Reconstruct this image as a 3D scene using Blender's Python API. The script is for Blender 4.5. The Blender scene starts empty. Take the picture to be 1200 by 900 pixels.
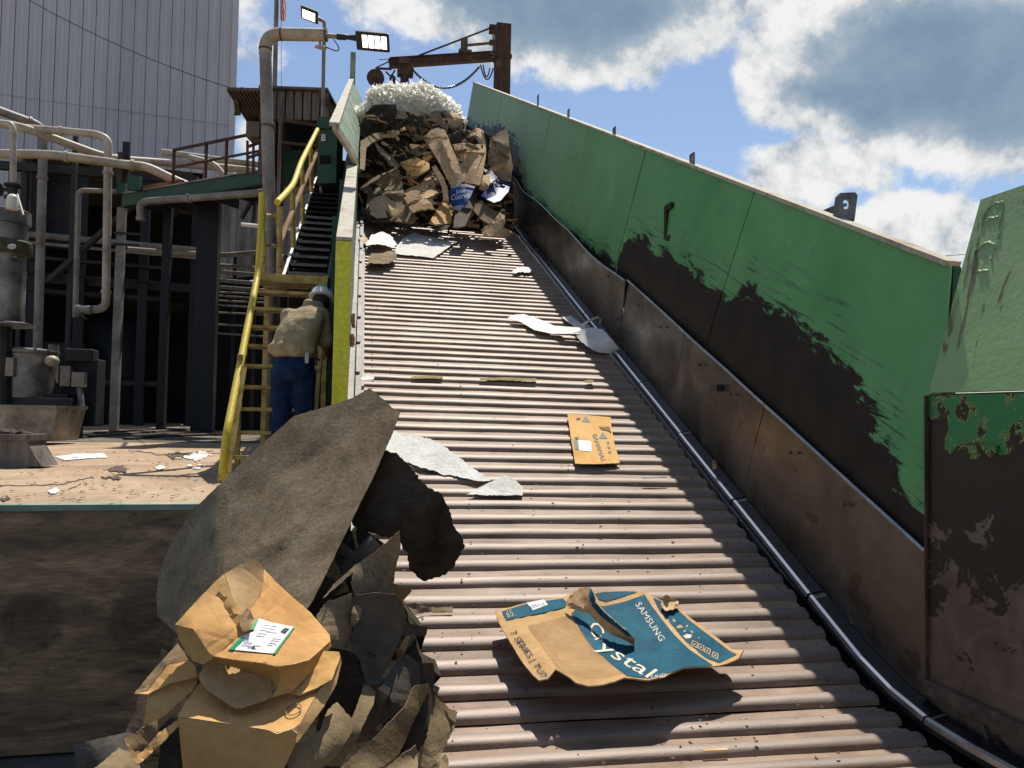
import bpy, math, random
import numpy as np
from mathutils import Vector, Matrix, noise as mnoise
from mathutils.geometry import delaunay_2d_cdt
from math import sin, cos, tan, radians, pi, sqrt, atan2
R = radians
scene = bpy.context.scene
COL = scene.collection
rnd = random.Random(7)

# ------------------------------------------------------------------ camera
CAM = Vector((0, 0, 0.66)); FPX = 906.0
_y, _p, _r = R(11.3), R(2.2), R(1.0)
FW = Vector((sin(_y)*cos(_p), cos(_y)*cos(_p), sin(_p)))
_rt = Vector((cos(_y), -sin(_y), 0)); _up = _rt.cross(FW)
RT = _rt*cos(_r) + _up*sin(_r); UP = _up*cos(_r) - _rt*sin(_r)
cd = bpy.data.cameras.new('camera'); cam = bpy.data.objects.new('camera', cd); COL.objects.link(cam)
m = Matrix((RT, UP, -FW)).transposed().to_4x4(); m.translation = CAM
cam.matrix_world = m
cd.sensor_width = 36; cd.lens = 36*FPX/1200; cd.clip_start = 0.05; cd.clip_end = 2000
scene.camera = cam

# ------------------------------------------------------------------ light
SUN = Vector((0.15, 0.38, 0.90)).normalized()
sl = bpy.data.lights.new('sun', 'SUN'); sl.energy = 5.0; sl.angle = R(0.53); sl.color = (1, 0.945, 0.86)
so = bpy.data.objects.new('sun', sl); COL.objects.link(so)
so.rotation_euler = (-SUN).to_track_quat('-Z', 'Y').to_euler(); so.location = (5, 10, 40)
scene.view_settings.view_transform = 'Standard'; scene.view_settings.look = 'None'
scene.view_settings.exposure = 0.22; scene.view_settings.gamma = 1.0
scene.cycles.max_bounces = 6

def ray(x, y):
    return FW + RT*((x-600)/FPX) - UP*((y-450)/FPX)
def P(x, y, d):
    return CAM + ray(x, y)*d

# ------------------------------------------------------------------ node helper
class G:
    def __init__(s, tree): s.t = tree; s.n = tree.nodes; s.l = tree.links
    def node(s, typ, **kw):
        n = s.n.new(typ)
        for k, v in kw.items(): setattr(n, k, v)
        return n
    def put(s, sock, v):
        if isinstance(v, bpy.types.NodeSocket): s.l.new(v, sock)
        elif v is not None:
            if hasattr(sock.default_value, '__len__') and not hasattr(v, '__len__'): v = [v]*len(sock.default_value)
            if hasattr(v, '__len__') and len(v) == 3 and len(sock.default_value) == 4: v = tuple(v)+(1,)
            sock.default_value = v
    def m(s, op, a, b=None, c=None, clamp=False):
        n = s.node('ShaderNodeMath', operation=op, use_clamp=clamp)
        s.put(n.inputs[0], a); s.put(n.inputs[1], b); s.put(n.inputs[2], c)
        return n.outputs[0]
    def vm(s, op, a, b=None):
        n = s.node('ShaderNodeVectorMath', operation=op)
        s.put(n.inputs[0], a); s.put(n.inputs[1], b)
        return n.outputs['Value'] if op in ('DOT_PRODUCT', 'LENGTH') else n.outputs[0]
    def pos(s): return s.node('ShaderNodeNewGeometry').outputs['Position']
    def noise(s, vec, scale, detail=4, rough=.55, dist=0.0):
        n = s.node('ShaderNodeTexNoise'); s.put(n.inputs['Vector'], vec); n.inputs['Scale'].default_value = scale
        n.inputs['Detail'].default_value = detail; n.inputs['Roughness'].default_value = rough; n.inputs['Distortion'].default_value = dist
        return n.outputs[0]
    def ramp(s, fac, stops, interp='LINEAR'):
        n = s.node('ShaderNodeValToRGB'); cr = n.color_ramp; cr.interpolation = interp
        while len(cr.elements) < len(stops): cr.elements.new(0.5)
        for e, (p, c) in zip(cr.elements, stops):
            e.position = p
            e.color = (c, c, c, 1) if not hasattr(c, '__len__') else tuple(c)[:3]+(1,)
        s.put(n.inputs[0], fac); return n.outputs[0]
    def sm(s, v, lo, hi):
        n = s.node('ShaderNodeMapRange', interpolation_type='SMOOTHSTEP'); s.put(n.inputs[0], v)
        s.put(n.inputs[1], lo); s.put(n.inputs[2], hi); n.inputs[3].default_value = 0; n.inputs[4].default_value = 1
        return n.outputs[0]
    def mix(s, f, a, b, blend='MIX'):
        n = s.node('ShaderNodeMix', data_type='RGBA', blend_type=blend); s.put(n.inputs[0], f)
        s.put(n.inputs[6], a); s.put(n.inputs[7], b); return n.outputs[2]
    def bump(s, h, strength, dist=.01):
        n = s.node('ShaderNodeBump'); n.inputs['Strength'].default_value = strength; n.inputs['Distance'].default_value = dist
        s.put(n.inputs['Height'], h); return n.outputs[0]
    def xyz(s, v):
        n = s.node('ShaderNodeSeparateXYZ'); s.put(n.inputs[0], v); return n.outputs
    def comb(s, x, y, z):
        n = s.node('ShaderNodeCombineXYZ'); s.put(n.inputs[0], x); s.put(n.inputs[1], y); s.put(n.inputs[2], z); return n.outputs[0]

# ------------------------------------------------------------------ sky (Nishita with procedural clouds laid out by direction)
w = bpy.data.worlds.new('World'); scene.world = w; w.use_nodes = True
g = G(w.node_tree); g.n.clear()
sky = g.node('ShaderNodeTexSky', sky_type='NISHITA'); sky.sun_disc = False
sky.sun_elevation = math.asin(SUN.z); sky.sun_rotation = atan2(SUN.x, SUN.y)
sky.air_density = 1.0; sky.dust_density = 0.7; sky.ozone_density = 2.2
bg1 = g.node('ShaderNodeBackground'); g.put(bg1.inputs[0], sky.outputs[0]); bg1.inputs[1].default_value = 0.11
d = g.node('ShaderNodeTexCoord').outputs['Generated']
n1 = g.noise(d, 5.5, 9, .58, .3)
n2 = g.noise(g.vm('ADD', d, (3.1, 1.7, .4)), 15, 7, .6, .2)
fb = g.m('ADD', g.m('MULTIPLY', g.m('SUBTRACT', n1, .5), 1.25), g.m('MULTIPLY', g.m('SUBTRACT', n2, .5), 1.35))
# cumulus banks: centre direction (through photo bearings), half sizes, thickness
BLOBS = [(690, -20, 190, 105, 1.15), (800, 35, 70, 48, .8), (600, 20, 120, 80, .5), (560, -70, 260, 110, .8),
         (1095, 55, 190, 108, 1.3), (925, 75, 62, 92, .95), (1200, 150, 190, 50, .7), (950, 195, 90, 48, .8), (1060, 262, 110, 36, .75),
         (1130, 285, 60, 40, .7), (300, 40, 55, 70, .42), (300, 160, 40, 40, .4), (1250, 20, 170, 150, 1.2)]
best = None
for (bx, by, ra, rb, h) in BLOBS:
    c = ray(bx, by).normalized(); r_ = RT - c*RT.dot(c); r_.normalize(); u_ = c.cross(r_)
    dc = g.m('MAXIMUM', g.vm('DOT_PRODUCT', d, tuple(c)), .05)
    a = g.m('DIVIDE', g.vm('DOT_PRODUCT', d, tuple(r_)), g.m('MULTIPLY', dc, ra/FPX))
    b = g.m('DIVIDE', g.vm('DOT_PRODUCT', d, tuple(u_)), g.m('MULTIPLY', dc, rb/FPX))
    q = g.m('SQRT', g.m('ADD', g.m('MULTIPLY', a, a), g.m('MULTIPLY', b, b)))
    v = g.m('MULTIPLY', g.m('SUBTRACT', 1.25, q, clamp=True), h)
    best = v if best is None else g.m('SMOOTH_MAX', best, v, .15)
cover = g.m('MULTIPLY', g.sm(g.noise(g.vm('ADD', d, (.3, 5.2, 2.)), 2.1, 3, .5), .50, .78), .8)  # cloud cover out of view, thinned to lower the fill light
out = g.sm(g.vm('DOT_PRODUCT', d, tuple(FW)), .80, .62)
best = g.m('MAXIMUM', best, g.m('MULTIPLY', cover, out))
D = g.m('ADD', best, g.m('MULTIPLY', fb, .62))
elev = g.xyz(d)[2]
mask = g.m('MULTIPLY', g.sm(D, .27, .46), g.sm(elev, -.02, .05))
def field(blobs, gain):
    bb = None
    for (bx, by, ra, rb, h) in blobs:
        c = ray(bx, by).normalized(); r_ = RT - c*RT.dot(c); r_.normalize(); u_ = c.cross(r_)
        dc = g.m('MAXIMUM', g.vm('DOT_PRODUCT', d, tuple(c)), .05)
        a = g.m('DIVIDE', g.vm('DOT_PRODUCT', d, tuple(r_)), g.m('MULTIPLY', dc, ra/FPX))
        b = g.m('DIVIDE', g.vm('DOT_PRODUCT', d, tuple(u_)), g.m('MULTIPLY', dc, rb/FPX))
        q = g.m('SQRT', g.m('ADD', g.m('MULTIPLY', a, a), g.m('MULTIPLY', b, b)))
        v = g.m('MULTIPLY', g.m('SUBTRACT', gain, q, clamp=True), h)
        bb = v if bb is None else g.m('SMOOTH_MAX', bb, v, .15)
    return bb
lown = g.m('MULTIPLY', g.m('SUBTRACT', g.noise(d, 5.0, 5, .55, .4), .5), 1.1)
dark = g.m('ADD', field([(670, 0, 165, 70, 1.), (590, 20, 100, 60, .6), (1100, 70, 150, 75, 1.), (1010, 115, 105, 40, .85), (1180, 120, 130, 60, .75)], 1.3), g.m('MULTIPLY', g.m('MULTIPLY', cover, out), .7))
thick = g.m('MULTIPLY', g.sm(g.m('ADD', dark, lown), .25, .95), g.sm(D, .34, .8))
def lump(ox):
    return g.m('ADD', g.noise(g.vm('ADD', d, ox), 7, 7, .6, .25), g.m('MULTIPLY', g.noise(g.vm('ADD', d, ox), 17, 5, .6), .5))
puff = g.m('MULTIPLY', g.m('SUBTRACT', lump((3.1, 1.7, .4)), lump((3.118, 1.705, .422))), 2.2)   # shaded away from the sun
shade = g.m('ADD', g.m('ADD', g.m('MULTIPLY', thick, .78), .13), g.m('MULTIPLY', puff, g.m('SUBTRACT', 1.0, g.m('MULTIPLY', thick, .6))), clamp=True)
ccol = g.ramp(shade, [(0, (.90, .90, .89)), (.22, (.72, .74, .755)), (.42, (.43, .50, .57)), (.7, (.275, .375, .485)), (1, (.21, .305, .42))])
bg2 = g.node('ShaderNodeBackground'); g.put(bg2.inputs[0], ccol); bg2.inputs[1].default_value = .85
mx = g.node('ShaderNodeMixShader'); g.put(mx.inputs[0], mask); g.l.new(bg1.outputs[0], mx.inputs[1]); g.l.new(bg2.outputs[0], mx.inputs[2])
wo = g.node('ShaderNodeOutputWorld'); g.l.new(mx.outputs[0], wo.inputs[0])

# ------------------------------------------------------------------ materials
M = {}
def newmat(name):
    mt = bpy.data.materials.new(name); mt.use_nodes = True
    gg = G(mt.node_tree); bs = gg.n['Principled BSDF']; M[name] = mt
    return gg, bs
def simple(name, cols, scale=3, rough=.7, metal=0, bump=.15, bscale=None, stretch=(1, 1, 1), detail=5, lo=.32, hi=.68, spec=.4, grain=.25, wr=0, ws=6, scuff=None):
    gg, bs = newmat(name)
    v = gg.vm('MULTIPLY', gg.pos(), stretch)
    f = gg.noise(v, scale, detail, .6, .4)
    k = len(cols)
    col = gg.ramp(f, [(lo+(hi-lo)*i/max(1, k-1), c) for i, c in enumerate(cols)]) if k > 1 else cols[0]
    gr = gg.noise(v, scale*9, 3, .6)
    if grain: col = gg.mix(1.0, col, gg.ramp(gr, [(.25, 1-grain), (.75, 1+grain*.4)]), 'MULTIPLY')
    gg.put(bs.inputs['Base Color'], col)
    gg.put(bs.inputs['Roughness'], gg.m('ADD', rough, gg.m('MULTIPLY', gg.m('SUBTRACT', f, .5), .3), clamp=True))
    bs.inputs['Metallic'].default_value = metal; bs.inputs['Specular IOR Level'].default_value = spec
    h = gg.m('MULTIPLY', gg.noise(v, bscale or scale*6, 4, .6), bump) if bump else None
    if wr:      # paper creases: straight ridges between irregular facets, broken up by a mask
        vo = gg.node('ShaderNodeTexVoronoi', feature='DISTANCE_TO_EDGE'); vo.inputs['Scale'].default_value = ws
        gg.put(vo.inputs['Vector'], gg.vm('ADD', v, gg.vm('MULTIPLY', gg.node('ShaderNodeTexNoise').outputs['Color'], (.0, .0, .0))))
        v2 = gg.node('ShaderNodeTexVoronoi', feature='F1'); v2.inputs['Scale'].default_value = ws*.6; gg.put(v2.inputs['Vector'], gg.vm('ADD', v, (3.3, 1.2, .7)))
        msk = gg.sm(gg.noise(v, ws*.5, 2), .38, .62)
        h2 = gg.m('ADD', gg.m('MULTIPLY', gg.m('MINIMUM', vo.outputs['Distance'], .12), gg.m('MULTIPLY', msk, 9*wr)), gg.m('MULTIPLY', v2.outputs['Distance'], 1.6*wr))
        h = gg.m('ADD', h, h2) if h is not None else h2
    if scuff:
        sc = gg.sm(gg.noise(gg.vm('MULTIPLY', v, (1, 1, 2.2)), scale*1.7, 6, .7, .8), .60, .72)
        gg.put(bs.inputs['Base Color'], gg.mix(gg.m('MULTIPLY', sc, .6), col, scuff))
    if h is not None: gg.put(bs.inputs['Normal'], gg.bump(h, 1.0 if wr else .999, .01 if not wr else .012))
    return M[name]

simple('yard_concrete', [(.26, .175, .105), (.39, .275, .17), (.46, .345, .23)], .9, .9, bump=.25, bscale=14, detail=8)
simple('mud', [(.05, .045, .03), (.12, .10, .07), (.2, .17, .13)], 1.4, .75, bump=.3, bscale=10, detail=8, stretch=(.6, 2, 1))
simple('pit_concrete', [(.05, .045, .035), (.11, .1, .085)], 2, .9)
simple('rail_black', [(.008, .009, .010), (.022, .023, .025)], 3, .2, .2, .12, 30, spec=.7)
simple('galv', [(.30, .30, .29), (.42, .41, .39), (.48, .46, .43)], 4, .45, .6, .1)
simple('frame_grey', [(.10, .085, .072), (.20, .185, .17), (.30, .28, .26)], 5, .6, .2, .2)
simple('green_dull', [(.012, .05, .026), (.02, .075, .04), (.045, .075, .045)], 2.5, .55, bump=.1)
simple('wall_cap', [(.22, .17, .11), (.42, .36, .27), (.5, .46, .36), (.30, .34, .24)], 4, .8, bump=.3, detail=8)
simple('pale_green_wall', [(.14, .19, .13), (.22, .30, .21), (.34, .36, .26)], 2, .6, bump=.1)
simple('yellow_end', [(.60, .54, .02), (.78, .72, .03), (.82, .76, .05)], 3, .55, bump=.15, lo=.2, hi=.5)
simple('yellow_tube', [(.30, .2, .03), (.58, .43, .03), (.66, .5, .05)], 5, .5, bump=.1, lo=.25, hi=.5)
simple('yellow_worn', [(.20, .14, .05), (.50, .37, .11), (.62, .48, .18)], 7, .7, bump=.2)
simple('tread_worn', [(.10, .08, .05), (.26, .215, .12), (.42, .36, .22)], 7, .6, .3, .3)
simple('tread_dark', [(.012, .01, .009), (.03, .026, .022)], 6, .6, .3, .2)
simple('cladding', [(.36, .385, .425), (.43, .455, .49), (.48, .50, .53)], .35, .55, .0, .04, 3, stretch=(1, 1, .25), grain=.06)
simple('cladding_old', [(.1, .09, .075), (.22, .2, .175), (.32, .3, .27)], 2.2, .7, .1, .1, stretch=(2, 2, .25))
simple('shade_black', [(.003, .003, .0035), (.008, .0075, .0075)], .8, .9, bump=0)  # near-black colour that paints in the deep shade of bays, gaps and recesses
simple('dark_machine', [(.007, .007, .008), (.02, .02, .019), (.04, .037, .034)], 1.6, .6, .2, .15)
simple('blue_black', [(.005, .006, .010), (.014, .016, .023)], 1.0, .6, .1, .1)
simple('pipe_cream', [(.20, .165, .115), (.40, .345, .26), (.52, .46, .36)], 1.3, .6, .1, .15, detail=7, lo=.28, hi=.62)
simple('pipe_grey', [(.13, .115, .095), (.24, .215, .18), (.34, .31, .27)], 1.6, .6, .2, .15, detail=7)
simple('pipe_dark', [(.014, .013, .013), (.04, .037, .033)], 2, .6, .2, .1)
simple('rust', [(.03, .016, .010), (.075, .04, .024), (.12, .07, .045)], 6, .8, .1, .3)
simple('rust_red', [(.12, .03, .02), (.22, .07, .045), (.26, .12, .08)], 3, .8, 0, .2)
simple('tank_steel', [(.09, .085, .075), (.20, .19, .17), (.34, .32, .29)], 2.2, .42, .45, .12)
simple('moss_rust', [(.02, .02, .012), (.06, .06, .03), (.1, .08, .05)], 7, .8)
simple('wood_old', [(.035, .022, .015), (.075, .045, .028), (.1, .06, .04)], 4, .9, 0, .5, stretch=(4, 4, .35))
simple('board_grey', [(.06, .05, .042), (.14, .12, .10), (.22, .19, .165)], 3, .85, 0, .3, stretch=(3, 3, .3))
simple('roof_tin', [(.07, .055, .045), (.17, .14, .11)], 2.5, .7, .2, .2)
simple('felt', [(.165, .118, .068), (.26, .19, .115), (.33, .25, .16)], 5, .95, 0, .22, 60, detail=8, spec=.15, grain=.35, wr=.16, ws=2.6, scuff=(.33, .26, .18))
simple('felt_olive', [(.165, .115, .058), (.245, .178, .095), (.30, .225, .13)], 3, .9, 0, .35, 40, detail=7, spec=.2, wr=.22, ws=6, scuff=(.13, .10, .06))
simple('felt_dark_shade', [(.020, .0145, .0095), (.050, .038, .026), (.085, .066, .048)], 4, .85, 0, .4, 30, detail=7, spec=.06, wr=.3, ws=6, scuff=(.11, .085, .06))  # dark felt, also painted shade for gaps, hollows and undersides
simple('felt_grey_shade', [(.045, .036, .027), (.085, .069, .052), (.12, .10, .076)], 4, .8, 0, .3, 30, spec=.3, wr=.2, ws=6, scuff=(.15, .125, .092))  # grey felt, also used as olive felt in shadow
simple('cardboard', [(.45, .23, .075), (.57, .315, .11), (.63, .37, .145)], 3, .85, 0, .25, 25, detail=7, spec=.2, grain=.12, wr=.20, ws=8, scuff=(.44, .25, .10))
simple('cardboard_inner', [(.40, .24, .10), (.52, .325, .15), (.58, .385, .195)], 3, .9, 0, .2, 25, spec=.15, grain=.15, wr=.12, ws=8, scuff=(.36, .22, .10))
simple('cardboard_dim', [(.17, .105, .05), (.27, .175, .09), (.36, .25, .14)], 4, .9, 0, .35, 25, spec=.15, wr=.25, ws=7)
simple('kraft', [(.40, .24, .11), (.55, .355, .185), (.64, .44, .25)], 3, .85, 0, .35, 16, spec=.2, wr=.35, ws=6, scuff=(.34, .21, .11))
simple('orange_box', [(.58, .31, .09), (.68, .39, .13), (.72, .44, .18)], 3, .85, 0, .1, spec=.2, grain=.12, wr=.06, ws=6)
simple('yellow_stain', [(.20, .165, .06), (.31, .265, .10)], 22, .8, 0, .1, spec=.1)
simple('torn_lit_edge', [(.36, .25, .14), (.52, .38, .23), (.62, .48, .31)], 22, .9, 0, .3, spec=.1)
simple('felt_lit_edge', [(.16, .12, .075), (.26, .205, .135)], 18, .9, 0, .3, spec=.1)
simple('felt_lit_edge_dark', [(.05, .04, .03), (.10, .08, .06)], 18, .9, 0, .3, spec=.1)
simple('paper_grey', [(.54, .51, .45), (.68, .655, .59), (.76, .73, .67)], 5, .9, 0, .35, 30, spec=.2, wr=.15, ws=6)
simple('paper_white', [(.62, .61, .58), (.78, .77, .75)], 5, .8, 0, .15, spec=.2, grain=.1)
simple('foam_strip', [(.50, .48, .42), (.66, .64, .58), (.74, .72, .66)], 6, .6, 0, .3, 30, spec=.3)
simple('shredded_plastic', [(.62, .66, .62), (.80, .82, .78), (.88, .88, .85)], 8, .5, 0, 0, spec=.4, grain=0)
simple('blue_print', [(.006, .062, .10), (.010, .085, .13), (.02, .12, .165)], 6, .7, 0, .15, 25, spec=.12, wr=.10, ws=7, scuff=(.05, .15, .19))
simple('blue_box', [(.01, .045, .22), (.016, .075, .32)], 5, .55, 0, .1)
simple('blue_deep', [(.012, .02, .14), (.02, .04, .24)], 5, .5, 0, .1)
simple('tan_print', [(.44, .30, .155), (.54, .385, .21)], 8, .8, 0, 0)
simple('cream_print', [(.58, .50, .37), (.70, .63, .50)], 9, .8, 0, 0)
simple('ink', [(.035, .032, .035), (.06, .05, .05)], 9, .7, 0, 0)
simple('ink_teal', [(.08, .16, .14), (.16, .22, .17)], 9, .7, 0, 0)
simple('label_white', [(.72, .72, .73), (.80, .80, .81)], 9, .6, 0, 0, grain=.04)
simple('label_green', [(.01, .26, .07), (.015, .34, .10)], 9, .6, 0, 0)
simple('label_grey', [(.36, .37, .38), (.46, .47, .48)], 9, .7, 0, 0)
simple('khaki', [(.27, .205, .11), (.37, .295, .17), (.44, .36, .22)], 9, .9, 0, .25, 24, spec=.15, wr=.25, ws=9)
simple('denim', [(.005, .014, .044), (.010, .026, .075), (.02, .042, .10)], 9, .9, 0, .2, 40, spec=.15, wr=.2, ws=8)
simple('skin', [(.22, .10, .065), (.30, .145, .095)], 8, .55, 0, .05)
simple('hair', [(.02, .015, .012), (.04, .03, .022)], 30, .7, 0, .1)
simple('hat_white', [(.74, .75, .71), (.82, .83, .79)], 9, .35, 0, 0, grain=.05)
simple('hat_green', [(.02, .2, .09), (.03, .26, .12)], 9, .4, 0, 0)
simple('hat_blue', [(.02, .04, .1), (.04, .06, .14)], 9, .4, 0, 0)
simple('leather', [(.02, .012, .008), (.05, .03, .02)], 9, .6, 0, .1)
simple('red_paint', [(.35, .02, .015), (.5, .04, .03)], 6, .45, 0, 0)
simple('blue_paint', [(.02, .12, .32), (.04, .2, .45)], 6, .45, 0, 0)
simple('conduit', [(.12, .11, .09), (.25, .24, .21)], 6, .5, .3, .1)
simple('flag_red', [(.45, .03, .035), (.55, .05, .05)], 6, .7, 0, 0)
simple('flag_white', [(.7, .68, .66), (.8, .78, .76)], 6, .7, 0, 0)
simple('flag_blue', [(.02, .03, .12), (.03, .045, .16)], 6, .7, 0, 0)
simple('lamp_black', [(.012, .012, .013), (.03, .03, .03)], 6, .4, 0, 0)
simple('scrap_dark', [(.05, .035, .025), (.14, .10, .07)], 12, .9, 0, .3)
simple('stud_steel', [(.1, .09, .08), (.25, .23, .2)], 12, .4, .7, 0)

def emit(name, col, st):
    gg, bs = newmat(name); bs.inputs['Base Color'].default_value = col+(1,)
    bs.inputs['Emission Color'].default_value = col+(1,); bs.inputs['Emission Strength'].default_value = st
emit('led_lit', (1, .96, .87), 3)

gg, bs = newmat('polish_glint'); bs.inputs['Base Color'].default_value = (.55, .56, .57, 1); bs.inputs['Metallic'].default_value = 1; bs.inputs['Roughness'].default_value = .22
gg, bs = newmat('shred_white')
tr = gg.node('ShaderNodeBsdfTranslucent'); tr.inputs[0].default_value = (.92, .90, .80, 1); bs.inputs['Base Color'].default_value = (.90, .88, .81, 1); bs.inputs['Roughness'].default_value = .45
ms = gg.node('ShaderNodeMixShader'); ms.inputs[0].default_value = .6; gg.l.new(bs.outputs[0], ms.inputs[1]); gg.l.new(tr.outputs[0], ms.inputs[2]); gg.l.new(ms.outputs[0], gg.n['Material Output'].inputs[0])
# slat steel: polished crown, dusty valley
gg, bs = newmat('slat_steel')
oz = gg.xyz(gg.node('ShaderNodeTexCoord').outputs['Object'])[2]
ps = gg.pos()
st = gg.noise(gg.vm('MULTIPLY', ps, (.5, 6, 6)), 3, 6, .65, .3)
bl = gg.noise(ps, 2.2, 6, .62, .6)
fine = gg.noise(gg.vm('MULTIPLY', ps, (1, 2.5, 2.5)), 38, 3, .6)
worn = gg.sm(gg.m('ADD', oz, gg.m('MULTIPLY', gg.m('SUBTRACT', bl, .5), .016)), .005, .022)
crown = gg.ramp(st, [(.3, (.165, .128, .104)), (.55, (.255, .207, .172)), (.72, (.36, .30, .255))])
val = gg.ramp(bl, [(.3, (.15, .092, .06)), (.5, (.28, .188, .128)), (.7, (.39, .28, .20))])
val = gg.mix(gg.sm(fine, .62, .72), val, (.36, .3, .2))
col = gg.mix(worn, val, crown)
col = gg.mix(gg.sm(gg.noise(ps, 7, 6, .7, 1.5), .66, .74), col, (.06, .045, .035))
far = gg.sm(gg.xyz(ps)[1], 5.0, 8.5)      # the pans nearer the pit carry more brown dust
col = gg.mix(gg.m('MULTIPLY', gg.m('SUBTRACT', 1, far), .3), col, gg.mix(worn, (.22, .14, .085), (.20, .15, .12)))
gg.put(bs.inputs['Base Color'], col)
gg.put(bs.inputs['Metallic'], gg.m('MULTIPLY', worn, .36))
gg.put(bs.inputs['Roughness'], gg.m('SUBTRACT', gg.m('ADD', .66, gg.m('MULTIPLY', gg.m('SUBTRACT', st, .5), .35)), gg.m('MULTIPLY', worn, .08)))
gg.put(bs.inputs['Normal'], gg.bump(gg.m('ADD', fine, gg.m('MULTIPLY', bl, .6)), .22, .006))

# wall paint driven by uv = (metres up the conveyor, metres above the pans)
def stops_for(pts, tmax, nmax):
    return [(t/tmax, n/nmax) for t, n in pts]
def wall_green(name, edge):
    gg, bs = newmat(name)
    uv = gg.node('ShaderNodeUVMap').outputs[0]; s_ = gg.xyz(uv)
    ps = gg.pos()
    ed = gg.m('MULTIPLY', gg.ramp(gg.m('DIVIDE', s_[0], 30.), stops_for(edge, 30., 3.)), 3.)
    warp = gg.noise(gg.vm('MULTIPLY', uv, (1.2, 3.2, 1)), 2.2, 7, .66, .4)
    strk = gg.noise(gg.vm('MULTIPLY', uv, (.7, 13, 1)), 2.5, 5, .7)
    dif = gg.m('ADD', gg.m('SUBTRACT', ed, s_[1]), gg.m('MULTIPLY', gg.m('SUBTRACT', warp, .5), .85))
    solid = gg.sm(dif, -.02, .03)
    scr = gg.m('MULTIPLY', gg.sm(dif, -.42, .05), gg.sm(strk, .54, .62))
    base = gg.ramp(gg.noise(ps, 1.1, 6, .6, .5), [(.3, (.095, .29, .105)), (.5, (.13, .35, .135)), (.72, (.18, .41, .175))])
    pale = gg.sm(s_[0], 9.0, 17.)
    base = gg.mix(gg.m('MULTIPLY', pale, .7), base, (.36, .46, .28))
    line = gg.sm(gg.m('ABSOLUTE', gg.m('SUBTRACT', s_[1], 1.62)), .02, .0)
    base = gg.mix(gg.m('MULTIPLY', line, .28), base, (.22, .32, .2))
    dirt = gg.sm(gg.noise(gg.vm('MULTIPLY', uv, (5, 1.0, 1)), 1.5, 6, .7), .52, .8)
    base = gg.mix(gg.m('MULTIPLY', dirt, .3), base, (.09, .10, .05))
    spots = gg.sm(gg.noise(gg.vm('MULTIPLY', uv, (2.5, 1.6, 1)), 5, 4, .7, .3), .70, .74)
    base = gg.mix(gg.m('MULTIPLY', spots, .55), base, (.03, .05, .03))
    blk = gg.ramp(gg.noise(ps, 3.2, 5, .6), [(.35, (.012, .009, .007)), (.65, (.028, .019, .014))])
    k = gg.m('MAXIMUM', solid, scr)
    gg.put(bs.inputs['Base Color'], gg.mix(k, base, blk))
    gg.put(bs.inputs['Roughness'], gg.m('ADD', .6, gg.m('MULTIPLY', k, -.08)))
    bs.inputs['Specular IOR Level'].default_value = .22
    gg.put(bs.inputs['Normal'], gg.bump(gg.m('ADD', gg.noise(ps, 1.3, 2), gg.m('MULTIPLY', k, -.1)), .12, .02))

# liner plates: polished brown-black steel
gg, bs = newmat('liner_steel')
ps = gg.pos(); uv = gg.node('ShaderNodeUVMap').outputs[0]
a = gg.noise(ps, 1.3, 6, .6, .8); b_ = gg.noise(gg.vm('MULTIPLY', uv, (1.0, 7, 1)), 2.2, 5, .65); sc_ = gg.noise(gg.vm('MULTIPLY', uv, (6, .7, 1)), 2.5, 4, .6)
col = gg.ramp(a, [(.3, (.05, .046, .043)), (.48, (.12, .112, .104)), (.62, (.21, .197, .182)), (.77, (.40, .30, .18))])  # last stop paints golden reflections into the steel
col = gg.mix(gg.m('MULTIPLY', gg.sm(sc_, .5, .75), .45), col, (.17, .15, .125))
patch = gg.sm(gg.noise(ps, 3.4, 4, .55, .6), .60, .64)
near = gg.sm(gg.xyz(ps)[1], 7.5, 4.8)
col = gg.mix(gg.m('MULTIPLY', patch, gg.m('MULTIPLY', near, .8)), col, (.03, .018, .011))
col = gg.mix(gg.m('MULTIPLY', near, .4), col, (.19, .145, .11))
gg.put(bs.inputs['Base Color'], col); bs.inputs['Metallic'].default_value = .85
gg.put(bs.inputs['Roughness'], gg.m('ADD', .14, gg.m('MULTIPLY', b_, .36)))
gg.put(bs.inputs['Normal'], gg.bump(gg.noise(ps, .9, 3, .5), .35, .05))

# hopper plates near the camera
gg, bs = newmat('hopper_lower')
ps = gg.pos(); z = gg.xyz(ps)[2]
a = gg.noise(ps, 4.2, 6, .62, .9); b_ = gg.noise(gg.vm('MULTIPLY', ps, (1, 1.4, 1.6)), 3.1, 7, .68, .5)
brown = gg.ramp(a, [(.3, (.075, .052, .038)), (.55, (.14, .10, .074)), (.75, (.20, .15, .115))])
blk = gg.sm(gg.m('ADD', b_, gg.m('MULTIPLY', gg.sm(z, -.5, .55), .24)), .555, .585)
col = gg.mix(blk, brown, (.022, .015, .011))
grn = gg.m('MULTIPLY', gg.sm(gg.m('ADD', gg.noise(ps, 3.6, 6, .66, .7), gg.m('MULTIPLY', gg.sm(z, .25, .8), .28)), .69, .72), gg.sm(z, .28, .5))
grn = gg.m('MULTIPLY', grn, gg.sm(gg.noise(ps, 9, 5, .7), .60, .52))
col = gg.mix(gg.m('MULTIPLY', gg.sm(grn, .05, .4), gg.m('SUBTRACT', 1, gg.sm(grn, .6, .95))), col, (.33, .36, .10))
col = gg.mix(gg.sm(grn, .4, .8), col, (.03, .20, .07))
gg.put(bs.inputs['Base Color'], col); bs.inputs['Metallic'].default_value = .25
gg.put(bs.inputs['Roughness'], gg.m('ADD', .33, gg.m('MULTIPLY', a, .25)))
gg.put(bs.inputs['Normal'], gg.bump(gg.m('ADD', gg.m('MULTIPLY', blk, -.3), gg.noise(ps, 2, 3)), .2, .02))
gg, bs = newmat('hopper_upper')
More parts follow.
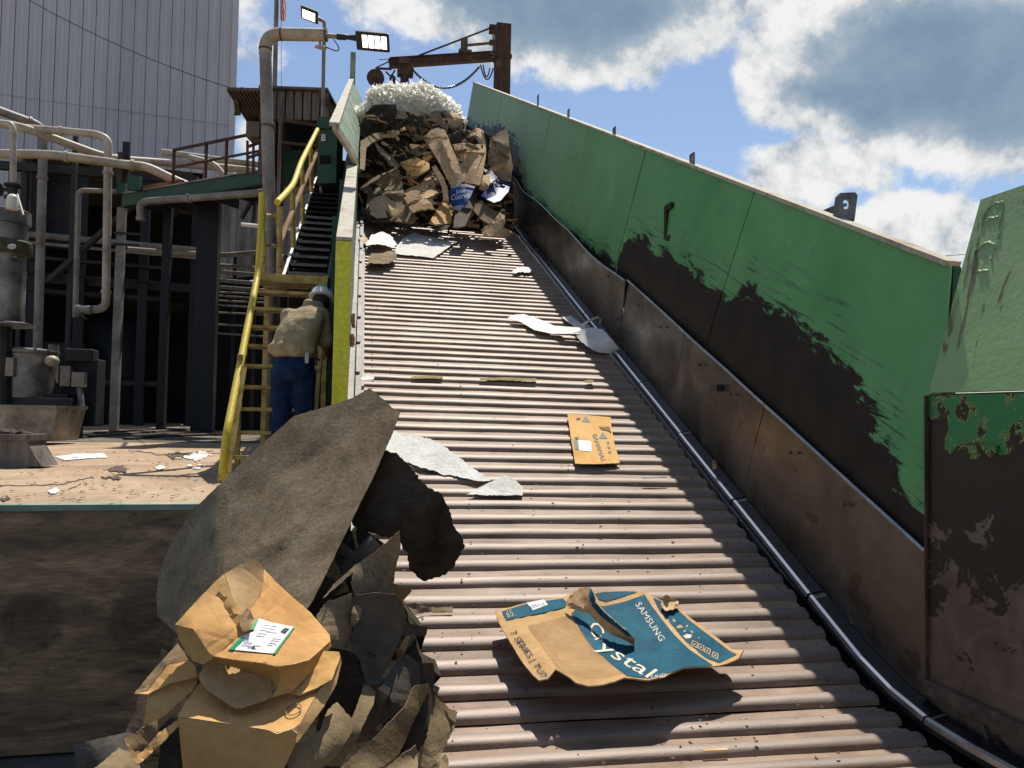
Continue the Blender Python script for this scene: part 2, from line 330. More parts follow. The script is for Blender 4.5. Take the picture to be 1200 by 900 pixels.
ps = gg.pos(); z = gg.xyz(ps)[2]
a = gg.noise(ps, 1.6, 6, .6, .4)
col = gg.ramp(a, [(.3, (.20, .335, .135)), (.55, (.26, .41, .175)), (.75, (.34, .46, .22))])
col = gg.mix(gg.m('MULTIPLY', gg.sm(z, .95, 1.9), .6), col, (.19, .27, .135))
drip = gg.sm(gg.noise(gg.vm('MULTIPLY', ps, (3, 5.5, .55)), 1.7, 4, .6, .6), .60, .66)
col = gg.mix(gg.m('MULTIPLY', drip, .8), col, (.10, .06, .035))
sp = gg.sm(gg.noise(ps, 26, 3, .6), .70, .76)
col = gg.mix(gg.m('MULTIPLY', sp, .6), col, (.30, .38, .24))
gg.put(bs.inputs['Base Color'], col); bs.inputs['Roughness'].default_value = .5
gg.put(bs.inputs['Normal'], gg.bump(gg.m('ADD', gg.m('MULTIPLY', gg.noise(ps, 24, 4, .7), .8), gg.noise(ps, 2, 2)), .28, .012))

# pit plate: oily dark steel with ring stains and scratches
gg, bs = newmat('pit_plate')
ps = gg.pos(); x_ = gg.xyz(ps)
fl = gg.comb(x_[0], 0, x_[2])
a = gg.noise(gg.vm('MULTIPLY', ps, (1, 1, 3.5)), 1.7, 7, .65, .6)
col = gg.ramp(a, [(.3, (.10, .062, .034)), (.5, (.24, .15, .078)), (.68, (.46, .30, .16))])
for (cx, cz, r) in ((-2.42, -.93, .21), (-2.05, -.76, .2), (-1.35, -.78, .23), (-1.05, -.62, .17)):
    dd = gg.vm('LENGTH', gg.vm('SUBTRACT', fl, (cx, 0, cz)))
    dd = gg.m('ADD', dd, gg.m('MULTIPLY', gg.m('SUBTRACT', gg.noise(ps, 7, 4), .5), .1))
    ring = gg.m('MAXIMUM', gg.m('MULTIPLY', gg.sm(dd, r+.04, r-.04), .75), gg.m('MULTIPLY', gg.sm(gg.m('ABSOLUTE', gg.m('SUBTRACT', dd, r*.55)), .07, .0), .9))
    col = gg.mix(gg.m('MULTIPLY', ring, .8), col, (.035, .025, .017))
fineg = gg.noise(gg.vm('MULTIPLY', ps, (1.1, 1, 8)), 7, 9, .72)
col = gg.mix(1.0, col, gg.ramp(fineg, [(.3, .55), (.7, 1.35)]), 'MULTIPLY')
col = gg.mix(gg.m('MULTIPLY', gg.sm(gg.noise(ps, 4.5, 8, .75, .6), .60, .64), .55), col, (.03, .02, .014))
scrt = gg.sm(gg.noise(gg.vm('MULTIPLY', ps, (7, 1, 1.1)), 2.6, 3, .6, 1.4), .735, .745)
col = gg.mix(gg.m('MULTIPLY', scrt, .5), col, (.40, .34, .25))
gg.put(bs.inputs['Base Color'], col); bs.inputs['Metallic'].default_value = .2
bs.inputs['Roughness'].default_value = .48
gg.put(bs.inputs['Normal'], gg.bump(a, .3, .02))

# ------------------------------------------------------------------ mesh helpers
WL = {}            # world location of every built object (parents are unrotated)
def link(o, parent, loc):
    COL.objects.link(o)
    if parent is not None:
        o.parent = parent; o.location = Vector(loc)-WL[parent.name]
    else: o.location = loc
    WL[o.name] = Vector(loc)
    return o
def tag(o, label=None, cat=None, group=None, kind=None):
    for k, v in (('label', label), ('category', cat), ('group', group), ('kind', kind)):
        if v: o[k] = v
    return o
def thing(name, loc, label, cat, group=None):
    o = bpy.data.objects.new(name, None); o.empty_display_size = .1
    link(o, None, Vector(loc)); return tag(o, label, cat, group)

class MB:
    def __init__(s): s.v = []; s.f = []; s.uv = None; s.mi = []; s.cur = 0
    def add(s, vs, fs):
        k = len(s.v); s.v += [Vector(q) for q in vs]
        for f in fs: s.f.append(tuple(i+k for i in f)); s.mi.append(s.cur)
        return s
    def hexa(s, c8):
        return s.add(c8, [(0, 3, 2, 1), (4, 5, 6, 7), (0, 1, 5, 4), (1, 2, 6, 5), (2, 3, 7, 6), (3, 0, 4, 7)])
    def box(s, x0, x1, y0, y1, z0, z1):
        return s.hexa([(x0, y0, z0), (x1, y0, z0), (x1, y1, z0), (x0, y1, z0), (x0, y0, z1), (x1, y0, z1), (x1, y1, z1), (x0, y1, z1)])
    def obox(s, o, a, b, c):
        o, a, b, c = map(Vector, (o, a, b, c))
        return s.hexa([o, o+a, o+a+b, o+b, o+c, o+a+c, o+a+b+c, o+b+c])
    def bar(s, p, q, wd, ht, up=(0, 0, 1)):
        p, q = Vector(p), Vector(q); t = (q-p).normalized(); u = Vector(up)
        a = t.cross(u)
        if a.length < 1e-4: a = t.cross(Vector((1, 0, 0)))
        a.normalize(); b = a.cross(t).normalized()
        a *= wd; b *= ht
        return s.hexa([p-a/2-b/2, p+a/2-b/2, q+a/2-b/2, q-a/2-b/2, p-a/2+b/2, p+a/2+b/2, q+a/2+b/2, q-a/2+b/2])
    def tube(s, pts, r, n=12, caps=True):
        pts = [Vector(p) for p in pts]; k = len(pts)
        rs = r if hasattr(r, '__len__') else [r]*k
        ts = []
        for i in range(k):
            a = pts[min(i+1, k-1)]-pts[max(i-1, 0)]; ts.append(a.normalized() if a.length > 1e-9 else Vector((0, 0, 1)))
        u = ts[0].orthogonal().normalized(); vs = []; fs = []
        for i in range(k):
            u = (u-ts[i]*u.dot(ts[i])); u = u.normalized() if u.length > 1e-6 else ts[i].orthogonal().normalized()
            v = ts[i].cross(u)
            for j in range(n):
                an = 2*pi*j/n; vs.append(pts[i]+(u*cos(an)+v*sin(an))*rs[i])
        for i in range(k-1):
            for j in range(n):
                fs.append((i*n+j, i*n+(j+1) % n, (i+1)*n+(j+1) % n, (i+1)*n+j))
        if caps:
            fs.append(tuple(range(n-1, -1, -1))); fs.append(tuple((k-1)*n+j for j in range(n)))
        return s.add(vs, fs)
    def ball(s, c, r, nu=14, nv=9, ax=None):
        c = Vector(c); r = Vector(r) if hasattr(r, '__len__') else Vector((r, r, r)); vs = []; fs = []
        for i in range(nv+1):
            ph = pi*i/nv
            for j in range(nu):
                th = 2*pi*j/nu; q = Vector((r.x*sin(ph)*cos(th), r.y*sin(ph)*sin(th), r.z*cos(ph)))
                if ax is not None: q = ax @ q
                vs.append(c+q)
        for i in range(nv):
            for j in range(nu): fs.append((i*nu+j, (i+1)*nu+j, (i+1)*nu+(j+1) % nu, i*nu+(j+1) % nu))
        return s.add(vs, fs)
    def lathe(s, c, prof, n=20, axis=(0, 0, 1)):
        c = Vector(c); axis = Vector(axis).normalized()
        u = axis.orthogonal().normalized(); v = axis.cross(u)
        vs = []; fs = []; k = len(prof)
        for (r, h) in prof:
            for j in range(n):
                an = 2*pi*j/n; vs.append(c+axis*h+(u*cos(an)+v*sin(an))*r)
        for i in range(k-1):
            for j in range(n): fs.append((i*n+j, i*n+(j+1) % n, (i+1)*n+(j+1) % n, (i+1)*n+j))
        fs.append(tuple(range(n-1, -1, -1))); fs.append(tuple((k-1)*n+j for j in range(n)))
        return s.add(vs, fs)
    def build(s, name, mat, parent=None, smooth=False, loc=None, bevel=0, label=None, cat=None, group=None, kind=None):
        if loc is None:
            if parent is not None: loc = WL[parent.name]
            else:
                mn = [min(q[i] for q in s.v) for i in range(3)]; mxx = [max(q[i] for q in s.v) for i in range(3)]
                loc = Vector(((mn[0]+mxx[0])/2, (mn[1]+mxx[1])/2, mn[2]))
        loc = Vector(loc)
        me = bpy.data.meshes.new(name)
        me.from_pydata([tuple(q-loc) for q in s.v], [], s.f)
        mats = mat if isinstance(mat, (list, tuple)) else [mat]
        for q in mats: me.materials.append(M[q])
        if len(mats) > 1: me.polygons.foreach_set('material_index', s.mi)
        if s.uv is not None:
            lay = me.uv_layers.new(name='UVMap')
            for lp in me.loops: lay.data[lp.index].uv = s.uv[lp.vertex_index]
        me.validate(); me.update()
        if smooth is not False:
            me.polygons.foreach_set('use_smooth', [True]*len(me.polygons))
            me.set_sharp_from_angle(angle=R(45 if smooth is True else smooth))
        o = bpy.data.objects.new(name, me); link(o, parent, loc)
        if bevel:
            bm_ = o.modifiers.new('bevel', 'BEVEL'); bm_.width = bevel; bm_.segments = 2; bm_.limit_method = 'ANGLE'
        return tag(o, label, cat, group, kind)
def arc(p0, p1, p2, n=6):     # quadratic elbow
    p0, p1, p2 = map(Vector, (p0, p1, p2))
    return [p0*(1-t)**2+p1*2*t*(1-t)+p2*t*t for t in [i/n for i in range(n+1)]]
def bend(pts, r):              # polyline with rounded corners
    pts = [Vector(p) for p in pts]; out = [pts[0]]
    for a, b, c in zip(pts, pts[1:], pts[2:]):
        ra = min(r, (a-b).length*.48, (c-b).length*.48)
        out += arc(b+(a-b).normalized()*ra, b, b+(c-b).normalized()*ra, 6)
    return out+[pts[-1]]
def zz(ox, oy, s, pts): return [(ox+p[0]/s, oy+p[1]/s)+tuple(p[2:]) for p in pts]

# ------------------------------------------------------------------ conveyor path
AL = math.atan(.477); SA, CA = sin(AL), cos(AL); TA = .477; ZI = -2.86
RB = 2.16; YB = 4.30; Y0 = YB-RB*SA; ZF = ZI+TA*YB-RB*(1-CA)
def path(s):        # arc length from the tangent point Y0; gives y, z, angle
    if s < 0: return Y0+s, ZF, 0.0
    if s < RB*AL: a = s/RB; return Y0+RB*sin(a), ZF+RB*(1-cos(a)), a
    q = s-RB*AL; return YB+q*CA, ZI+TA*YB+q*SA, AL
def zs(y):
    if y < Y0: return ZF
    if y < YB: return ZF+RB-sqrt(RB*RB-(y-Y0)**2)
    return ZI+TA*y
def PH(x, y, h):     # point on the line of sight at height h over the conveyor pans
    r = ray(x, y); lo, hi = 1.0, 40.0
    fn = lambda d: (lambda p: p.z-(zs(p.y)+h))(CAM+r*d)
    for _ in range(50):
        mid = (lo+hi)/2
        if fn(mid) > 0: lo = mid
        else: hi = mid
    return CAM+r*lo
def DH(x, y, h): return (PH(x, y, h)-CAM).dot(FW)
def PZ(x, y, z):
    r = ray(x, y); return CAM+r*((z-CAM.z)/r.z)
def DZ(x, y, z): return (PZ(x, y, z)-CAM).dot(FW)

# ------------------------------------------------------------------ sheets: an outline with its own depth at several places, wrinkled and given thickness
def tps(ctrl):
    c = np.array([(p[0]/100., p[1]/100.) for p in ctrl]); v = np.array([p[2] for p in ctrl]); n = len(c)
    if n < 3: return lambda X: np.full(len(X), v.mean())
    U = lambda r2: np.where(r2 > 1e-12, r2*np.log(r2+1e-12), 0)
    K = U(((c[:, None]-c[None])**2).sum(-1)); Pm = np.hstack([np.ones((n, 1)), c])
    A = np.zeros((n+3, n+3)); A[:n, :n] = K+np.eye(n)*1e-3; A[:n, n:] = Pm; A[n:, :n] = Pm.T
    sol = np.linalg.lstsq(A, np.concatenate([v, np.zeros(3)]), rcond=None)[0]
    def f(X):
        X = np.asarray(X, float)/100.
        return U(((X[:, None]-c[None])**2).sum(-1))@sol[:n]+np.hstack([np.ones((len(X), 1)), X])@sol[n:]
    return f
def inside(x, y, poly):
    c = False; j = len(poly)-1
    for i in range(len(poly)):
        xi, yi = poly[i][0], poly[i][1]; xj, yj = poly[j][0], poly[j][1]
        if (yi > y) != (yj > y) and x < (xj-xi)*(y-yi)/(yj-yi)+xi: c = not c
        j = i
    return c
def soften(outline, k=1):
    p = [tuple(q[:2]) for q in outline]
    for _ in range(k):
        p = [c for a, b in zip(p, p[1:]+p[:1]) for c in ((a[0]*.78+b[0]*.22, a[1]*.78+b[1]*.22), (a[0]*.22+b[0]*.78, a[1]*.22+b[1]*.78))]
    return p
def tri2d(outline, step, jag=0, rng=rnd, fill=True, lines=()):
    o = []; sd_ = rng.random()*50
    n = len(outline)
    for i in range(n):
        a = Vector(outline[i][:2]); b = Vector(outline[(i+1) % n][:2]); k = max(1, int((b-a).length/(step*(.5 if jag else 1))))
        t = (b-a).normalized() if (b-a).length > 0 else Vector((1, 0)); nn = Vector((-t.y, t.x))
        for j in range(k):
            q = a.lerp(b, j/k)
            if jag and j: q = q+nn*(rng.uniform(-jag, jag)+1.6*jag*mnoise.noise(Vector((q.x/16+sd_, q.y/16, 0))))
            o.append(q)
    pts = list(o); on_l = []
    for (ax, ay, bx, by) in lines:
        k = int(sqrt((bx-ax)**2+(by-ay)**2)/(step*.5))
        for i in range(k+1):
            q = Vector((ax+(bx-ax)*i/k, ay+(by-ay)*i/k))
            if inside(q.x, q.y, o) and min((p-q).length for p in o) > step*.3: on_l.append(q)
    pts += on_l
    if fill:
        xs = [q.x for q in o]; ys = [q.y for q in o]; x = min(xs)+step*.5
        while x < max(xs):
            y = min(ys)+step*.5
            while y < max(ys):
                xx, yy = x+rng.uniform(-.25, .25)*step, y+rng.uniform(-.25, .25)*step
                if inside(xx, yy, o) and min((q.x-xx)**2+(q.y-yy)**2 for q in o+on_l) > (step*.45)**2: pts.append(Vector((xx, yy)))
                y += step
            x += step
    r = delaunay_2d_cdt(pts, [], [list(range(len(o)))], 1, 1e-6)
    return [tuple(q) for q in r[0]], [tuple(f) for f in r[2]]
class Surf:
    def __init__(s, ctrl, amp=0, cs=40, seed=0, creases=(), curl=None, kinks=()):
        s.kinks = kinks; s.curl = curl; s.f = tps(ctrl); s.amp = amp; s.cs = cs; s.seed = seed; s.creases = creases
    def depth(s, X):
        d = s.f([(x, y) for x, y in X])
        for i, (x, y) in enumerate(X):
            if s.amp:
                q = Vector((x/s.cs+s.seed*7.3, y/s.cs-s.seed*3.1, s.seed))
                nz = mnoise.noise(q)+.5*mnoise.noise(q*2.3)
                v1 = mnoise.voronoi(Vector((x/s.cs*.9+nz*.25+s.seed, y/s.cs*.9, s.seed*.37)))[0]; v2 = mnoise.voronoi(Vector((x/s.cs*2.1, y/s.cs*2.1+nz*.2, 3+s.seed)))[0]
                d[i] += s.amp*(nz*.35+1.15*(v1[1]-v1[0]-.3)+.4*(v2[1]-v2[0]-.3))
            for (ax, ay, bx, by, sl_) in s.kinks:      # fold: one side tips back
                L = sqrt((bx-ax)**2+(by-ay)**2); pe = (x-ax)*-(by-ay)/L+(y-ay)*(bx-ax)/L; d[i] += sl_*max(0, pe)
            if s.curl:      # bent about one axis, as a stiff sheet bends
                (cx, cy, an, k, wd) = s.curl; u = ((x-cx)*cos(an)+(y-cy)*sin(an))/wd; d[i] += k*u*u
            for (ax, ay, bx, by, dep, wd) in s.creases:
                L = sqrt((bx-ax)**2+(by-ay)**2); tx, ty = (bx-ax)/L, (by-ay)/L
                al = (x-ax)*tx+(y-ay)*ty; pe = (x-ax)*-ty+(y-ay)*tx
                if -wd < al < L+wd: d[i] += dep*max(0, 1-abs(pe)/wd)*min(1, max(0, (min(al, L-al)+wd)/(.35*L+wd)))
        return d
    def at(s, X, off=0.0):
        return [P(x, y, d-off) for (x, y), d in zip(X, s.depth(X))]
def mesh_surf(name, vs, fs, mat, parent, thick, smooth=True, base=None, **kw):
    tot = Vector((0, 0, 0))
    for f in fs: tot += (vs[f[1]]-vs[f[0]]).cross(vs[f[2]]-vs[f[0]])
    cen = sum(vs, Vector())/len(vs)
    if tot.dot(CAM-cen) < 0: fs = [tuple(reversed(f)) for f in fs]
    mb = MB(); mb.add(vs, fs)
    if thick:
        vn = [Vector((0, 0, 0)) for _ in vs]
        for f in fs:
            nn = (vs[f[1]]-vs[f[0]]).cross(vs[f[2]]-vs[f[0]])
            for k in f: vn[k] += nn
        back = [v-(n.normalized() if n.length > 1e-12 else Vector((0, -1, 0)))*thick for v, n in zip(vs, vn)]
        mb.add(back, [tuple(reversed(f)) for f in fs])
        cnt = {}
        for f in fs:
            for p, q in zip(f, f[1:]+f[:1]): cnt[(p, q)] = 1
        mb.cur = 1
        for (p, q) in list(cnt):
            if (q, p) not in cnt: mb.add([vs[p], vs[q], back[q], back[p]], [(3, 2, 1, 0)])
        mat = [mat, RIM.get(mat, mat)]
    return mb.build(name, mat, parent, smooth=28 if smooth else False, **kw)
RIM = {'cardboard': 'torn_lit_edge', 'cardboard_inner': 'torn_lit_edge', 'kraft': 'torn_lit_edge', 'orange_box': 'torn_lit_edge', 'felt_olive': 'felt_lit_edge', 'felt': 'felt_lit_edge', 'felt_dark_shade': 'felt_lit_edge_dark', 'felt_grey_shade': 'felt_lit_edge_dark', 'cardboard_dim': 'torn_lit_edge'}  # rim tones: torn board, plus sunlight catching the edges put into the colour
def sheet(name, outline, ctrl, mat, parent=None, step=10, jag=0, amp=.01, cs=40, seed=0, thick=.004, creases=(), smooth=True, curl=None, kinks=(), **kw):
    S = Surf(ctrl, amp, cs, seed, creases, curl, kinks)
    v2, fs = tri2d(outline, step, jag, lines=[k[:4] for k in kinks])
    o = mesh_surf(name, S.at(v2), fs, mat, parent, thick, smooth, **kw)
    return o, S
def decal(name, outline, S, mat, parent, off=.004, step=7, jag=0, **kw):
    v2, fs = tri2d(outline, step, jag)
    return mesh_surf(name, S.at(v2, off), fs, mat, parent, 0, True, **kw)
def text2d(body, res=2):
    cu = bpy.data.curves.new('t', 'FONT'); cu.body = body; cu.resolution_u = res
    ob = bpy.data.objects.new('t', cu); COL.objects.link(ob)
    dg = bpy.context.evaluated_depsgraph_get(); dg.update()
    me = bpy.data.meshes.new_from_object(ob.evaluated_get(dg))
    v = [(q.co.x, q.co.y) for q in me.vertices]; f = [tuple(p.vertices) for p in me.polygons]
    bpy.data.objects.remove(ob); bpy.data.curves.remove(cu); bpy.data.meshes.remove(me)
    return v, f
def text_on(name, body, S, org, ex, ey, mat, parent, off=.007, squash=None):
    v, f = text2d(body)
    X = [(org[0]+a*ex[0]+b*ey[0], org[1]+a*ex[1]+b*ey[1]) for a, b in v]
    return mesh_surf(name, S.at(X, off), f, mat, parent, 0, False)
def text_flat(name, body, o, ex, ey, mat, parent):
    v, f = text2d(body); o, ex, ey = map(Vector, (o, ex, ey))
    mb = MB(); mb.add([o+ex*a+ey*b for a, b in v], f)
    return mb.build(name, mat, parent)
# ================================================================== ground and pit
WR = 3.0           # right edge of the conveyor
mb = MB()
for (x0, x1, y0, y1) in ((-300, -.30, 5.64, 600), (-300, -7.5, -300, 5.64), (3.4, 300, -300, 600), (-.30, 3.4, 6.9, 600), (-7.5, 3.4, -300, -6)):
    mb.add([(x0, y0, 0), (x1, y0, 0), (x1, y1, 0), (x0, y1, 0)], [(0, 1, 2, 3)])
mb.build('yard_ground', 'yard_concrete', kind='structure', loc=(0, 0, 0))
mb = MB(); mb.add([(-7.5, -6, -1.62), (3.4, -6, -1.62), (3.4, 6.9, -1.62), (-7.5, 6.9, -1.62)], [(0, 1, 2, 3)])
mb.build('pit_floor', 'pit_concrete', kind='structure', loc=(0, 0, -1.62))
mb = MB()
mb.box(-7.6, -7.5, -6, 5.9, -1.62, -.004); mb.box(-7.5, 3.4, -6.1, -6, -1.62, -.004); mb.box(3.4, 3.5, -6, 6.9, -1.62, -.004); mb.box(-.30, 3.4, 6.9, 7.0, -1.62, -.004)
mb.box(-.42, -.30, 5.80, 6.9, -1.62, -.004)
mb.build('pit_lining', 'pit_concrete', kind='structure')
# muddy strip in front of the machinery
def blotch(name, cx, cy, rx, ry, z, mat, seed, n=40, **kw):
    rr = random.Random(seed); vs = []
    for i in range(n):
        a = 2*pi*i/n; k = 1+.35*mnoise.noise(Vector((cos(a)*1.5, sin(a)*1.5, seed)))+rr.uniform(-.06, .06)
        vs.append((cx+rx*k*cos(a), cy+ry*k*sin(a), z))
    m_ = MB(); m_.add(vs, [tuple(range(n))]); return m_.build(name, mat, **kw)
q = PZ(120, 506, 0)
blotch('mud_patch', -7.0, 19.5, 11, 3.2, .004, 'mud', 3, kind='structure')

# pit wall with its pale green angle edge
t = thing('pit_wall', (-3.9, 5.7, -1.62), 'dark oily steel pit wall with ring stains below the yard edge', 'wall')
for i, (x0, x1) in enumerate(((-7.5, -3.903), (-3.897, -.303))):
    MB().box(x0, x1, 5.60, 5.64, -1.60, -.035).build('steel_plate', 'pit_plate', t)
MB().box(-7.5, -.303, 5.585, 5.70, -.033, .012).build('edge_angle', 'pale_green_wall', t, bevel=.006)
MB().box(-7.5, -2.42, 5.42, 5.597, -1.60, -1.50).build('bottom_ledge', 'pit_plate', t, bevel=.008)

# ================================================================== conveyor
t = thing('apron_conveyor', (1.5, 8, -1.0), 'wide inclined apron conveyor of ridged steel pans climbing to the waste heap', 'conveyor')
PITCH = .187; XL = .06
def slat_mesh(seed):
    prof = []
    for i in range(9):
        a = pi-pi*i/8; prof.append((.054+.051*cos(a), .026*sin(a)**.9))
    prof = [(-.004, -.012)]+prof+[(.108, .0), (.16, -.002), (.184, -.004), (.184, -.02)]
    rr = random.Random(seed); nx = 14; k = len(prof); m_ = MB(); vs = []; fs = []
    xs = [XL+(WR-.03-XL)*i/nx for i in range(nx+1)]
    for x in xs:
        for (y, z) in prof:
            dz = .006*mnoise.noise(Vector((x*1.7, y*9, seed)))+.003*mnoise.noise(Vector((x*6, y*20, seed+9)))
            dy = .003*mnoise.noise(Vector((x*1.3, 3, seed)))
            vs.append((x, y+dy, z+dz))
    for i in range(nx):
        for j in range(k-1): fs.append((i*k+j, (i+1)*k+j, (i+1)*k+j+1, i*k+j+1))
    fs.append(tuple(range(k))); fs.append(tuple(nx*k+j for j in range(k-1, -1, -1)))
    m_.add(vs, fs)
    for bx in (XL+.09, WR-.12):
        for by in (.142,):
            m_.lathe((bx, by, -.006), [(.012, 0), (.012, .010), (.008, .014)], 7)
    return m_
SL = []
for sd in range(6):
    o = slat_mesh(sd).build('slat', 'slat_steel', t, smooth=40, loc=(0, 0, 0)); SL.append(o.data)
    bpy.data.objects.remove(o)
s = -2.2; k = 0
while True:
    y, z, a = path(s)
    if y > 24: break
    o = bpy.data.objects.new('slat', SL[rnd.randrange(6)]); COL.objects.link(o); o.parent = t
    tilt = R(-.8)
    mt = Matrix.Translation((rnd.uniform(-.008, .008), y, z+.021*.0+.02+rnd.uniform(-.003, .003))) @ Matrix.Rotation(a+R(rnd.uniform(-.5, .5)), 4, 'X') @ Matrix.Rotation(-tilt, 4, 'Y')
    o.matrix_local = Matrix.Translation(-WL[t.name]) @ mt
    s += PITCH; k += 1
def cpt(X, s, n):
    y, z, a = path(s); return Vector((X, y-n*sin(a), z+n*cos(a)))
def strip(mb_, s0, s1, prof, ds=.25):
    # sweep a closed cross section (X, n) along the conveyor path
    n = max(1, int((s1-s0)/ds)); k = len(prof); vs = []; fs = []
    for i in range(n+1):
        for (X, h) in prof: vs.append(cpt(X, s0+(s1-s0)*i/n, h))
    for i in range(n):
        for j in range(k): fs.append((i*k+j, i*k+(j+1) % k, (i+1)*k+(j+1) % k, (i+1)*k+j))
    fs.append(tuple(range(k-1, -1, -1))); fs.append(tuple(n*k+j for j in range(k)))
    return mb_.add(vs, fs)
SMAX = 23.2
# rubber-edged side rail, in lengths with visible joints
s = -.9; i = 0
while s < SMAX:
    e = s+1.18; j = rnd.uniform(-.006, .006)
    m_ = strip(MB(), s, e-.012, [(WR-.025+j, .04), (WR-.02+j, .092), (WR+.0+j, .105), (WR+.075+j, .125), (WR+.10+j, .11), (WR+.10+j, .03)])
    m_.build('side_rail', 'rail_black', t)
    strip(MB(), s+.004, e-.016, [(WR-.029+j, .07), (WR-.026+j, .098), (WR-.008+j, .106), (WR-.008+j, .09)]).build('highlight_edge', 'polish_glint', t)  # bright strip added as the highlight along the polished rail edge
    m_ = strip(MB(), e-.06, e-.03, [(WR-.026, .09), (WR+.0, .108), (WR+.074, .128), (WR+.08, .12), (WR+.0, .1)])
    m_.build('joint_strap', 'stud_steel', t)
    if rnd.random() < .8:
        c = cpt(WR+.085, e-.3, .17); mm = MB(); mm.bar(c-Vector((0, .02, .05)), c+Vector((0, .02, .05)), .02, .012); mm.build('rail_clip', 'stud_steel', t)
    s = e
strip(MB(), -2.2, SMAX, [(WR-.06, -.3), (WR-.06, -.035), (WR+.1, -.035), (WR+.1, -.3)]).build('chain_guard', 'rail_black', t)
# left side frame
strip(MB(), .6, SMAX, [(-.02, -.25), (-.02, .16), (.035, .16), (.035, -.25)]).build('side_frame', 'frame_grey', t)
strip(MB(), 4.0, SMAX, [(-.132, -.06), (-.132, .10), (-.021, .10), (-.021, -.06)]).build('gap_cover', 'frame_grey', t)
strip(MB(), .6, SMAX, [(.037, -.2), (.037, .075), (.062, .075), (.062, -.2)]).build('edge_bar', 'frame_grey', t)
s = 1.5
while s < 14:
    c = cpt(.0, s, .165); mm = MB(); mm.lathe(c, [(.02, 0), (.02, .015), (.012, .02)], 8, (0, -SA, CA)); mm.build('bolt', 'stud_steel', t); s += .85
strip(MB(), -2.2, SMAX, [(.07, -.45), (.07, -.33), (WR-.07, -.33), (WR-.07, -.45)]).build('under_frame', 'shade_black', t)

# ================================================================== right-hand side wall
def WX(n): return 3.10+.15*max(0, n-.94)/1.407
def wpt(tt, n, off=0):  # tt: horizontal station at pan level, n: normal height over the pans
    return Vector((WX(n)+off, tt-n*SA, ZI+TA*tt+n*CA))
YEND = 3.75
def clip_t(n): return YEND+n*SA
EDGE_PX = [(1085, 605), (1066, 580), (1055, 540), (1030, 500), (1003, 455), (972, 405), (935, 375), (895, 345), (868, 338), (857, 352), (835, 335), (805, 312), (778, 290), (750, 280), (737, 272)]
edge = []
for (x, y) in EDGE_PX:
    r = ray(x, y); n = 1.5
    for _ in range(4):
        pt = CAM+r*(WX(n)/r.x); dz = pt.z-(ZI+TA*pt.y); n = dz*CA
    edge.append((pt.y+n*SA, n))
edge.sort()
ed = [(0, .55)]+[e for e in edge]
l = ed[-1][0]
ed += [(l+.15, .95), (l+1.5, .9), (l+3.2, .80), (15.3, .9), (16.3, 1.55), (18.5, 1.7), (22, 1.3)]
e2 = []; last = -1
for a_, b_ in ed:
    if a_ > last+.02: e2.append((a_, b_)); last = a_
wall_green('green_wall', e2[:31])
tw = thing('side_wall', (3.2, 10, -1.0), 'tall green plate side wall along the conveyor, scraped to black near its liner', 'wall')
NB, NT = .94, 2.347
seams = [None, 6.96, 9.5, 11.8, 14.15, 16.6, 19.1, 21.6, 24.2]
for i in range(8):
    t0, t1 = seams[i], seams[i+1]; nt = 4; nn = 3; m_ = MB(); vs = []; uv = []; fs = []
    for a in range(nt+1):
        for b in range(nn+1):
            n = NB-.38+(NT-NB+.38)*b/nn
            s0 = clip_t(n) if t0 is None else t0+.011
            tt = s0+(t1-.011-s0)*a/nt
            of = 0+(.004 if i % 2 else 0)
            vs.append(wpt(tt, n, of)); uv.append((tt, n))
    k = nn+1
    for a in range(nt):
        for b in range(nn): fs.append((a*k+b, a*k+b+1, (a+1)*k+b+1, (a+1)*k+b))
    m_.add(vs, fs); m_.uv = uv
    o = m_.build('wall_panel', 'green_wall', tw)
    sd = o.modifiers.new('thickness', 'SOLIDIFY'); sd.thickness = .012; sd.offset = 1 if False else -1
    # stiffener behind the seam
    m_ = MB(); a_, b_ = wpt(t1, NB, .045), wpt(t1, NT-.02, .045); m_.bar(a_, b_, .09, .05, (1, 0, 0)); m_.build('stiffener', 'shade_black', tw)
m_ = MB(); a_ = wpt(clip_t(NT)+.02, NT+.012, .03); b_ = wpt(24.2, NT+.012, .03); m_.bar(a_, b_, .10, .03); m_.build('top_rail', 'wall_cap', tw)
m_ = MB(); m_.bar(wpt(clip_t(NB)+.05, NB+.02, .10), wpt(clip_t(NT)+.05, NT-.02, .06), .05, .09, (0, 1, 0)); m_.build('end_post', 'green_dull', tw)
# slotted lugs and the big lifting eye
def lug(px, w_, h_):
    r = ray(*px); pt = CAM+r*(3.3/r.x); c = pt
    m_ = MB(); y0 = c.y
    zb = c.z-h_*.55; zt = c.z+h_*.55
    m_.box(c.x-.035, c.x-.02, y0-w_/2, y0-w_*.2, zb, zt); m_.box(c.x-.035, c.x-.02, y0+w_*.2, y0+w_/2, zb, zt)
    m_.box(c.x-.035, c.x-.02, y0-w_*.2, y0+w_*.2, zb, zt-h_*.35); m_.box(c.x-.035, c.x-.02, y0-w_*.2, y0+w_*.2, zt-h_*.08, zt)
    m_.build('lug', 'stud_steel', tw)
for px in ((632, 119), (668, 137), (722, 160), (814, 194)): lug(px, .10, .22)
r = ray(988, 254); c = CAM+r*(3.33/r.x)
m_ = MB(); ring = []
n = 20; vv = []
for q in range(n):
    u_, v_ = cos(2*pi*q/n+.01), sin(2*pi*q/n+.01); k_ = 1/max(abs(u_)/.09, abs(v_)/(.09 if v_ > 0 else .21)); k_ = min(k_, .115) if v_ > 0 else k_
    vv += [(u_*.04, .15+v_*.04), (u_*k_, .15+v_*k_)]
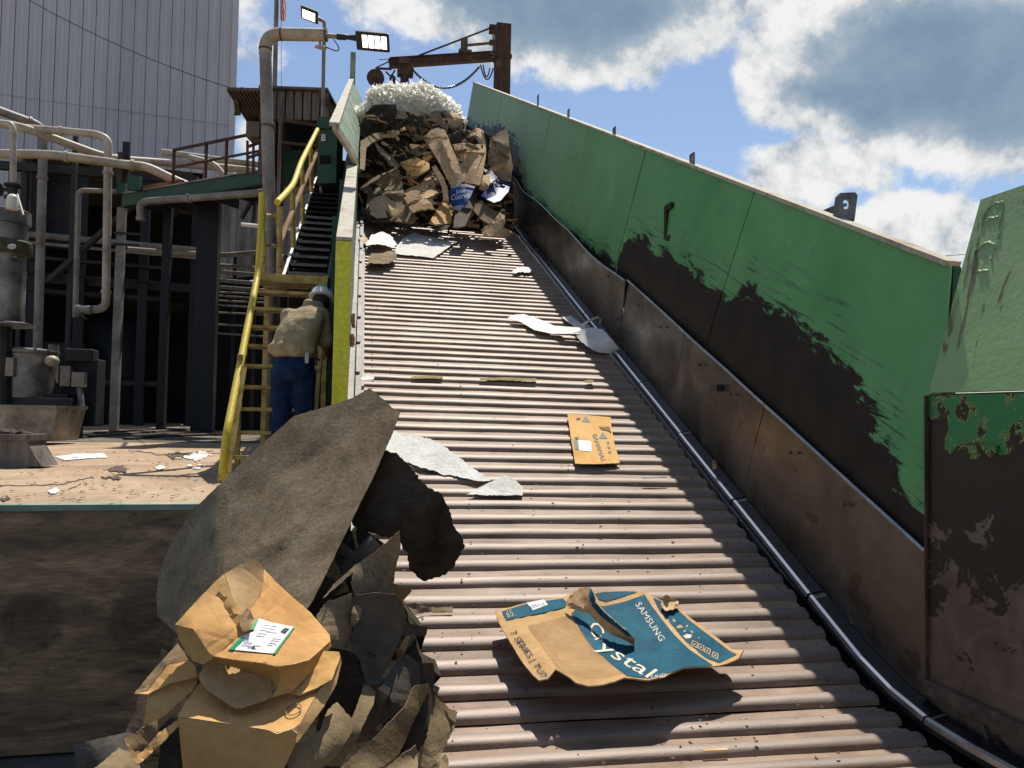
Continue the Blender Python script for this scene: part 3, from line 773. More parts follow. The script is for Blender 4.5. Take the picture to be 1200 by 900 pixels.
pt_ = lambda p, o_: c+Vector((p[0]*.66+p[1]*.12, -.3*p[0]+o_, p[1]*.92-.05))
m_.add([pt_(p, -.015) for p in vv]+[pt_(p, .015) for p in vv], [f for q in range(n) for f in ((2*q, 2*q+1, (2*q+3) % (2*n), (2*q+2) % (2*n)), tuple(2*n+k for k in ((2*q+2) % (2*n), (2*q+3) % (2*n), 2*q+1, 2*q)), (2*q+1, 2*n+2*q+1, 2*n+(2*q+3) % (2*n), (2*q+3) % (2*n)), ((2*q+2) % (2*n), 2*n+(2*q+2) % (2*n), 2*n+2*q, 2*q))])
m_.build('lifting_eye', 'stud_steel', tw)
r = ray(974, 249); c = CAM+r*(3.42/r.x); m_ = MB(); m_.box(c.x-.01, c.x+.02, c.y-.12, c.y+.1, c.z-.08, c.z+.02); m_.box(c.x-.01, c.x+.05, c.y-.12, c.y+.1, c.z+.02, c.z+.04); m_.build('bracket', 'stud_steel', tw)
# dark welded bracket shaped like a C on the wall
r = ray(784, 262); n = 1.6; c = CAM+r*(3.2/r.x)
m_ = MB()
for (a, b, c2, d2) in ((-.05, -.17, .0, .17), (.0, .12, .14, .17), (.0, -.17, .12, -.12)):
    m_.box(c.x-.03, c.x+.03, c.y-c2 if c2 > a else c.y-a, c.y-a, c.z+b, c.z+d2)
m_ = MB(); m_.box(c.x-.03, c.x+.04, c.y+.0, c.y+.07, c.z-.2, c.z+.2); m_.box(c.x-.03, c.x+.04, c.y-.11, c.y+.0, c.z+.14, c.z+.2); m_.box(c.x-.03, c.x+.04, c.y-.09, c.y+.0, c.z-.2, c.z-.14)
m_.build('weld_bracket', 'rail_black', tw)

# liner plates
tl = thing('liner_wall', (3.05, 8, -1.0), 'dark polished steel liner plates bolted along the foot of the green wall', 'liner')
ls = [None, 5.86, 7.35, 8.98, 10.9, 12.9, 15.4, 18.0, 21.0, 24.0]
for i in range(9):
    t0, t1 = ls[i], ls[i+1]; nt, nn = 10, 5; vs = []; uv = []; fs = []
    for a in range(nt+1):
        for b in range(nn+1):
            f = b/nn; n = .07+(NB-.03-.07)*f
            s0 = clip_t(n) if t0 is None else t0+.005
            tt = s0+(t1-.005-s0)*a/nt
            of = .012*mnoise.noise(Vector((tt*1.1, n*1.5, 8)))
            if i >= 3:
                of -= f*f*(.03+.07*(.5+.5*sin(tt*1.9))*min(1, (tt-8.98)/.6+.8))
                n -= f*f*.05*(.5+.5*sin(tt*2.6+1))
            p = wpt(tt, n, -.015+of)
            p.z += (zs(p.y)-(ZI+TA*p.y))*(1-f)
            vs.append(p); uv.append((tt, n))
    k = nn+1
    for a in range(nt):
        for b in range(nn): fs.append((a*k+b, a*k+b+1, (a+1)*k+b+1, (a+1)*k+b))
    m_ = MB(); m_.add(vs, fs); m_.uv = uv
    o = m_.build('liner_plate', 'liner_steel', tl, smooth=50)
    sd = o.modifiers.new('thickness', 'SOLIDIFY'); sd.thickness = .012; sd.offset = -1
    # rolled bright lip
    lip = [vs[a*k+nn]+Vector((-.008, 0, .006)) for a in range(nt+1)]
    MB().tube(lip, .012, 6).build('plate_lip', 'galv', tl, smooth=True)
    if i < 6:
        for q in (.3, .7):
            c = wpt((t0 or 4.3)+q*(t1-(t0 or 4.3)), .78, -.035); m_ = MB(); m_.tube([c, c+Vector((-.03, 0, 0))], .012, 8); m_.build('bolt', 'stud_steel', tl)
c = wpt(6.55, .72, -.04); MB().box(c.x-.03, c.x+.02, c.y-.07, c.y+.07, c.z-.03, c.z+.03).build('hinge', 'rail_black', tl)

# receiving hopper wall next to the camera
th = thing('hopper_wall', (3.1, 1.2, -1.02), 'near hopper wall, pale green flared top over a blotched brown steel plate', 'wall')
ZT = .80
def quad_plate(pts, name, mat, nu, nv, amp, th_=.014):
    a, b, c, d = map(Vector, pts); vs = []; fs = []
    for i in range(nu+1):
        for j in range(nv+1):
            u, v = i/nu, j/nv; p = a.lerp(b, u).lerp(d.lerp(c, u), v)
            p.x += amp*mnoise.noise(Vector((p.y*1.2, p.z*1.2, 3))); vs.append(p)
    for i in range(nu):
        for j in range(nv): fs.append((i*(nv+1)+j, i*(nv+1)+j+1, (i+1)*(nv+1)+j+1, (i+1)*(nv+1)+j))
    o = MB().add(vs, fs).build(name, mat, th, smooth=50)
    sd = o.modifiers.new('thickness', 'SOLIDIFY'); sd.thickness = th_; sd.offset = -1; return o
XH = 3.11
quad_plate([(XH, 3.742, -1.01), (XH, -1.5, -1.01), (XH, -1.5, ZT), (XH, 3.742, ZT)], 'lower_plate', 'hopper_lower', 8, 6, .006)
quad_plate([(XH+.004, 3.745, ZT+.012), (XH+.004, -1.5, ZT+.012), (XH+.27, -1.5, ZT+1.09), (XH+.27, 3.66, ZT+1.09)], 'upper_plate', 'hopper_upper', 10, 6, .006)
MB().box(XH-.012, XH+.03, -1.5, 3.735, ZT-.003, ZT+.008).build('shelf_edge', 'rust', th)
MB().box(XH-.05, XH-.014, -1.5, 3.76, -.83, -.745).build('wear_bar', 'scrap_dark', th, bevel=.008)
MB().box(XH-.035, XH+.0, 3.26, 3.46, .50, .545).build('weld_tab', 'hopper_lower', th)
MB().box(XH-.035, XH-.0, 3.738, 3.748, -1.0, ZT).build('plate_edge', 'rust', th)
# weld bead characters on the flared plate
def hp(yv, zv):  # point on upper plate
    f = (zv-ZT-.012)/1.078; return Vector((XH+.27*f-.014, yv, zv))
def weld(strokes, o_y, o_z, sc, name):
    m_ = MB()
    for st_ in strokes:
        pts = [hp(o_y-p[0]*sc, o_z+p[1]*sc) for p in st_]; pp = []
        for a, b in zip(pts, pts[1:]):
            for i in range(5): pp.append(a.lerp(b, i/5)+Vector((rnd.uniform(-.002, .002), rnd.uniform(-.004, .004), rnd.uniform(-.004, .004))))
        pp.append(pts[-1]); m_.tube(pp, [.007*rnd.uniform(.7, 1.4) for _ in pp], 6)
    m_.build(name, 'hopper_upper', th, smooth=True)
w1 = hp(3.5, 1.70); 
def uph(x, y):
    r = ray(x, y); p = CAM+r*((XH+.15)/r.x)
    for _ in range(5):
        f = (p.z-ZT)/1.078; p = CAM+r*((XH+.27*f)/r.x)
    return p.y, p.z
a_, b_ = uph(1166, 252)
weld([[(-.075, -.05), (-.055, .055), (.0, .075), (.07, .07), (.085, -.03), (.075, -.11)], [(-.07, -.045), (-.01, -.02), (.055, -.03)]], a_, b_, .8, 'weld_letter')
a_, b_ = uph(1157, 300)
weld([[(.06, .05), (.0, .075), (-.07, .04), (-.08, -.05)], [(-.03, -.08), (.05, -.09)], [(.06, .05), (.05, -.03)]], a_, b_, 1, 'weld_letter')
a_, b_ = uph(1173, 280); weld([[(0, .03), (0, .0)], [(0, -.03), (0, -.05)]], a_, b_, 1, 'weld_mark')

# ================================================================== left-hand side wall
YL = 7.0
def lpt(X, y, drop): return Vector((X, y, CAM.z-drop+TA*y))
tv = thing('guard_wall', (-.2, 10, 0), 'green guard wall beside the stairs with a yellow painted end and worn cap', 'wall')
ye = 11.1
top0 = lpt(0, YL, 1.78).z; 
def prism(poly_yz, x0, x1, mb_=None):
    m_ = mb_ or MB(); n = len(poly_yz)
    m_.add([(x0, y, z) for y, z in poly_yz]+[(x1, y, z) for y, z in poly_yz], [tuple(range(n-1, -1, -1)), tuple(range(n, 2*n))]+[(i, (i+1) % n, n+(i+1) % n, n+i) for i in range(n)])
    return m_
zc = lambda y, dr=1.80: CAM.z-dr+TA*y
prism([(YL+.02, -.3), (YL+.02, zc(YL)-.03), (ye, zc(ye)-.03), (ye, zc(ye)-2.6)], -.24, -.13).build('wall_body', 'pale_green_wall', tv)
prism([(YL+.02, -.3), (YL+.02, zc(YL)-.05), (ye, zc(ye)-.05), (ye, -.3)], -.26, -.243).build('outer_plate', 'green_dull', tv)
prism([(YL-.004, zc(YL)-.025), (YL-.004, zc(YL)+.008), (ye, zc(ye)+.008), (ye, zc(ye)-.025)], -.262, -.12).build('wall_cap', 'wall_cap', tv, bevel=.006)
MB().box(-.262, -.125, YL-.012, YL+.015, -.35, zc(YL)-.03).build('end_plate', 'yellow_end', tv, bevel=.004)
prism([(YL+.03, 0), (YL+.03, .25), (ye, zc(ye)-1.5), (ye, zc(ye)-2.0)], -.125, -.075).build('inner_plate', 'frame_grey', tv)
# flared upper wall
mt_ = MB(); vs = []; fs = []; nt, nn = 12, 4
yu0, yu1 = 11.1, 23.0
def flare(y, f):
    st = min(1.0, 0.0+(y-yu0)/1.0) if False else 1.0
    return Vector((-.13-.30*f**1.2, y-.7*f*0, CAM.z-1.80+.62*f+TA*y))
for a in range(nt+1):
    for b in range(nn+1):
        f = b/nn; y = yu0+(yu1-yu0)*a/nt-.75*f*(1 if a < nt else 0); vs.append(flare(y, f))
for a in range(nt):
    for b in range(nn): fs.append((a*(nn+1)+b, (a+1)*(nn+1)+b, (a+1)*(nn+1)+b+1, a*(nn+1)+b+1))
o = mt_.add(vs, fs).build('flared_panel', 'pale_green_wall', tv, smooth=False); sd = o.modifiers.new('t', 'SOLIDIFY'); sd.thickness = .02; sd.offset = 0
capp = [vs[b] for b in range(nn+1)]+[vs[a*(nn+1)+nn] for a in range(1, nt+1)]
for a, b in zip(capp, capp[1:]):
    pass
m_ = MB()
for b in range(nn): m_.bar(vs[b], vs[b+1], .12, .05, (1, 0, 0))
m_.build('front_cap', 'wall_cap', tv)
m_ = MB(); m_.bar(vs[nn]+Vector((0, 0, .02)), vs[nt*(nn+1)+nn]+Vector((0, 0, .02)), .13, .05); m_.build('top_cap', 'wall_cap', tv)
prism([(yu0-.1, -.3), (yu0-.1, zc(yu0)-.02), (yu1, zc(yu1)-.02), (yu1, -.3)], -.29, -.132).build('upper_body', 'green_dull', tv)
for y in np.arange(12.5, 22, 2.0):
    m_ = MB(); m_.bar(flare(y, .02)+Vector((.015, 0, 0)), flare(y-.6, .98)+Vector((.015, 0, 0)), .03, .02, (1, 0, 0)); m_.build('panel_seam', 'wall_cap', tv)
c = flare(22.6, 1.05); MB().box(c.x-.03, c.x+.12, c.y-.1, c.y+.1, c.z-.3, c.z+.75).build('end_post', 'pale_green_wall', tv)
for y in (8.1, 10.2):
    MB().box(-.34, -.262, y, y+.08, 0, zc(y)-.06).build('stiffener', 'green_dull', tv)
# ================================================================== corrugated process building
FQ = P(268, 300, 28.0); FD = (RT*2500+FW*906); FD = Vector((FD.x, FD.y, 0)).normalized(); FN = Vector((FD.y, -FD.x, 0))   # FN faces the camera
def fb(s, z, off=0): p = FQ-FD*s+FN*off; return Vector((p.x, p.y, z))
tb = thing('corrugated_building', fb(6.5, 0, -4), 'tall pale grey building clad in vertical corrugated sheets behind the pipes', 'building')
def cladsheet():
    m_ = MB(); W_ = .40
    prof = [(0, 0), (0, .05), (.03, .05), (.045, 0), (.13, 0), (.14, .012), (.15, 0), (.26, 0), (.27, .012), (.28, 0), (W_-.016, 0), (W_-.016, -.02), (0, -.02)]
    return prof
def put_sheet(s, z0, z1, mat, parent, off=0, name='cladding_sheet'):
    prof = cladsheet(); n = len(prof)
    v = [fb(s+a, z0, b+off) for a, b in prof]+[fb(s+a, z1, b+off) for a, b in prof]
    return MB().add(v, [tuple(range(n)), tuple(range(2*n-1, n-1, -1))]+[(i, n+i, n+(i+1) % n, (i+1) % n) for i in range(n)]).build(name, mat, parent)
s = 0.15
while s < 14.2:
    put_sheet(s, 10.98, 18.4, 'cladding', tb, rnd.uniform(0, .006))
    z0 = 6.6 if s < .6 else (9.1 if s < 6.6 else 7.05)
    put_sheet(s, z0, 11.02, 'cladding', tb, -.034)
    s += .40
MB().obox(fb(.14, 6.6, -.05), FD*.22, FN*.16, (0, 0, 11.8)).build('corner_trim', 'cladding', tb)
MB().obox(fb(14.6, 9.3, -.08), FD*14.5, -FN*7.5, (0, 0, 9.0)).build('upper_body', 'cladding_old', tb)
MB().obox(fb(14.6, 7.2, -.08), FD*8.0, -FN*2.5, (0, 0, 2.1)).build('lower_body', 'cladding_old', tb)
MB().obox(fb(14.6, 0, -7.5), FD*15.5, -FN*.2, (0, 0, 9.3)).build('back_wall', 'shade_black', tb)
MB().obox(fb(14.9, 0, -.1), FD*.2, -FN*7.4, (0, 0, 9.3)).build('end_wall', 'shade_black', tb)
MB().obox(fb(-3.2, 0, -4.4), FD*.2, -FN*3, (0, 0, 9.0)).build('end_wall', 'shade_black', tb)
for s in (1.3, 3.0, 5.0, 6.4, 9.5, 12.5):
    MB().obox(fb(s, 0, -.6), FD*.30, -FN*.3, (0, 0, 9.25)).build('steel_column', 'blue_black', tb)
MB().obox(fb(14, 4.9, -.9), FD*13.5, -FN*.25, (0, 0, .3)).build('floor_beam', 'dark_machine', tb)
MB().obox(fb(14, 4.7, -1.2), FD*13.5, -FN*6, (0, 0, .2)).build('mezzanine_slab', 'shade_black', tb)
MB().obox(fb(6.3, 6.2, -1.3), FD*1.5, -FN*.1, (0, 0, 2.6)).build('louvre_panel', 'dark_machine', tb)
# dark vessels and cabinets inside the open bay
tag(MB().lathe(fb(3.9, 0, -3.0), [(.9, 0), (.95, .1), (.95, 3.6), (.5, 4.1)], 20).build('dark_vessel', 'blue_black', smooth=True), 'dark upright vessel deep in the shadowed building bay', 'vessel')
tag(MB().obox(fb(6.0, 0, -1.4), FD*1.3, -FN*.7, (0, 0, 2.9)).build('control_cabinet', 'dark_machine', bevel=.02), 'dim grey control cabinet behind the thin grey post', 'cabinet')
def bay_pipe(label, s0, s1, z0, z1, off, rad, mat='pipe_dark', group='pipes in the dark bay'):
    o = MB().tube([fb(s0, z0, off), fb(s1, z1, off)], rad, 8).build('bay_pipe', mat, smooth=True); tag(o, label, 'pipe', group)
ZB = lambda y: .66+(480-y)/906*27.
lab = ['highest pale pipe crossing the bay under the cladding', 'second pale pipe down in the dark bay', 'third grey pipe down crossing the dark bay', 'fourth thin pipe down crossing the dark bay', 'fifth thin pipe down in the bay above the pump valves', 'lowest dark pipe behind the pump motor']
for i, (y0, y1, rd, mt_) in enumerate(((285, 290, .11, 'pipe_grey'), (293, 299, .06, 'pipe_grey'), (309, 313, .07, 'pipe_dark'), (328, 330, .05, 'pipe_dark'), (347, 350, .10, 'pipe_dark'), (453, 452, .12, 'pipe_dark'))):
    bay_pipe(lab[i], 10.5, -.6 if i < 2 else 2.0, ZB(y0), ZB(y1), -.2-.12*i, rd, mt_)

# dark block added to shut out the sky behind the stairs
q0 = P(215, 480, 30.0); q1 = P(425, 480, 27.0); u = Vector((q1.x-q0.x, q1.y-q0.y, 0))
tag(MB().obox(Vector((q0.x, q0.y, 0)), u, Vector((u.y, -u.x, 0)).normalized()*-3, (0, 0, 5.4)).build('rear_backing', 'shade_black'), 'dark backing block added behind the stairs and the conduits', 'building')

# weathered cladding wall under the walkway
to = thing('weathered_wall', P(300, 470, 25), 'weathered grey board wall under the walkway beside the tall pipe', 'wall')
p0 = P(250, 300, 25.6); p1 = P(372, 300, 23.5); dx = Vector((p1.x-p0.x, p1.y-p0.y, 0)); L = dx.length; dx.normalize(); nx_ = Vector((dx.y, -dx.x, 0))
x = 0
while x < L:
    wd = .36; o = Vector((p0.x, p0.y, 4.9))+dx*x+nx_*rnd.uniform(0, .015)
    MB().obox(o, dx*(wd-.015), nx_*.03, (0, 0, 2.7+rnd.uniform(-.04, .04))).build('weathered_board', 'cladding_old', to)
    x += wd
MB().obox(Vector((p0.x, p0.y, 4.8))-nx_*.05, dx*L, nx_*.04, (0, 0, 3.0)).build('backing', 'shade_black', to)
# bright parallel conduits behind the stairs
CL = ['topmost', 'second from the top', 'third from the top', 'fourth from the top', 'fifth from the top', 'sixth from the top', 'lowest']
for i, y in enumerate((311, 319, 329, 337, 347, 358, 391)):
    a = P(248, y-1, 22.0+.1*i); b = P(316, y+4, 20.5+.1*i)
    tag(MB().tube([a, b], .055 if i < 4 else .03, 8).build('conduit_pipe', 'conduit', smooth=True), 'pale conduit behind the yellow handrail, %s of its bank' % CL[i], 'pipe', 'bank of conduits behind the stairs')
trk = thing('conduit_rack', P(285, 470, 22.6), 'dark steel rack carrying the conduits behind the yellow handrail', 'rack')
for x in (252, 276, 300):
    a = P(x, 300, 22.6); m_ = MB(); m_.box(a.x-.05, a.x+.05, a.y-.05, a.y+.05, 0, a.z); m_.build('upright', 'dark_machine', trk)
for y in (342, 352, 366, 380):
    m_ = MB(); m_.tube([P(250, y, 22.5), P(316, y+3, 22.0)], .03, 6); m_.build('rung', 'conduit', trk)
a = P(285, 480, 23.2); MB().box(a.x-1.0, a.x+1.2, a.y, a.y+.15, 0, 4.4).build('back_panel', 'shade_black', trk)

# ================================================================== pipework in front of the building
def pipe(name, px, rpx, mat, label, rad_bend=.5, cat='pipe', group=None, flanges=()):
    pts = [P(*q) for q in px]
    t = thing(name, (pts[-1].x, pts[-1].y, min(p.z for p in pts)), label, cat, group)
    rd = rpx*px[0][2]/FPX
    MB().tube(bend(pts, rad_bend), rd, 14).build('pipe_run', mat, t, smooth=True)
    for (i, f) in flanges:
        c = pts[i].lerp(pts[i+1], f); ax = (pts[i+1]-pts[i]).normalized()
        MB().lathe(c-ax*.04, [(rd*1.25, 0), (rd*1.25, .08)], 16, ax).build('pipe_joint', mat, t, smooth=True)
    return t
PD = 21.0
pipe('steam_pipe', [(-14, 125, 21.5), (46, 147, 22.5), (51, 158, 22.5), (44, 412, 22.4)], 5.2, 'pipe_grey', 'grey pipe that comes in high at the frame edge and drops to the pump', .45, flanges=((0, .8), (2, .2)))
pipe('steam_pipe', [(-14, 143, 20.6), (24, 148, 20.8), (128, 186, 22.3), (200, 191, 23.5), (300, 200, 24.0)], 5.0, 'pipe_cream', 'cream pipe sloping down long across the cladding to the walkway', .5, flanges=((1, .3), (2, .1)))
pipe('steam_pipe', [(30, 150, 21.0), (112, 157, 21.4), (127, 163, 21.4), (124, 362, 21.4), (100, 363, 21.2)], 4.6, 'pipe_cream', 'cream pipe with a rounded elbow dropping to the valve', .35, flanges=((0, .5), (2, .2), (2, .9)))
pipe('steam_pipe', [(-10, 180, 20.0), (60, 181, 20.2), (148, 193, 20.6), (172, 195, 20.8), (196, 207, 21.0), (230, 222, 21.3)], 5.4, 'pipe_cream', 'lower thick cream pipe ending under the walkway railing', .4, flanges=((1, .2), (2, .3)))
pipe('riser_pipe', [(-8, 143, 19.6), (13, 145, 19.6), (15.5, 152, 19.6), (15, 232, 19.6)], 3.4, 'pipe_cream', 'short cream riser dropping to the valve on the filter tank', .25, flanges=((2, .05),))
pipe('branch_pipe', [(88, 372, 21.8), (92, 226, 21.8), (97, 223, 21.8), (170, 226, 22.6)], 3.0, 'pipe_grey', 'thin grey pipe with a top elbow between the thick risers', .25)
pipe('branch_pipe', [(165, 258, 20.2), (164, 240, 20.2), (172, 236, 20.2), (305, 226, 18.4), (395, 219, 16.8)], 4.2, 'pipe_grey', 'grey pipe running along beneath the walkway beam', .35, flanges=((2, .4), (0, .1)))
pipe('branch_pipe', [(150, 292, 21.4), (200, 296, 21.6), (262, 299, 21.6), (316, 295, 21.0)], 3.0, 'pipe_grey', 'grey pipe crossing at mid height behind the stairs', .2)
pipe('header_pipe', [(190, 178, 23.6), (262, 188, 23.6), (305, 193, 23.6)], 3.8, 'pipe_cream', 'upper cream pipe behind the walkway railing', .4)
pipe('header_pipe', [(222, 184, 23.0), (252, 192, 23.0), (264, 208, 23.0), (268, 214, 23)], 3.4, 'pipe_cream', 'short cream pipe turning down behind the railing post', .3)
tag(MB().bar(P(56, 330, 21.9), P(160, 236, 21.9), .17, .12).build('brace_bar', 'pipe_dark'), 'dark diagonal brace crossing behind the drop pipes', 'brace')
tag(MB().bar(P(-10, 193, 22.8), P(232, 212, 23.4), .2, .24).build('support_beam', 'pipe_dark'), 'dark horizontal beam under the cream pipes', 'beam')
for (x, y0, y1, d_, w_, lb) in ((89, 158, 420, 22.4, .12, 'thin dark post standing behind the elbow pipe'), (29, 200, 300, 22.9, .1, 'short dark post under the beam behind the tank')):
    a = P(x, y0, d_); m_ = MB(); m_.box(a.x-w_/2, a.x+w_/2, a.y-w_/2, a.y+w_/2, 0, a.z); tag(m_.build('steel_post', 'pipe_dark'), lb, 'post')
# valve at the foot of the elbow pipe
tvv = thing('gate_valve', P(96, 365, 21.1), 'grey valve with a hanging lever at the foot of the elbow pipe', 'valve')
a = P(92, 363, 21.1); MB().ball(a, .15).build('valve_body', 'pipe_grey', tvv, smooth=True)
MB().tube([a+RT*.05, a+RT*.35], .12, 12).build('flange', 'pipe_grey', tvv, smooth=True)
MB().bar(a, P(101, 374, 21.0), .06, .05).build('lever', 'pipe_dark', tvv)
tg = thing('riser_valve', P(15, 224, 19.5), 'dark flanged valve on the riser above the tank', 'valve')
a = P(15, 222, 19.5); MB().lathe(a-Vector((0, 0, .25)), [(.1, 0), (.19, .02), (.19, .07), (.1, .09), (.12, .2), (.1, .3), (.2, .32), (.2, .38), (.1, .4)], 14).build('valve_body', 'pipe_dark', tg, smooth=True)
MB().tube([a, a-RT*.35], .05, 8).build('valve_stem', 'pipe_dark', tg)
MB().lathe(a-RT*.36, [(.17, 0), (.17, .03)], 14, RT).build('handwheel', 'pipe_dark', tg)

# walkway platform
tp = thing('walkway', P(145, 503, 20.9), 'rusty steel walkway with railing carried on a grey post', 'walkway')
A = P(143, 228, 20.9); B = P(308, 208.5, 18.6); B.z = A.z
ax = (B-A); Lw = ax.length; ax.normalize(); bk = Vector((-ax.y, ax.x, 0))
if bk.dot(FW) < 0: bk = -bk
def wp(l, dep, h): return A+ax*l+bk*dep+Vector((0, 0, h))
MB().obox(wp(0, 0, -.32), ax*Lw, bk*.04, (0, 0, .32)).build('edge_beam', 'green_dull', tp)
MB().obox(wp(0, -.05, .0), ax*Lw, bk*.16, (0, 0, .035)).build('beam_flange', 'pipe_grey', tp)
MB().obox(wp(0, -.05, -.36), ax*Lw, bk*.16, (0, 0, .035)).build('beam_flange', 'pipe_dark', tp)
MB().obox(wp(.6, .12, .03), ax*(Lw-.6), bk*1.4, (0, 0, .05)).build('deck_plate', 'rust_red', tp)
MB().obox(wp(.6, .14, .085), ax*1.5, bk*.1, (0, 0, .12)).build('toe_board', 'rust_red', tp)
for l in np.arange(.3, Lw, .8): MB().obox(wp(l, .1, -.3), ax*.06, bk*1.4, (0, 0, .25)).build('joist', 'pipe_dark', tp)
for x in (193, 253, 289):
    a = P(x, 212, 20.0); l = (Vector((a.x, a.y, 0))-Vector((A.x, A.y, 0))).dot(ax); q = wp(l, .1, 0)
    MB().obox(q, ax*.055, bk*.055, (0, 0, 1.0)).build('rail_post', 'rust', tp)
l0 = (P(193, 212, 20)-A).dot(ax)
MB().bar(wp(l0, .12, 1.0), wp(Lw, .12, 1.02), .06, .06).build('top_rail', 'rust', tp)
MB().bar(wp(l0, .12, .54), wp(Lw, .12, .56), .05, .05).build('mid_rail', 'rust', tp)
MB().box(A.x-.1, A.x+.1, A.y-.05, A.y+.15, 0, A.z-.36).build('support_post', 'pipe_grey', tp)
MB().box(A.x-.12, A.x+.1, A.y-.1, A.y+.15, A.z, A.z+.5).build('end_bracket', 'green_dull', tp)
for z in (A.z-1.4, A.z-1.1): MB().box(A.x-.16, A.x+.5, A.y-.1, A.y-.05, z, z+.06).build('pipe_clamp', 'pipe_dark', tp)
a = P(148, 166, 20.8); MB().box(a.x-.09, a.x+.09, a.y, a.y+.1, A.z+.3, a.z).build('pipe_stand', 'pipe_dark', tp)
a = P(141, 178, 20.6); MB().box(a.x-.06, a.x+.06, a.y, a.y+.1, A.z+.3, a.z).build('pipe_stand', 'rust', tp)
a = P(155, 211, 20.3); MB().box(a.x-.12, a.x+.2, a.y, a.y+.15, a.z-.25, a.z+.12).build('junction_box', 'green_dull', tp)
MB().bar(P(283, 256, 19.3), P(295, 236, 19.2), .08, .08).build('knee_brace', 'pipe_dark', tp)
MB().bar(P(299, 236, 19.2), P(297, 262, 19.2), .14, .08, (1, 0, 0)).build('knee_brace', 'pipe_dark', tp)

# ================================================================== filter tank, pump, bins at the frame edge
DT = 15.0
tt_ = thing('filter_tank', P(5, 480, DT), 'upright steel filter tank with a mossy flange at the frame edge', 'tank')
c = P(3, 383, DT); k = DT/FPX
def hz(y): return (383-y)*k
MB().lathe(c, [(25*k, 0), (33*k, .02), (33*k, .06), (22*k, .10), (21.5*k, hz(300)), (24*k, hz(298))], 28).build('lower_shell', 'tank_steel', tt_, smooth=30)
MB().lathe(c, [(26*k, hz(299)), (27*k, hz(297)), (27*k, hz(284)), (25*k, hz(282))], 28).build('flange', 'moss_rust', tt_, smooth=30)
MB().lathe(c, [(22*k, hz(283)), (22*k, hz(263)), (24.5*k, hz(262)), (24.5*k, hz(247)), (20*k, hz(245))], 28).build('upper_shell', 'tank_steel', tt_, smooth=30)
MB().lathe(P(14, 246, DT-.25), [(6*k, 0), (6*k, .15), (5.5*k, .25), (3*k, .3)], 14).build('top_cap', 'foam_strip', tt_, smooth=30)
MB().tube([P(3, 383, DT), P(3, 480, DT)], .16, 12).build('support_leg', 'dark_machine', tt_)
MB().tube([P(20, 228, DT), P(27, 252, DT-.3)], .025, 6).build('brace_wire', 'pipe_grey', tt_)
MB().ball(P(14, 289, DT-.48), (.075, .02, .05), 12, 8).build('name_plate', 'label_grey', tt_, smooth=True)
MB().ball(P(16, 304, DT-.38), (.06, .02, .06), 12, 8).build('gauge', 'dark_machine', tt_, smooth=True)
tu = thing('pulp_pump', P(30, 500, 15.6), 'round grey pump housing with a bearing and side motor by the tank', 'pump')
c = P(26, 466, 15.6); k = 15.6/FPX
MB().lathe(c, [(34*k, 0), (34*k, 50*k), (36*k, 52*k), (36*k, 55*k), (20*k, 58*k)], 26).build('pump_housing', 'tank_steel', tu, smooth=30)
for i in range(14):
    an = 2*pi*i/14; MB().lathe(c+Vector((35*k*cos(an), 35*k*sin(an), 54*k)), [(.03, 0), (.03, .05)], 6).build('bolt', 'pipe_grey', tu)
MB().ball(P(61, 423, 15.2), (.13, .13, .11), 14, 9).build('bearing_cap', 'pipe_cream', tu, smooth=True)
a = P(5, 412, 15.0); MB().ball(a, (.08, .06, .12)).build('blue_actuator', 'blue_paint', tu, smooth=True)
a = P(4, 394, 15.0); MB().ball(a, (.1, .08, .08)).build('pressure_head', 'pipe_cream', tu, smooth=True)
MB().box(*sum(([q-w_, q+w_] for q, w_ in zip(P(10, 430, 15.0), (.12, .1, .18))), [])).build('terminal_box', 'pipe_grey', tu, bevel=.01)
a = P(40, 484, 15.4); MB().box(a.x-.65, a.x+.75, a.y-.3, a.y+.5, 0, a.z+.3).build('plinth', 'dark_machine', tu, bevel=.01)
tm = thing('electric_motor', P(88, 495, 15.8), 'dark electric motor with grey terminal boxes and a looping conduit', 'motor')
a = P(95, 440, 16.2); MB().box(a.x-.3, a.x+.36, a.y-.2, a.y+.4, 0.25, a.z+.35).build('motor_body', 'blue_black', tm, bevel=.03)
a = P(96, 417, 16.0); MB().box(a.x-.27, a.x+.27, a.y-.2, a.y+.2, a.z-.13, a.z+.13).build('motor_cowl', 'dark_machine', tm, bevel=.03)
a = P(78, 441, 15.8); MB().box(a.x-.1, a.x+.1, a.y-.1, a.y+.1, a.z-.21, a.z+.21).build('switch_box', 'pipe_grey', tm, bevel=.015)
a = P(93, 445, 15.7); MB().box(a.x-.12, a.x+.12, a.y-.1, a.y+.1, a.z-.15, a.z+.15).build('terminal_box', 'pipe_grey', tm, bevel=.015)
MB().tube(bend([P(93, 452, 15.7), P(96, 480, 15.6), P(92, 494, 15.4), P(78, 503, 15.2), P(62, 503, 15.0)], .5), .06, 10).build('conduit', 'conduit', tm, smooth=True)
MB().tube(bend([P(66, 491, 15.4), P(85, 493, 15.4), P(92, 497, 15.4)], .3), .03, 8).build('conduit', 'conduit', tm, smooth=True)
a = P(82, 462, 15.6); MB().box(a.x-.5, a.x-.02, a.y-.1, a.y+.2, 0, a.z).build('motor_stand', 'pipe_dark', tm)
a = P(63, 404, 16.2); m_ = MB(); m_.tube([a, a-Vector((0, 0, .8))], .1, 10); m_.build('coupling_post', 'pipe_grey', tm, smooth=True)
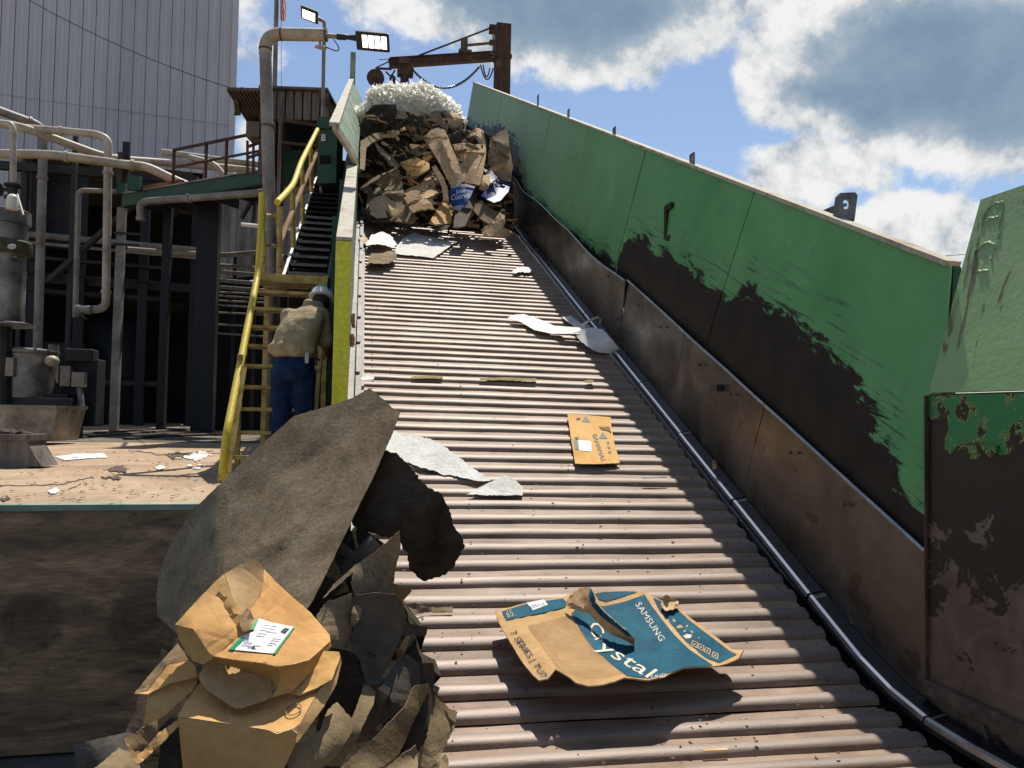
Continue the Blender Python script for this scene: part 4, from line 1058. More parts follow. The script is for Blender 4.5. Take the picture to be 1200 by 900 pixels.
def open_bin(name, x0, x1, ytop, ybot, d0, dep, mat, label, taper=.1, cat='bin'):
    a = P(x0, ytop, d0); b = P(x1, ytop, d0); zb = max(0, P(x0, ybot, d0).z); z1 = a.z; u = Vector((b.x-a.x, b.y-a.y, 0)); L_ = u.length; u.normalize(); n = Vector((-u.y, u.x, 0))
    o = Vector((a.x, a.y, 0)); t = thing(name, o+u*L_/2+n*dep/2+Vector((0, 0, zb)), label, cat)
    T = taper; c8 = lambda e: [o+u*(T+e)+n*(T*.5+e)+Vector((0, 0, zb+e)), o+u*(L_-T-e)+n*(T*.5+e)+Vector((0, 0, zb+e)), o+u*(L_-T-e)+n*(dep-T*.5-e)+Vector((0, 0, zb+e)), o+u*(T+e)+n*(dep-T*.5-e)+Vector((0, 0, zb+e)),
                               o+u*e+n*e+Vector((0, 0, z1)), o+u*(L_-e)+n*e+Vector((0, 0, z1)), o+u*(L_-e)+n*(dep-e)+Vector((0, 0, z1)), o+u*e+n*(dep-e)+Vector((0, 0, z1))]
    m_ = MB(); A8 = c8(0); B8 = c8(.03); m_.add(A8+B8, [(0, 3, 2, 1), (0, 1, 5, 4), (1, 2, 6, 5), (2, 3, 7, 6), (3, 0, 4, 7), (8, 9, 10, 11), (8, 12, 13, 9), (9, 13, 14, 10), (10, 14, 15, 11), (11, 15, 12, 8), (4, 5, 13, 12), (5, 6, 14, 13), (6, 7, 15, 14), (7, 4, 12, 15)])
    m_.build('bin_shell', mat, t)
    m_ = MB()
    for i in range(4): m_.bar(A8[4+i], A8[4+(i+1) % 4], .06, .06)
    m_.build('rim', mat, t); return t, o, u, n, L_, z1, zb
open_bin('steel_bin', -14, 67, 476, 516, 13.0, .9, 'tank_steel', 'sloping sided grey metal bin standing in front of the pump')
t, o, u, n, L_, z1, zb = open_bin('scrap_trough', -14, 32, 512, 553, 8.1, .34, 'board_grey', 'small weathered trough heaped with scraps at the yard edge', .0, 'trough')
q = o+u*L_
m_ = MB(); m_.add([q+Vector((0, 0, .02)), q+u*.16+Vector((0, 0, .02)), q+Vector((0, 0, z1-.05)), q+n*.3+Vector((0, 0, .02)), q+n*.3+u*.16+Vector((0, 0, .02)), q+n*.3+Vector((0, 0, z1-.05))], [(0, 1, 2), (5, 4, 3), (1, 4, 5, 2), (0, 3, 4, 1), (0, 2, 5, 3)])
m_.build('spout', 'board_grey', t)
m_ = MB()
for i in range(40):
    c = o+u*L_*rnd.uniform(.05, .95)+n*rnd.uniform(.08, .26)+Vector((0, 0, z1+rnd.uniform(-.03, .05)))
    m_.ball(c, (rnd.uniform(.03, .08), .04, rnd.uniform(.02, .045)), 7, 5)
tag(m_.build('scrap_fill', 'scrap_dark', t), kind='stuff')
te = thing('fire_extinguisher', PZ(200, 492, 0), 'small red fire extinguisher standing in the dark bay', 'extinguisher')
c = WL[te.name]; MB().lathe(c, [(.10, 0), (.11, .03), (.11, .42), (.05, .52), (.03, .58)], 14).build('cylinder_body', 'red_paint', te, smooth=30)
MB().box(c.x-.05, c.x+.08, c.y-.02, c.y+.02, c.z+.58, c.z+.63).build('handle', 'lamp_black', te)
c = PZ(187, 492, 0); tag(MB().lathe(c, [(.12, 0), (.12, .5), (.05, .65), (.04, .75)], 14).build('gas_bottle', 'dark_machine', smooth=30), 'dark gas bottle beside the red fire extinguisher', 'gas bottle')
c = P(243, 300, 20.6); m_ = MB(); m_.box(c.x-.27, c.x+.27, c.y-.1, c.y+.35, 0, P(243, 232, 20.6).z); tag(m_.build('building_column', 'blue_black'), 'broad blue black steel column beside the stairs', 'column')
c = P(194, 300, 21.4); m_ = MB(); m_.box(c.x-.1, c.x+.1, c.y, c.y+.3, 0, P(194, 238, 21.4).z); tag(m_.build('building_column', 'blue_black'), 'narrow dark column right of the grey post', 'column')
# planks on the muddy strip
PL = ['longest loose plank lying nearest the yard edge on the mud', 'grey plank slanting across the middle of the mud strip', 'dark plank lying furthest back towards the broad column', 'short grey plank starting beside the motor conduit', 'dark plank ending closest to the yellow handrail foot', 'short dark plank before the conduit rack']
for i, (x0, y0, x1, y1) in enumerate(((108, 511, 250, 500), (150, 514, 232, 506), (170, 506, 262, 497), (115, 507, 200, 502), (185, 511, 268, 508), (205, 502, 258, 499))):
    a = PZ(x0, y0, .03); b = PZ(x1, y1, .04)
    tag(MB().bar(a, b, .22, .04).build('plank', 'wood_old' if i % 2 else 'board_grey'), PL[i], 'plank', 'planks lying on the mud')
# litter on the yard
def flat_scrap(name, px, mat, label, cat='scrap', z=.012, jag=2, amp=.006, group=None):
    o, S = sheet(name, px, [(x, y, DZ(x, y, z)) for x, y in px], mat, None, 6, jag, 0, 12, rnd.randint(1, 99), .006)
    tag(o, label, cat, group)
flat_scrap('paper_sheet', [(64, 535), (90, 531.5), (122, 531), (126, 536), (100, 537), (76, 539)], 'paper_white', 'clean white paper sheet lying flat on the yard', 'paper', jag=.3)
flat_scrap('wet_leaves', [(205, 537), (225, 531), (243, 530), (250, 534), (232, 539)], 'paper_grey', 'pale torn paper litter near the foot of the yellow handrail', 'litter')
flat_scrap('dark_litter', [(120, 550), (140, 546), (152, 549), (140, 553)], 'scrap_dark', 'dark crumpled litter on the yard between two cracks', 'litter')
flat_scrap('dark_litter', [(195, 533), (212, 531), (216, 534), (200, 536)], 'scrap_dark', 'small dark litter beside the pale torn paper', 'litter')
flat_scrap('dark_litter', [(118, 558), (138, 557), (142, 560), (124, 561)], 'scrap_dark', 'flat dark scrap nearest the pale pit edge', 'litter')
flat_scrap('paper_scrap', [(56, 575), (66, 571), (74, 574), (64, 578)], 'paper_white', 'tiny white scrap at the crack in the yard', 'scrap')
flat_scrap('paper_scrap', [(178, 548), (192, 546), (198, 549), (184, 550)], 'paper_grey', 'tiny grey scrap in the middle of the yard', 'scrap')
flat_scrap('paper_scrap', [(218, 546), (236, 544), (240, 547), (226, 549)], 'paper_grey', 'small pale scrap below the handrail foot', 'scrap')
flat_scrap('leaf_scrap', [(0, 583), (8, 580), (12, 584), (4, 587)], 'scrap_dark', 'brown leaf scrap at the frame edge of the yard', 'scrap')
m_ = MB()
for i in range(260):
    x = rnd.uniform(0, 262); y = 505+87*rnd.random()**.8; c = PZ(x, y, .008); r_ = rnd.uniform(.006, .022)*(1+(592-y)/60)
    a = rnd.uniform(0, 6); m_.add([c+Vector((cos(a+q)*r_*rnd.uniform(.5, 1.3), sin(a+q)*r_*rnd.uniform(.5, 1.3), rnd.uniform(0, .012))) for q in (0, 1.6, 3.1, 4.7)], [(0, 1, 2, 3)])
tag(m_.build('yard_grit', 'scrap_dark', loc=(0, 0, 0)), kind='stuff')
m_ = MB()     # cracks
for (pts) in ([(0, 569), (60, 568), (80, 566), (92, 562), (110, 559), (108, 564)], [(80, 574), (95, 567)], [(150, 527), (190, 533), (250, 528)]):
    pp = []
    for a, b in zip(pts, pts[1:]):
        for i in range(6): f = i/6; pp.append((a[0]+(b[0]-a[0])*f, a[1]+(b[1]-a[1])*f+rnd.uniform(-.9, .9)))
    pp.append(pts[-1]); k = len(pp); vs = []
    for (x, y) in pp: h_ = rnd.uniform(.2, .8); vs += [PZ(x, y-h_, .004), PZ(x, y+h_, .004)]
    m_.add(vs, [(2*i, 2*i+1, 2*i+3, 2*i+2) for i in range(k-1)])
tag(m_.build('yard_crack', 'scrap_dark', loc=(0, 0, 0)), kind='structure')

# ================================================================== shed at the top
ts = thing('timber_shed', P(330, 478, 16.5), 'dark weathered timber shed on stilts with an overhanging tin roof', 'shed')
DS = 16.5
def sb(x0, x1, y0, y1, d0, d1, name, mat, **kw):
    a = P(x0, y1, d0); b = P(x1, y0, d0); n = (FW-Vector((0, 0, FW.z))).normalized()
    u = Vector((b.x-a.x, b.y-a.y, 0)); return MB().obox(a, u, n*(d1-d0), (0, 0, b.z-a.z)).build(name, mat, ts, **kw)
for i in range(8):
    x = 304+i*10.2
    sb(x, x+9.4, 104+i*.6, 139+i*.3, DS, DS+.06, 'wall_board', 'board_grey')
sb(304, 386, 106, 141, DS+.08, DS+.12, 'wall_backing', 'wood_old')
sb(323, 331, 136, 262, DS-.1, DS+.15, 'corner_post', 'board_grey')
sb(371, 378, 136, 210, DS-.05, DS+.1, 'corner_post', 'wood_old')
sb(331, 371, 141, 212, DS+1.6, DS+1.7, 'inner_wall', 'shade_black')
sb(331, 371, 176, 215, DS+.9, DS+1.0, 'inner_cabinet', 'green_dull')
sb(288, 304, 142, 160, DS, DS+.5, 'duct_box', 'board_grey')
sb(302, 323, 136, 205, DS+.1, DS+.3, 'side_board', 'board_grey')
a, b = P(266, 105, DS-.9), P(304, 106, DS-.9); u = b-a; n = (FW-Vector((0, 0, FW.z))).normalized()
MB().obox(a, u, n*3.0+Vector((0, 0, -.45)), (0, 0, .05)).build('canopy', 'roof_tin', ts)
for i in range(9): q = a+u*(i/9.)+Vector((0, 0, -.03)); MB().obox(q, u*.05, n*3.0+Vector((0, 0, -.45)), (0, 0, .03)).build('roof_corrugation', 'roof_tin', ts)
a, b = P(303, 102.5, DS-.12), P(384, 105.5, DS-.12); u = b-a
MB().obox(a, u, n*3.2+Vector((0, 0, -.1)), (0, 0, .05)).build('roof', 'roof_tin', ts)
MB().bar(P(276, 108, DS-.6), P(279, 135, DS-.4), .12, .1, (1, 0, 0)).build('roof_strut', 'wood_old', ts)
MB().bar(P(284, 104, DS-.9), P(276, 134, DS+1.5), .06, .06).build('roof_strut', 'wood_old', ts)
MB().bar(P(376, 108, DS-.3), P(392, 135, DS-.3), .2, .1, (1, 0, 0)).build('roof_strut', 'wood_old', ts)
for x in (327, 374):
    c = P(x, 200, DS+.4); m_ = MB(); m_.box(c.x-.09, c.x+.09, c.y, c.y+.18, 0, P(x, 150, DS).z); m_.build('stilt', 'wood_old', ts)
for (x0, y0, x1, y1) in ((290, 172, 305, 167), (290, 185, 305, 180), (290, 165, 290, 205), (297, 168, 297, 205)):
    MB().bar(P(x0, y0, DS-.2), P(x1, y1, DS-.2), .05, .05, (1, 0, 0) if x0 == x1 else (0, 0, 1)).build('gate_bar', 'rust', ts)
MB().bar(P(331, 141, DS-.2), P(372, 147, DS-.2), .06, .06).build('guard_bar', 'wood_old', ts)
MB().bar(P(331, 167, DS-.2), P(372, 171, DS-.2), .05, .05).build('guard_bar', 'wood_old', ts)
# green control cabinet at the head of the stairs
DC = 14.6
tc = thing('green_cabinet', P(382, 210, DC), 'dark green cabinet with a white notice at the head of the stairs', 'cabinet')
def cb(x0, x1, y0, y1, d0, d1, name, mat, parent, **kw):
    a = P(x0, y1, d0); b = P(x1, y0, d0); n = (FW-Vector((0, 0, FW.z))).normalized()
    u = Vector((b.x-a.x, b.y-a.y, 0)); return MB().obox(a, u, n*(d1-d0), (0, 0, b.z-a.z)).build(name, mat, parent, **kw)
cb(372, 396, 138, 215, DC, DC+.5, 'cabinet_body', 'green_dull', tc, bevel=.01)
cb(371, 389, 137, 150, DC-.04, DC-.005, 'hood_panel', 'green_dull', tc)
cb(375, 388, 182, 192, DC-.015, DC+.02, 'slot_opening', 'shade_black', tc)
cb(376.5, 381.5, 157.5, 165, DC-.012, DC-.003, 'white_notice', 'label_white', tc)
cb(377.6, 380.6, 159, 160, DC-.016, DC-.013, 'notice_line', 'ink', tc)
cb(377.6, 380.6, 162, 163, DC-.016, DC-.013, 'notice_line', 'ink', tc)

# ================================================================== stairs
tst = thing('steel_stairs', (-.76, 8.5, 0), 'steep steel stairs with yellow handrails climbing beside the conveyor wall', 'stairs')
XA, XB = -1.19, -.40
def sy(z): return 7.45+z*.92          # lower flight
NT_ = 10
for i in range(1, NT_+1):
    z = i*.225; y = sy(z)
    MB().box(XA+.04, XB-.02, y-.11, y+.11, z-.035, z).build('tread', 'tread_worn', tst)
    MB().box(XA+.04, XB-.02, y-.115, y-.111, z-.03, z+.003).build('tread_nosing', 'yellow_worn', tst)
zt = NT_*.225
for x in (XA, XB):
    MB().bar((x, sy(-.02)-.05, .0), (x, sy(zt), zt-.03), .04, .17, (0, -1, 1)).build('stringer', 'yellow_worn', tst)
MB().box(XA, XB, sy(zt)+.1, sy(zt)+.9, zt-.06, zt).build('landing', 'tread_worn', tst)
MB().box(XA, XB, sy(zt)-.12, sy(zt)-.1, zt-.09, zt-.0).build('landing_edge', 'yellow_worn', tst)
# lower handrail
hb = P(268, 508, 7.0); ht = P(307, 232, 9.1)
MB().tube(bend([P(259, 566, 6.95), P(266, 506, 7.0), P(302, 322, 8.85), P(305.5, 272, 9.05), P(307, 226, 9.1)], .12), .036, 12).build('handrail', 'yellow_tube', tst, smooth=True)
MB().tube([P(266, 560, 7.05), P(286, 430, 7.6)], .028, 10).build('rail_post', 'yellow_worn', tst, smooth=True)
MB().bar(P(259, 566, 7.02), P(266, 506, 7.06), .06, .06, (1, 0, 0)).build('rail_post', 'yellow_tube', tst)
MB().tube([P(309, 226, 9.12), P(310, 330, 9.1)], .028, 10).build('rail_post', 'yellow_worn', tst, smooth=True)
MB().tube([P(328, 242, 9.3), P(327, 330, 9.3)], .034, 10).build('rail_post', 'yellow_worn', tst, smooth=True)
MB().tube([P(308, 252, 9.2), P(327, 253, 9.3)], .02, 8).build('mid_rail', 'yellow_worn', tst, smooth=True)
MB().tube([P(308, 287, 9.2), P(327, 289, 9.3)], .02, 8).build('mid_rail', 'yellow_worn', tst, smooth=True)
MB().bar((XA+.04, sy(0)+.6, .0), (XA+.04, sy(0)+.6, 1.2), .05, .05, (1, 0, 0)).build('stair_leg', 'yellow_worn', tst)
for x in (XA+.03, XB-.03):
    MB().box(x-.03, x+.03, sy(zt)+.7, sy(zt)+.76, 0, zt-.06).build('stair_leg', 'yellow_worn', tst)
# upper flight runs parallel with the conveyor
yu = sy(zt)+.8
for i in range(24):
    y = yu+i*.36; z = zt+(i+1)*.18
    MB().box(-.93, -.42, y-.1, y+.12, z-.03, z).build('tread', 'tread_dark', tst)
    if i < 9:
        MB().box(-.91, -.44, y-.104, y-.1, z-.035, z+.003).build('tread_nosing', 'conduit', tst)
MB().bar((-.95, yu-.25, zt+.02), (-.95, yu+24*.36, zt+24*.18+.1), .035, .16, (0, -.5, 1)).build('stringer', 'galv', tst)
MB().bar((-.40, yu-.25, zt+.02), (-.40, yu+24*.36, zt+24*.18+.1), .035, .16, (0, -.5, 1)).build('stringer', 'green_dull', tst)
MB().tube(bend([P(325, 237, 9.35), P(334, 228, 9.8), P(344, 216, 10.6), P(353, 190, 11.6), P(372, 152, 14.4)], .3), .04, 12).build('handrail', 'yellow_tube', tst, smooth=True)
MB().tube([P(328, 284, 9.4), P(343, 247, 10.7), P(372, 177, 14.4)], .035, 10).build('mid_rail', 'cardboard_dim', tst, smooth=True)
for (x, yb, yt_, d_) in ((343, 290, 216, 10.7), (354, 262, 190, 12.0), (364, 225, 166, 13.4)):
    MB().tube([P(x, yt_, d_), P(x+1, yb, d_)], .035, 8).build('rail_post', 'yellow_worn', tst, smooth=True)
MB().bar(P(334, 300, 10.5), P(346, 330, 10.3), .05, .05).build('stair_leg', 'tread_dark', tst)
m_ = MB(); p_, q_ = (yu-.2, zt-.12), (yu+24*.36, zt+24*.18-.09)
m_.hexa([(-.93, p_[0], p_[1]-.02), (-.42, p_[0], p_[1]-.02), (-.42, q_[0], q_[1]-.02), (-.93, q_[0], q_[1]-.02), (-.93, p_[0], p_[1]), (-.42, p_[0], p_[1]), (-.42, q_[0], q_[1]), (-.93, q_[0], q_[1])])
m_.build('shade_plate', 'shade_black', tst)  # dark sheet added for the shade seen behind the open treads
# guard bars left of the upper flight
for k_, (y, x0) in enumerate(((263, 283), (267, 330), (300, 330))):
    MB().tube([P(x0, y, 11.5), P(x0+20, y+2, 11.5)], .03, 8).build('guard_bar', 'foam_strip', tst, smooth=True)

# ================================================================== lamp pipe, second lamp, flagpole
prism([(9.9, 0), (9.9, zt+.35), (18.2, zt+.35+8.3*.5), (18.2, 0)], -.392, -.375).build('stair_side_plate', 'green_dull', tv)
tlp = thing('lamp_pipe', P(318, 470, 10.2), 'thick grey elbow pipe carrying a lit lamp over the conveyor', 'lamp post')
bt = P(318, 340, 10.2); bt.z = 0
MB().tube([bt, P(318, 340, 10.2), P(311, 62, 10.2)], .078, 18).build('pipe_run', 'pipe_grey', tlp, smooth=True)
MB().tube([P(311, 64, 10.2)]+arc(P(311, 58, 10.2), P(311, 40, 10.2), P(330, 40, 10.2), 10)+[P(383, 41, 10.2)], .083, 18).build('pipe_elbow', 'pipe_cream', tlp, smooth=True)
for p_, q_ in ((P(311, 58, 10.2), Vector((0, 0, 1))), (P(330, 40, 10.2), RT), (P(382, 41, 10.2), RT), (P(314, 148, 10.2), Vector((0, 0, 1)))):
    MB().lathe(p_-q_*.012, [(.086, 0), (.088, .024)], 18, q_).build('weld_ring', 'scrap_dark', tlp, smooth=True)
MB().tube([P(383, 42, 10.2), P(396, 43, 10.2)], .03, 10).build('spigot', 'pipe_cream', tlp, smooth=True)
MB().tube([P(395, 43, 10.2), P(405, 43.5, 10.2), P(407, 43.5, 10.2), P(418, 44.5, 10.2)], [.04, .04, .03, .042], 12).build('knuckle', 'lamp_black', tlp, smooth=True)
def lamphead(parent, c, ux, L_, W_, tilt_n, cells=4):
    n = tilt_n.normalized(); ux = ux.normalized(); wv = n.cross(ux).normalized()
    h = MB().obox(c-wv*W_/2, ux*L_, wv*W_, n*.05).build('lamp_head', 'lamp_black', parent, bevel=.015)
    for i in range(cells):
        o_ = c+ux*(L_*.2+i*L_*.19)-wv*W_*.36-n*.006
        MB().obox(o_, ux*L_*.15, wv*W_*.66, n*.004).build('led_panel', 'led_lit', h if False else parent)
lamphead(tlp, P(417, 48, 10.15), RT-UP*.09, .44, .25, UP*.72+FW*.62)
MB().ball(P(376, 55.5, 10.1), (.085, .05, .022), 12, 8).build('sensor_disc', 'pipe_cream', tlp, smooth=True)
MB().tube([P(375, 55, 10.1), P(375, 49, 10.15)], .014, 8).build('sensor_stem', 'pipe_grey', tlp)
MB().tube(bend([P(382, 55, 10.1), P(391, 59, 10.1), P(397, 60, 10.1), P(397, 55, 10.1), P(391, 46, 10.1)], .06), .007, 6).build('cable', 'lamp_black', tlp, smooth=True)
tl2 = thing('yard_lamp', P(380, 200, 15), 'lit lamp head on a thin pole above the shed roof', 'lamp post')
b0 = P(380, 140, 15.0); b0.z = 2.5; MB().tube([b0, P(380, 30, 15.0)]+arc(P(380, 28, 15), P(380, 24, 15), P(375, 23, 15))+[P(372, 21, 15)], .035, 10).build('pole', 'pipe_grey', tl2, smooth=True)
lamphead(tl2, P(373, 22, 15), -RT+UP*.38, .36, .26, UP*.8+FW*.5-RT*.2)
tf = thing('flagpole', P(325, 470, 18), 'pale flagpole with a striped flag hanging at its top', 'flagpole')
b0 = P(325, 110, 18.0); b0.z = 0; MB().tube([b0, P(325, -40, 18.0)], [.06, .05], 12).build('pole', 'pipe_grey', tf, smooth=True)
MB().tube([P(329.6, 120, 17.9), P(329.6, -40, 17.9)], .008, 6).build('halyard', 'paper_grey', tf)
# hanging flag with stripes
fl = MB(); vs = []; fs = []; NU, NV = 16, 10
for i in range(NU+1):
    for j in range(NV+1):
        u, v = i/NU, j/NV
        x = 328+7.5*u*(1-.3*v)+2.2*sin(v*6+u*9)*u; y = -34+56*v+6*u*v*(1.4-u); dd = 17.85+.18*sin(u*11+v*2.5)*(.3+u)
        vs.append(P(x, y, dd))
for i in range(NU):
    for j in range(NV): fs.append((i*(NV+1)+j, i*(NV+1)+j+1, (i+1)*(NV+1)+j+1, (i+1)*(NV+1)+j))
fl.add(vs, fs); fl.mi = [(0 if (j < 4 and i < 7) and False else (1+((i+(j//4)) % 2))) for i in range(NU) for j in range(NV)]
fl.build('flag', ['flag_blue', 'flag_red', 'flag_white'], tf, smooth=True)

# overhead wires
def wire(px, label):
    pts = [P(*q) for q in px]; o = MB().tube(arc(pts[0], pts[1], pts[2], 16), .012, 5).build('overhead_wire', 'lamp_black', smooth=True); tag(o, label, 'wire')
wire([(20, -8, 24.5), (140, 62, 25), (270, 103, 26.0)], 'thin black wire crossing in front of the cladding')
wire([(266, 102, 26.0), (285, 108, 24), (306, 106, 17)], 'thin black wire from the cladding corner to the shed')
wire([(1000, 307, 30), (1070, 302, 30), (1150, 297, 30)], 'thin wire in the sky above the lifting eye wall end')

# ================================================================== jib crane behind the heap
DJ = 25.0
tj = thing('jib_crane', P(588, 480, DJ), 'rusty jib crane with festooned cable above the waste heap', 'crane')
kk = DJ/FPX
pb = P(588, 105, DJ); m_ = MB(); m_.box(pb.x-.24, pb.x+.24, pb.y-.24, pb.y+.24, 0, P(588, 29, DJ).z); m_.build('mast', 'wood_old', tj, bevel=.03)
MB().box(pb.x-.27, pb.x+.27, pb.y-.27, pb.y+.27, P(588, 70, DJ).z, P(588, 66, DJ).z).build('mast_band', 'rust', tj)
j0 = P(456, 74, DJ-1.5); j1 = P(578, 66, DJ-.3)
MB().bar(j0, j1, .10, .24).build('jib_beam', 'rust', tj)
MB().bar(j0+Vector((0, 0, .13)), j1+Vector((0, 0, .13)), .22, .03).build('beam_flange', 'rust', tj)
MB().bar(j0-Vector((0, 0, .13)), j1-Vector((0, 0, .13)), .22, .03).build('beam_flange', 'rust', tj)
MB().tube([P(491, 65, DJ-1.2), P(577, 32, DJ-.3)], .03, 8).build('tie_rod', 'lamp_black', tj)
MB().lathe(P(440, 91, DJ-1.7)-FW*.06, [(.24, 0), (.26, .02), (.2, .05), (.2, .09), (.26, .12), (.24, .14)], 20, FW).build('sheave', 'rust', tj, smooth=30)
MB().bar(P(440, 80, DJ-1.7), P(459, 81, DJ-1.6), .06, .05).build('sheave_arm', 'rust', tj)
MB().tube([P(441, 79, DJ-1.7), P(456, 72, DJ-1.6)], .02, 6).build('stay_rod', 'rust', tj); MB().tube([P(444, 70, DJ-1.7), P(457, 69, DJ-1.6)], .012, 6).build('stay_rod', 'rust', tj)
MB().box(*sum(([q-w_, q+w_] for q, w_ in zip(P(475, 82, DJ-1.5), (.24, .14, .2))), [])).build('trolley', 'rust', tj, bevel=.03)
MB().box(*sum(([q-w_, q+w_] for q, w_ in zip(P(473, 72, DJ-1.6), (.14, .12, .10))), [])).build('trolley_plate', 'scrap_dark', tj, bevel=.02)
MB().tube([P(474, 86, DJ-1.5), P(474, 101, DJ-1.5)], .13, 12).build('hoist_drum', 'rust', tj, smooth=True)
MB().tube(bend([P(452, 84, DJ-1.6), P(458, 90, DJ-1.6), P(463, 82, DJ-1.6)], .1), .025, 6).build('hose', 'lamp_black', tj)
MB().ball(P(460, 92, DJ-1.6), .1, 10, 7).build('hook_block', 'lamp_black', tj, smooth=True); MB().ball(P(464, 97, DJ-1.6), .08, 10, 7).build('hook_block', 'lamp_black', tj, smooth=True)
MB().box(*sum(([q-w_, q+w_] for q, w_ in zip(P(544, 53, DJ-.7), (.1, .1, .2))), [])).build('winch_block', 'scrap_dark', tj, bevel=.02)
MB().box(*sum(([q-w_, q+w_] for q, w_ in zip(P(545, 61, DJ-.7), (.2, .12, .04))), [])).build('winch_base', 'scrap_dark', tj)
MB().tube([P(548, 53, DJ-.7), P(575, 50.5, DJ-.4)], .045, 8).build('winch_shaft', 'scrap_dark', tj)
for y in (32, 37, 50, 64): MB().box(*sum(([q-w_, q+w_] for q, w_ in zip(P(577, y, DJ-.35), (.1, .1, .05))), [])).build('pivot_bracket', 'rust', tj)
MB().tube([P(578, 29, DJ-.35), P(578, 68, DJ-.35)], .03, 8).build('pivot_pin', 'pipe_grey', tj)
MB().box(*sum(([q-w_, q+w_] for q, w_ in zip(P(584, 75, DJ-.5), (.07, .05, .1))), [])).build('switch_box', 'scrap_dark', tj)
cp = arc(P(484, 82, DJ-1.4), P(522, 126, DJ-1.1), P(562, 78, DJ-.7), 34)
m_ = MB()
for a, b in zip(cp, cp[1:]):
    m_.tube([a, a.lerp(b, .6)], [.045, .03], 6); m_.tube([a.lerp(b, .5), b], .02, 6)
m_.build('festoon_cable', 'lamp_black', tj)
for (x0, yb, x1) in ((563, 96, 578), (566, 90, 574)):
    MB().tube(arc(P(x0, 76, DJ-.6), P((x0+x1)/2, yb+12, DJ-.6), P(x1, 80, DJ-.5), 12), .022, 6).build('cable_loop', 'lamp_black', tj)
# ================================================================== litter on the conveyor
def on_pans(name, px, h, mat, label, cat, step=5, jag=0, amp=.004, cs=14, thick=.004, ctrl=None, seed=None, **kw):
    hs = h if hasattr(h, '__len__') else [h]*len(px)
    c_ = [(x, y, DH(x, y, q)) for (x, y), q in zip(px, hs)]
    if ctrl: c_ += [(x, y, DH(x, y, q)) for x, y, q in ctrl]
    o, S = sheet(name, px, c_, mat, None, step, jag, amp, cs, seed or rnd.randint(1, 99), thick, **kw)
    tag(o, label, cat); return o, S
Zb = lambda p: zz(440, 350, 10/3, p)
on_pans('paper_sheet', Zb([(65, 515), (150, 530), (240, 555), (300, 600), (350, 640), (450, 710), (400, 712), (250, 682), (120, 640), (35, 585)]), [.10, .09, .09, .08, .06, .05, .05, .05, .06, .08], 'paper_grey', 'pale torn paper strip poking out from under the big felt sheet', 'paper', jag=.8, amp=.006, cs=40, seed=5)
on_pans('paper_scrap', Zb([(355, 765), (430, 725), (505, 690), (545, 705), (577, 738), (575, 768)]), [.045, .05, .07, .065, .05, .045], 'paper_grey', 'pale triangular paper scrap just below the torn paper strip', 'scrap', jag=.5, amp=.004)
on_pans('foam_strip', Zb([(515, 75), (545, 62), (580, 60), (640, 80), (700, 106), (790, 112), (880, 122), (870, 140), (780, 137), (690, 137), (620, 122), (570, 92)]), [.08, .1, .1, .09, .1, .16, .22, .2, .14, .08, .07, .07], 'foam_strip', 'long white padded strip lying across the pans', 'strip', amp=.01, seed=11)
o, S = on_pans('plastic_bag', Zb([(775, 132), (830, 112), (885, 118), (925, 160), (955, 203), (930, 212), (880, 212), (845, 198), (800, 165)]), [.14, .24, .26, .24, .12, .06, .06, .08, .1], 'foam_strip', 'crumpled pale plastic bag caught against the black side rail', 'bag', amp=.025, cs=12, seed=3, jag=.4)
on_pans('foam_offcut', Zb([(728, 72), (762, 66), (805, 98), (835, 108), (790, 118), (760, 96)]), [.06, .07, .1, .12, .1, .07], 'foam_strip', 'short white strip behind the crumpled plastic bag', 'strip')
tag(MB().tube([PH(683, 381, .2), PH(690, 376, .3), PH(700, 372, .34), PH(704, 374, .3), PH(703, 379, .22)], .014, 8).build('bag_tie', 'foam_strip', smooth=True), 'white plastic loop sticking up above the crumpled bag', 'tie')
Zc = lambda p: zz(420, 260, 4, p)
on_pans('tissue_scrap', Zc([(720, 232), (745, 212), (772, 208), (800, 212), (813, 224), (800, 238), (760, 236), (735, 242)]), .06, 'paper_white', 'small white tissue scrap high on the pans near the rail', 'scrap', 3, .8, .04, 6)
on_pans('paper_sheet', Zc([(178, 118), (215, 72), (262, 48), (300, 64), (465, 90), (410, 128), (352, 170), (260, 158), (170, 150)]), .07, 'paper_grey', 'pale grey square paper sheet lying before the waste heap', 'paper', 5, .4, .012, 14)
on_pans('crumpled_paper', Zc([(30, 100), (60, 60), (110, 45), (150, 62), (180, 100), (165, 122), (120, 108), (70, 105), (40, 112)]), .18, 'paper_white', 'crumpled white paper at the left edge before the heap', 'paper', 4, .8, .06, 8)
on_pans('cardboard_scrap', Zc([(0, 70), (22, 55), (45, 80), (38, 104), (10, 100)]), .15, 'kraft', 'small tan cardboard scrap beside the crumpled white paper', 'scrap', 4, .5, .06, 8)
on_pans('felt_lump', Zc([(42, 168), (60, 148), (110, 146), (150, 135), (182, 150), (178, 178), (140, 196), (80, 196), (48, 190)]), .16, 'felt', 'dark crumpled felt lump under the crumpled white paper', 'scrap', 4, .6, .14, 8)
on_pans('paper_chip', Zc([(12, 728), (40, 722), (75, 726), (70, 738), (30, 742), (12, 740)]), .16, 'paper_white', 'white paper chip on the left frame above the felt sheet', 'scrap', 3, .3)
on_pans('felt_scrap', zz(340, 600, 3, [(400, 326), (440, 318), (470, 332), (520, 336), (572, 332), (570, 352), (500, 352), (440, 360), (410, 352)]), [.1, .12, .08, .06, .05, .05, .05, .07, .1], 'felt', 'narrow brown felt scrap on the pans beside the heap', 'scrap', 4, .5, .02)
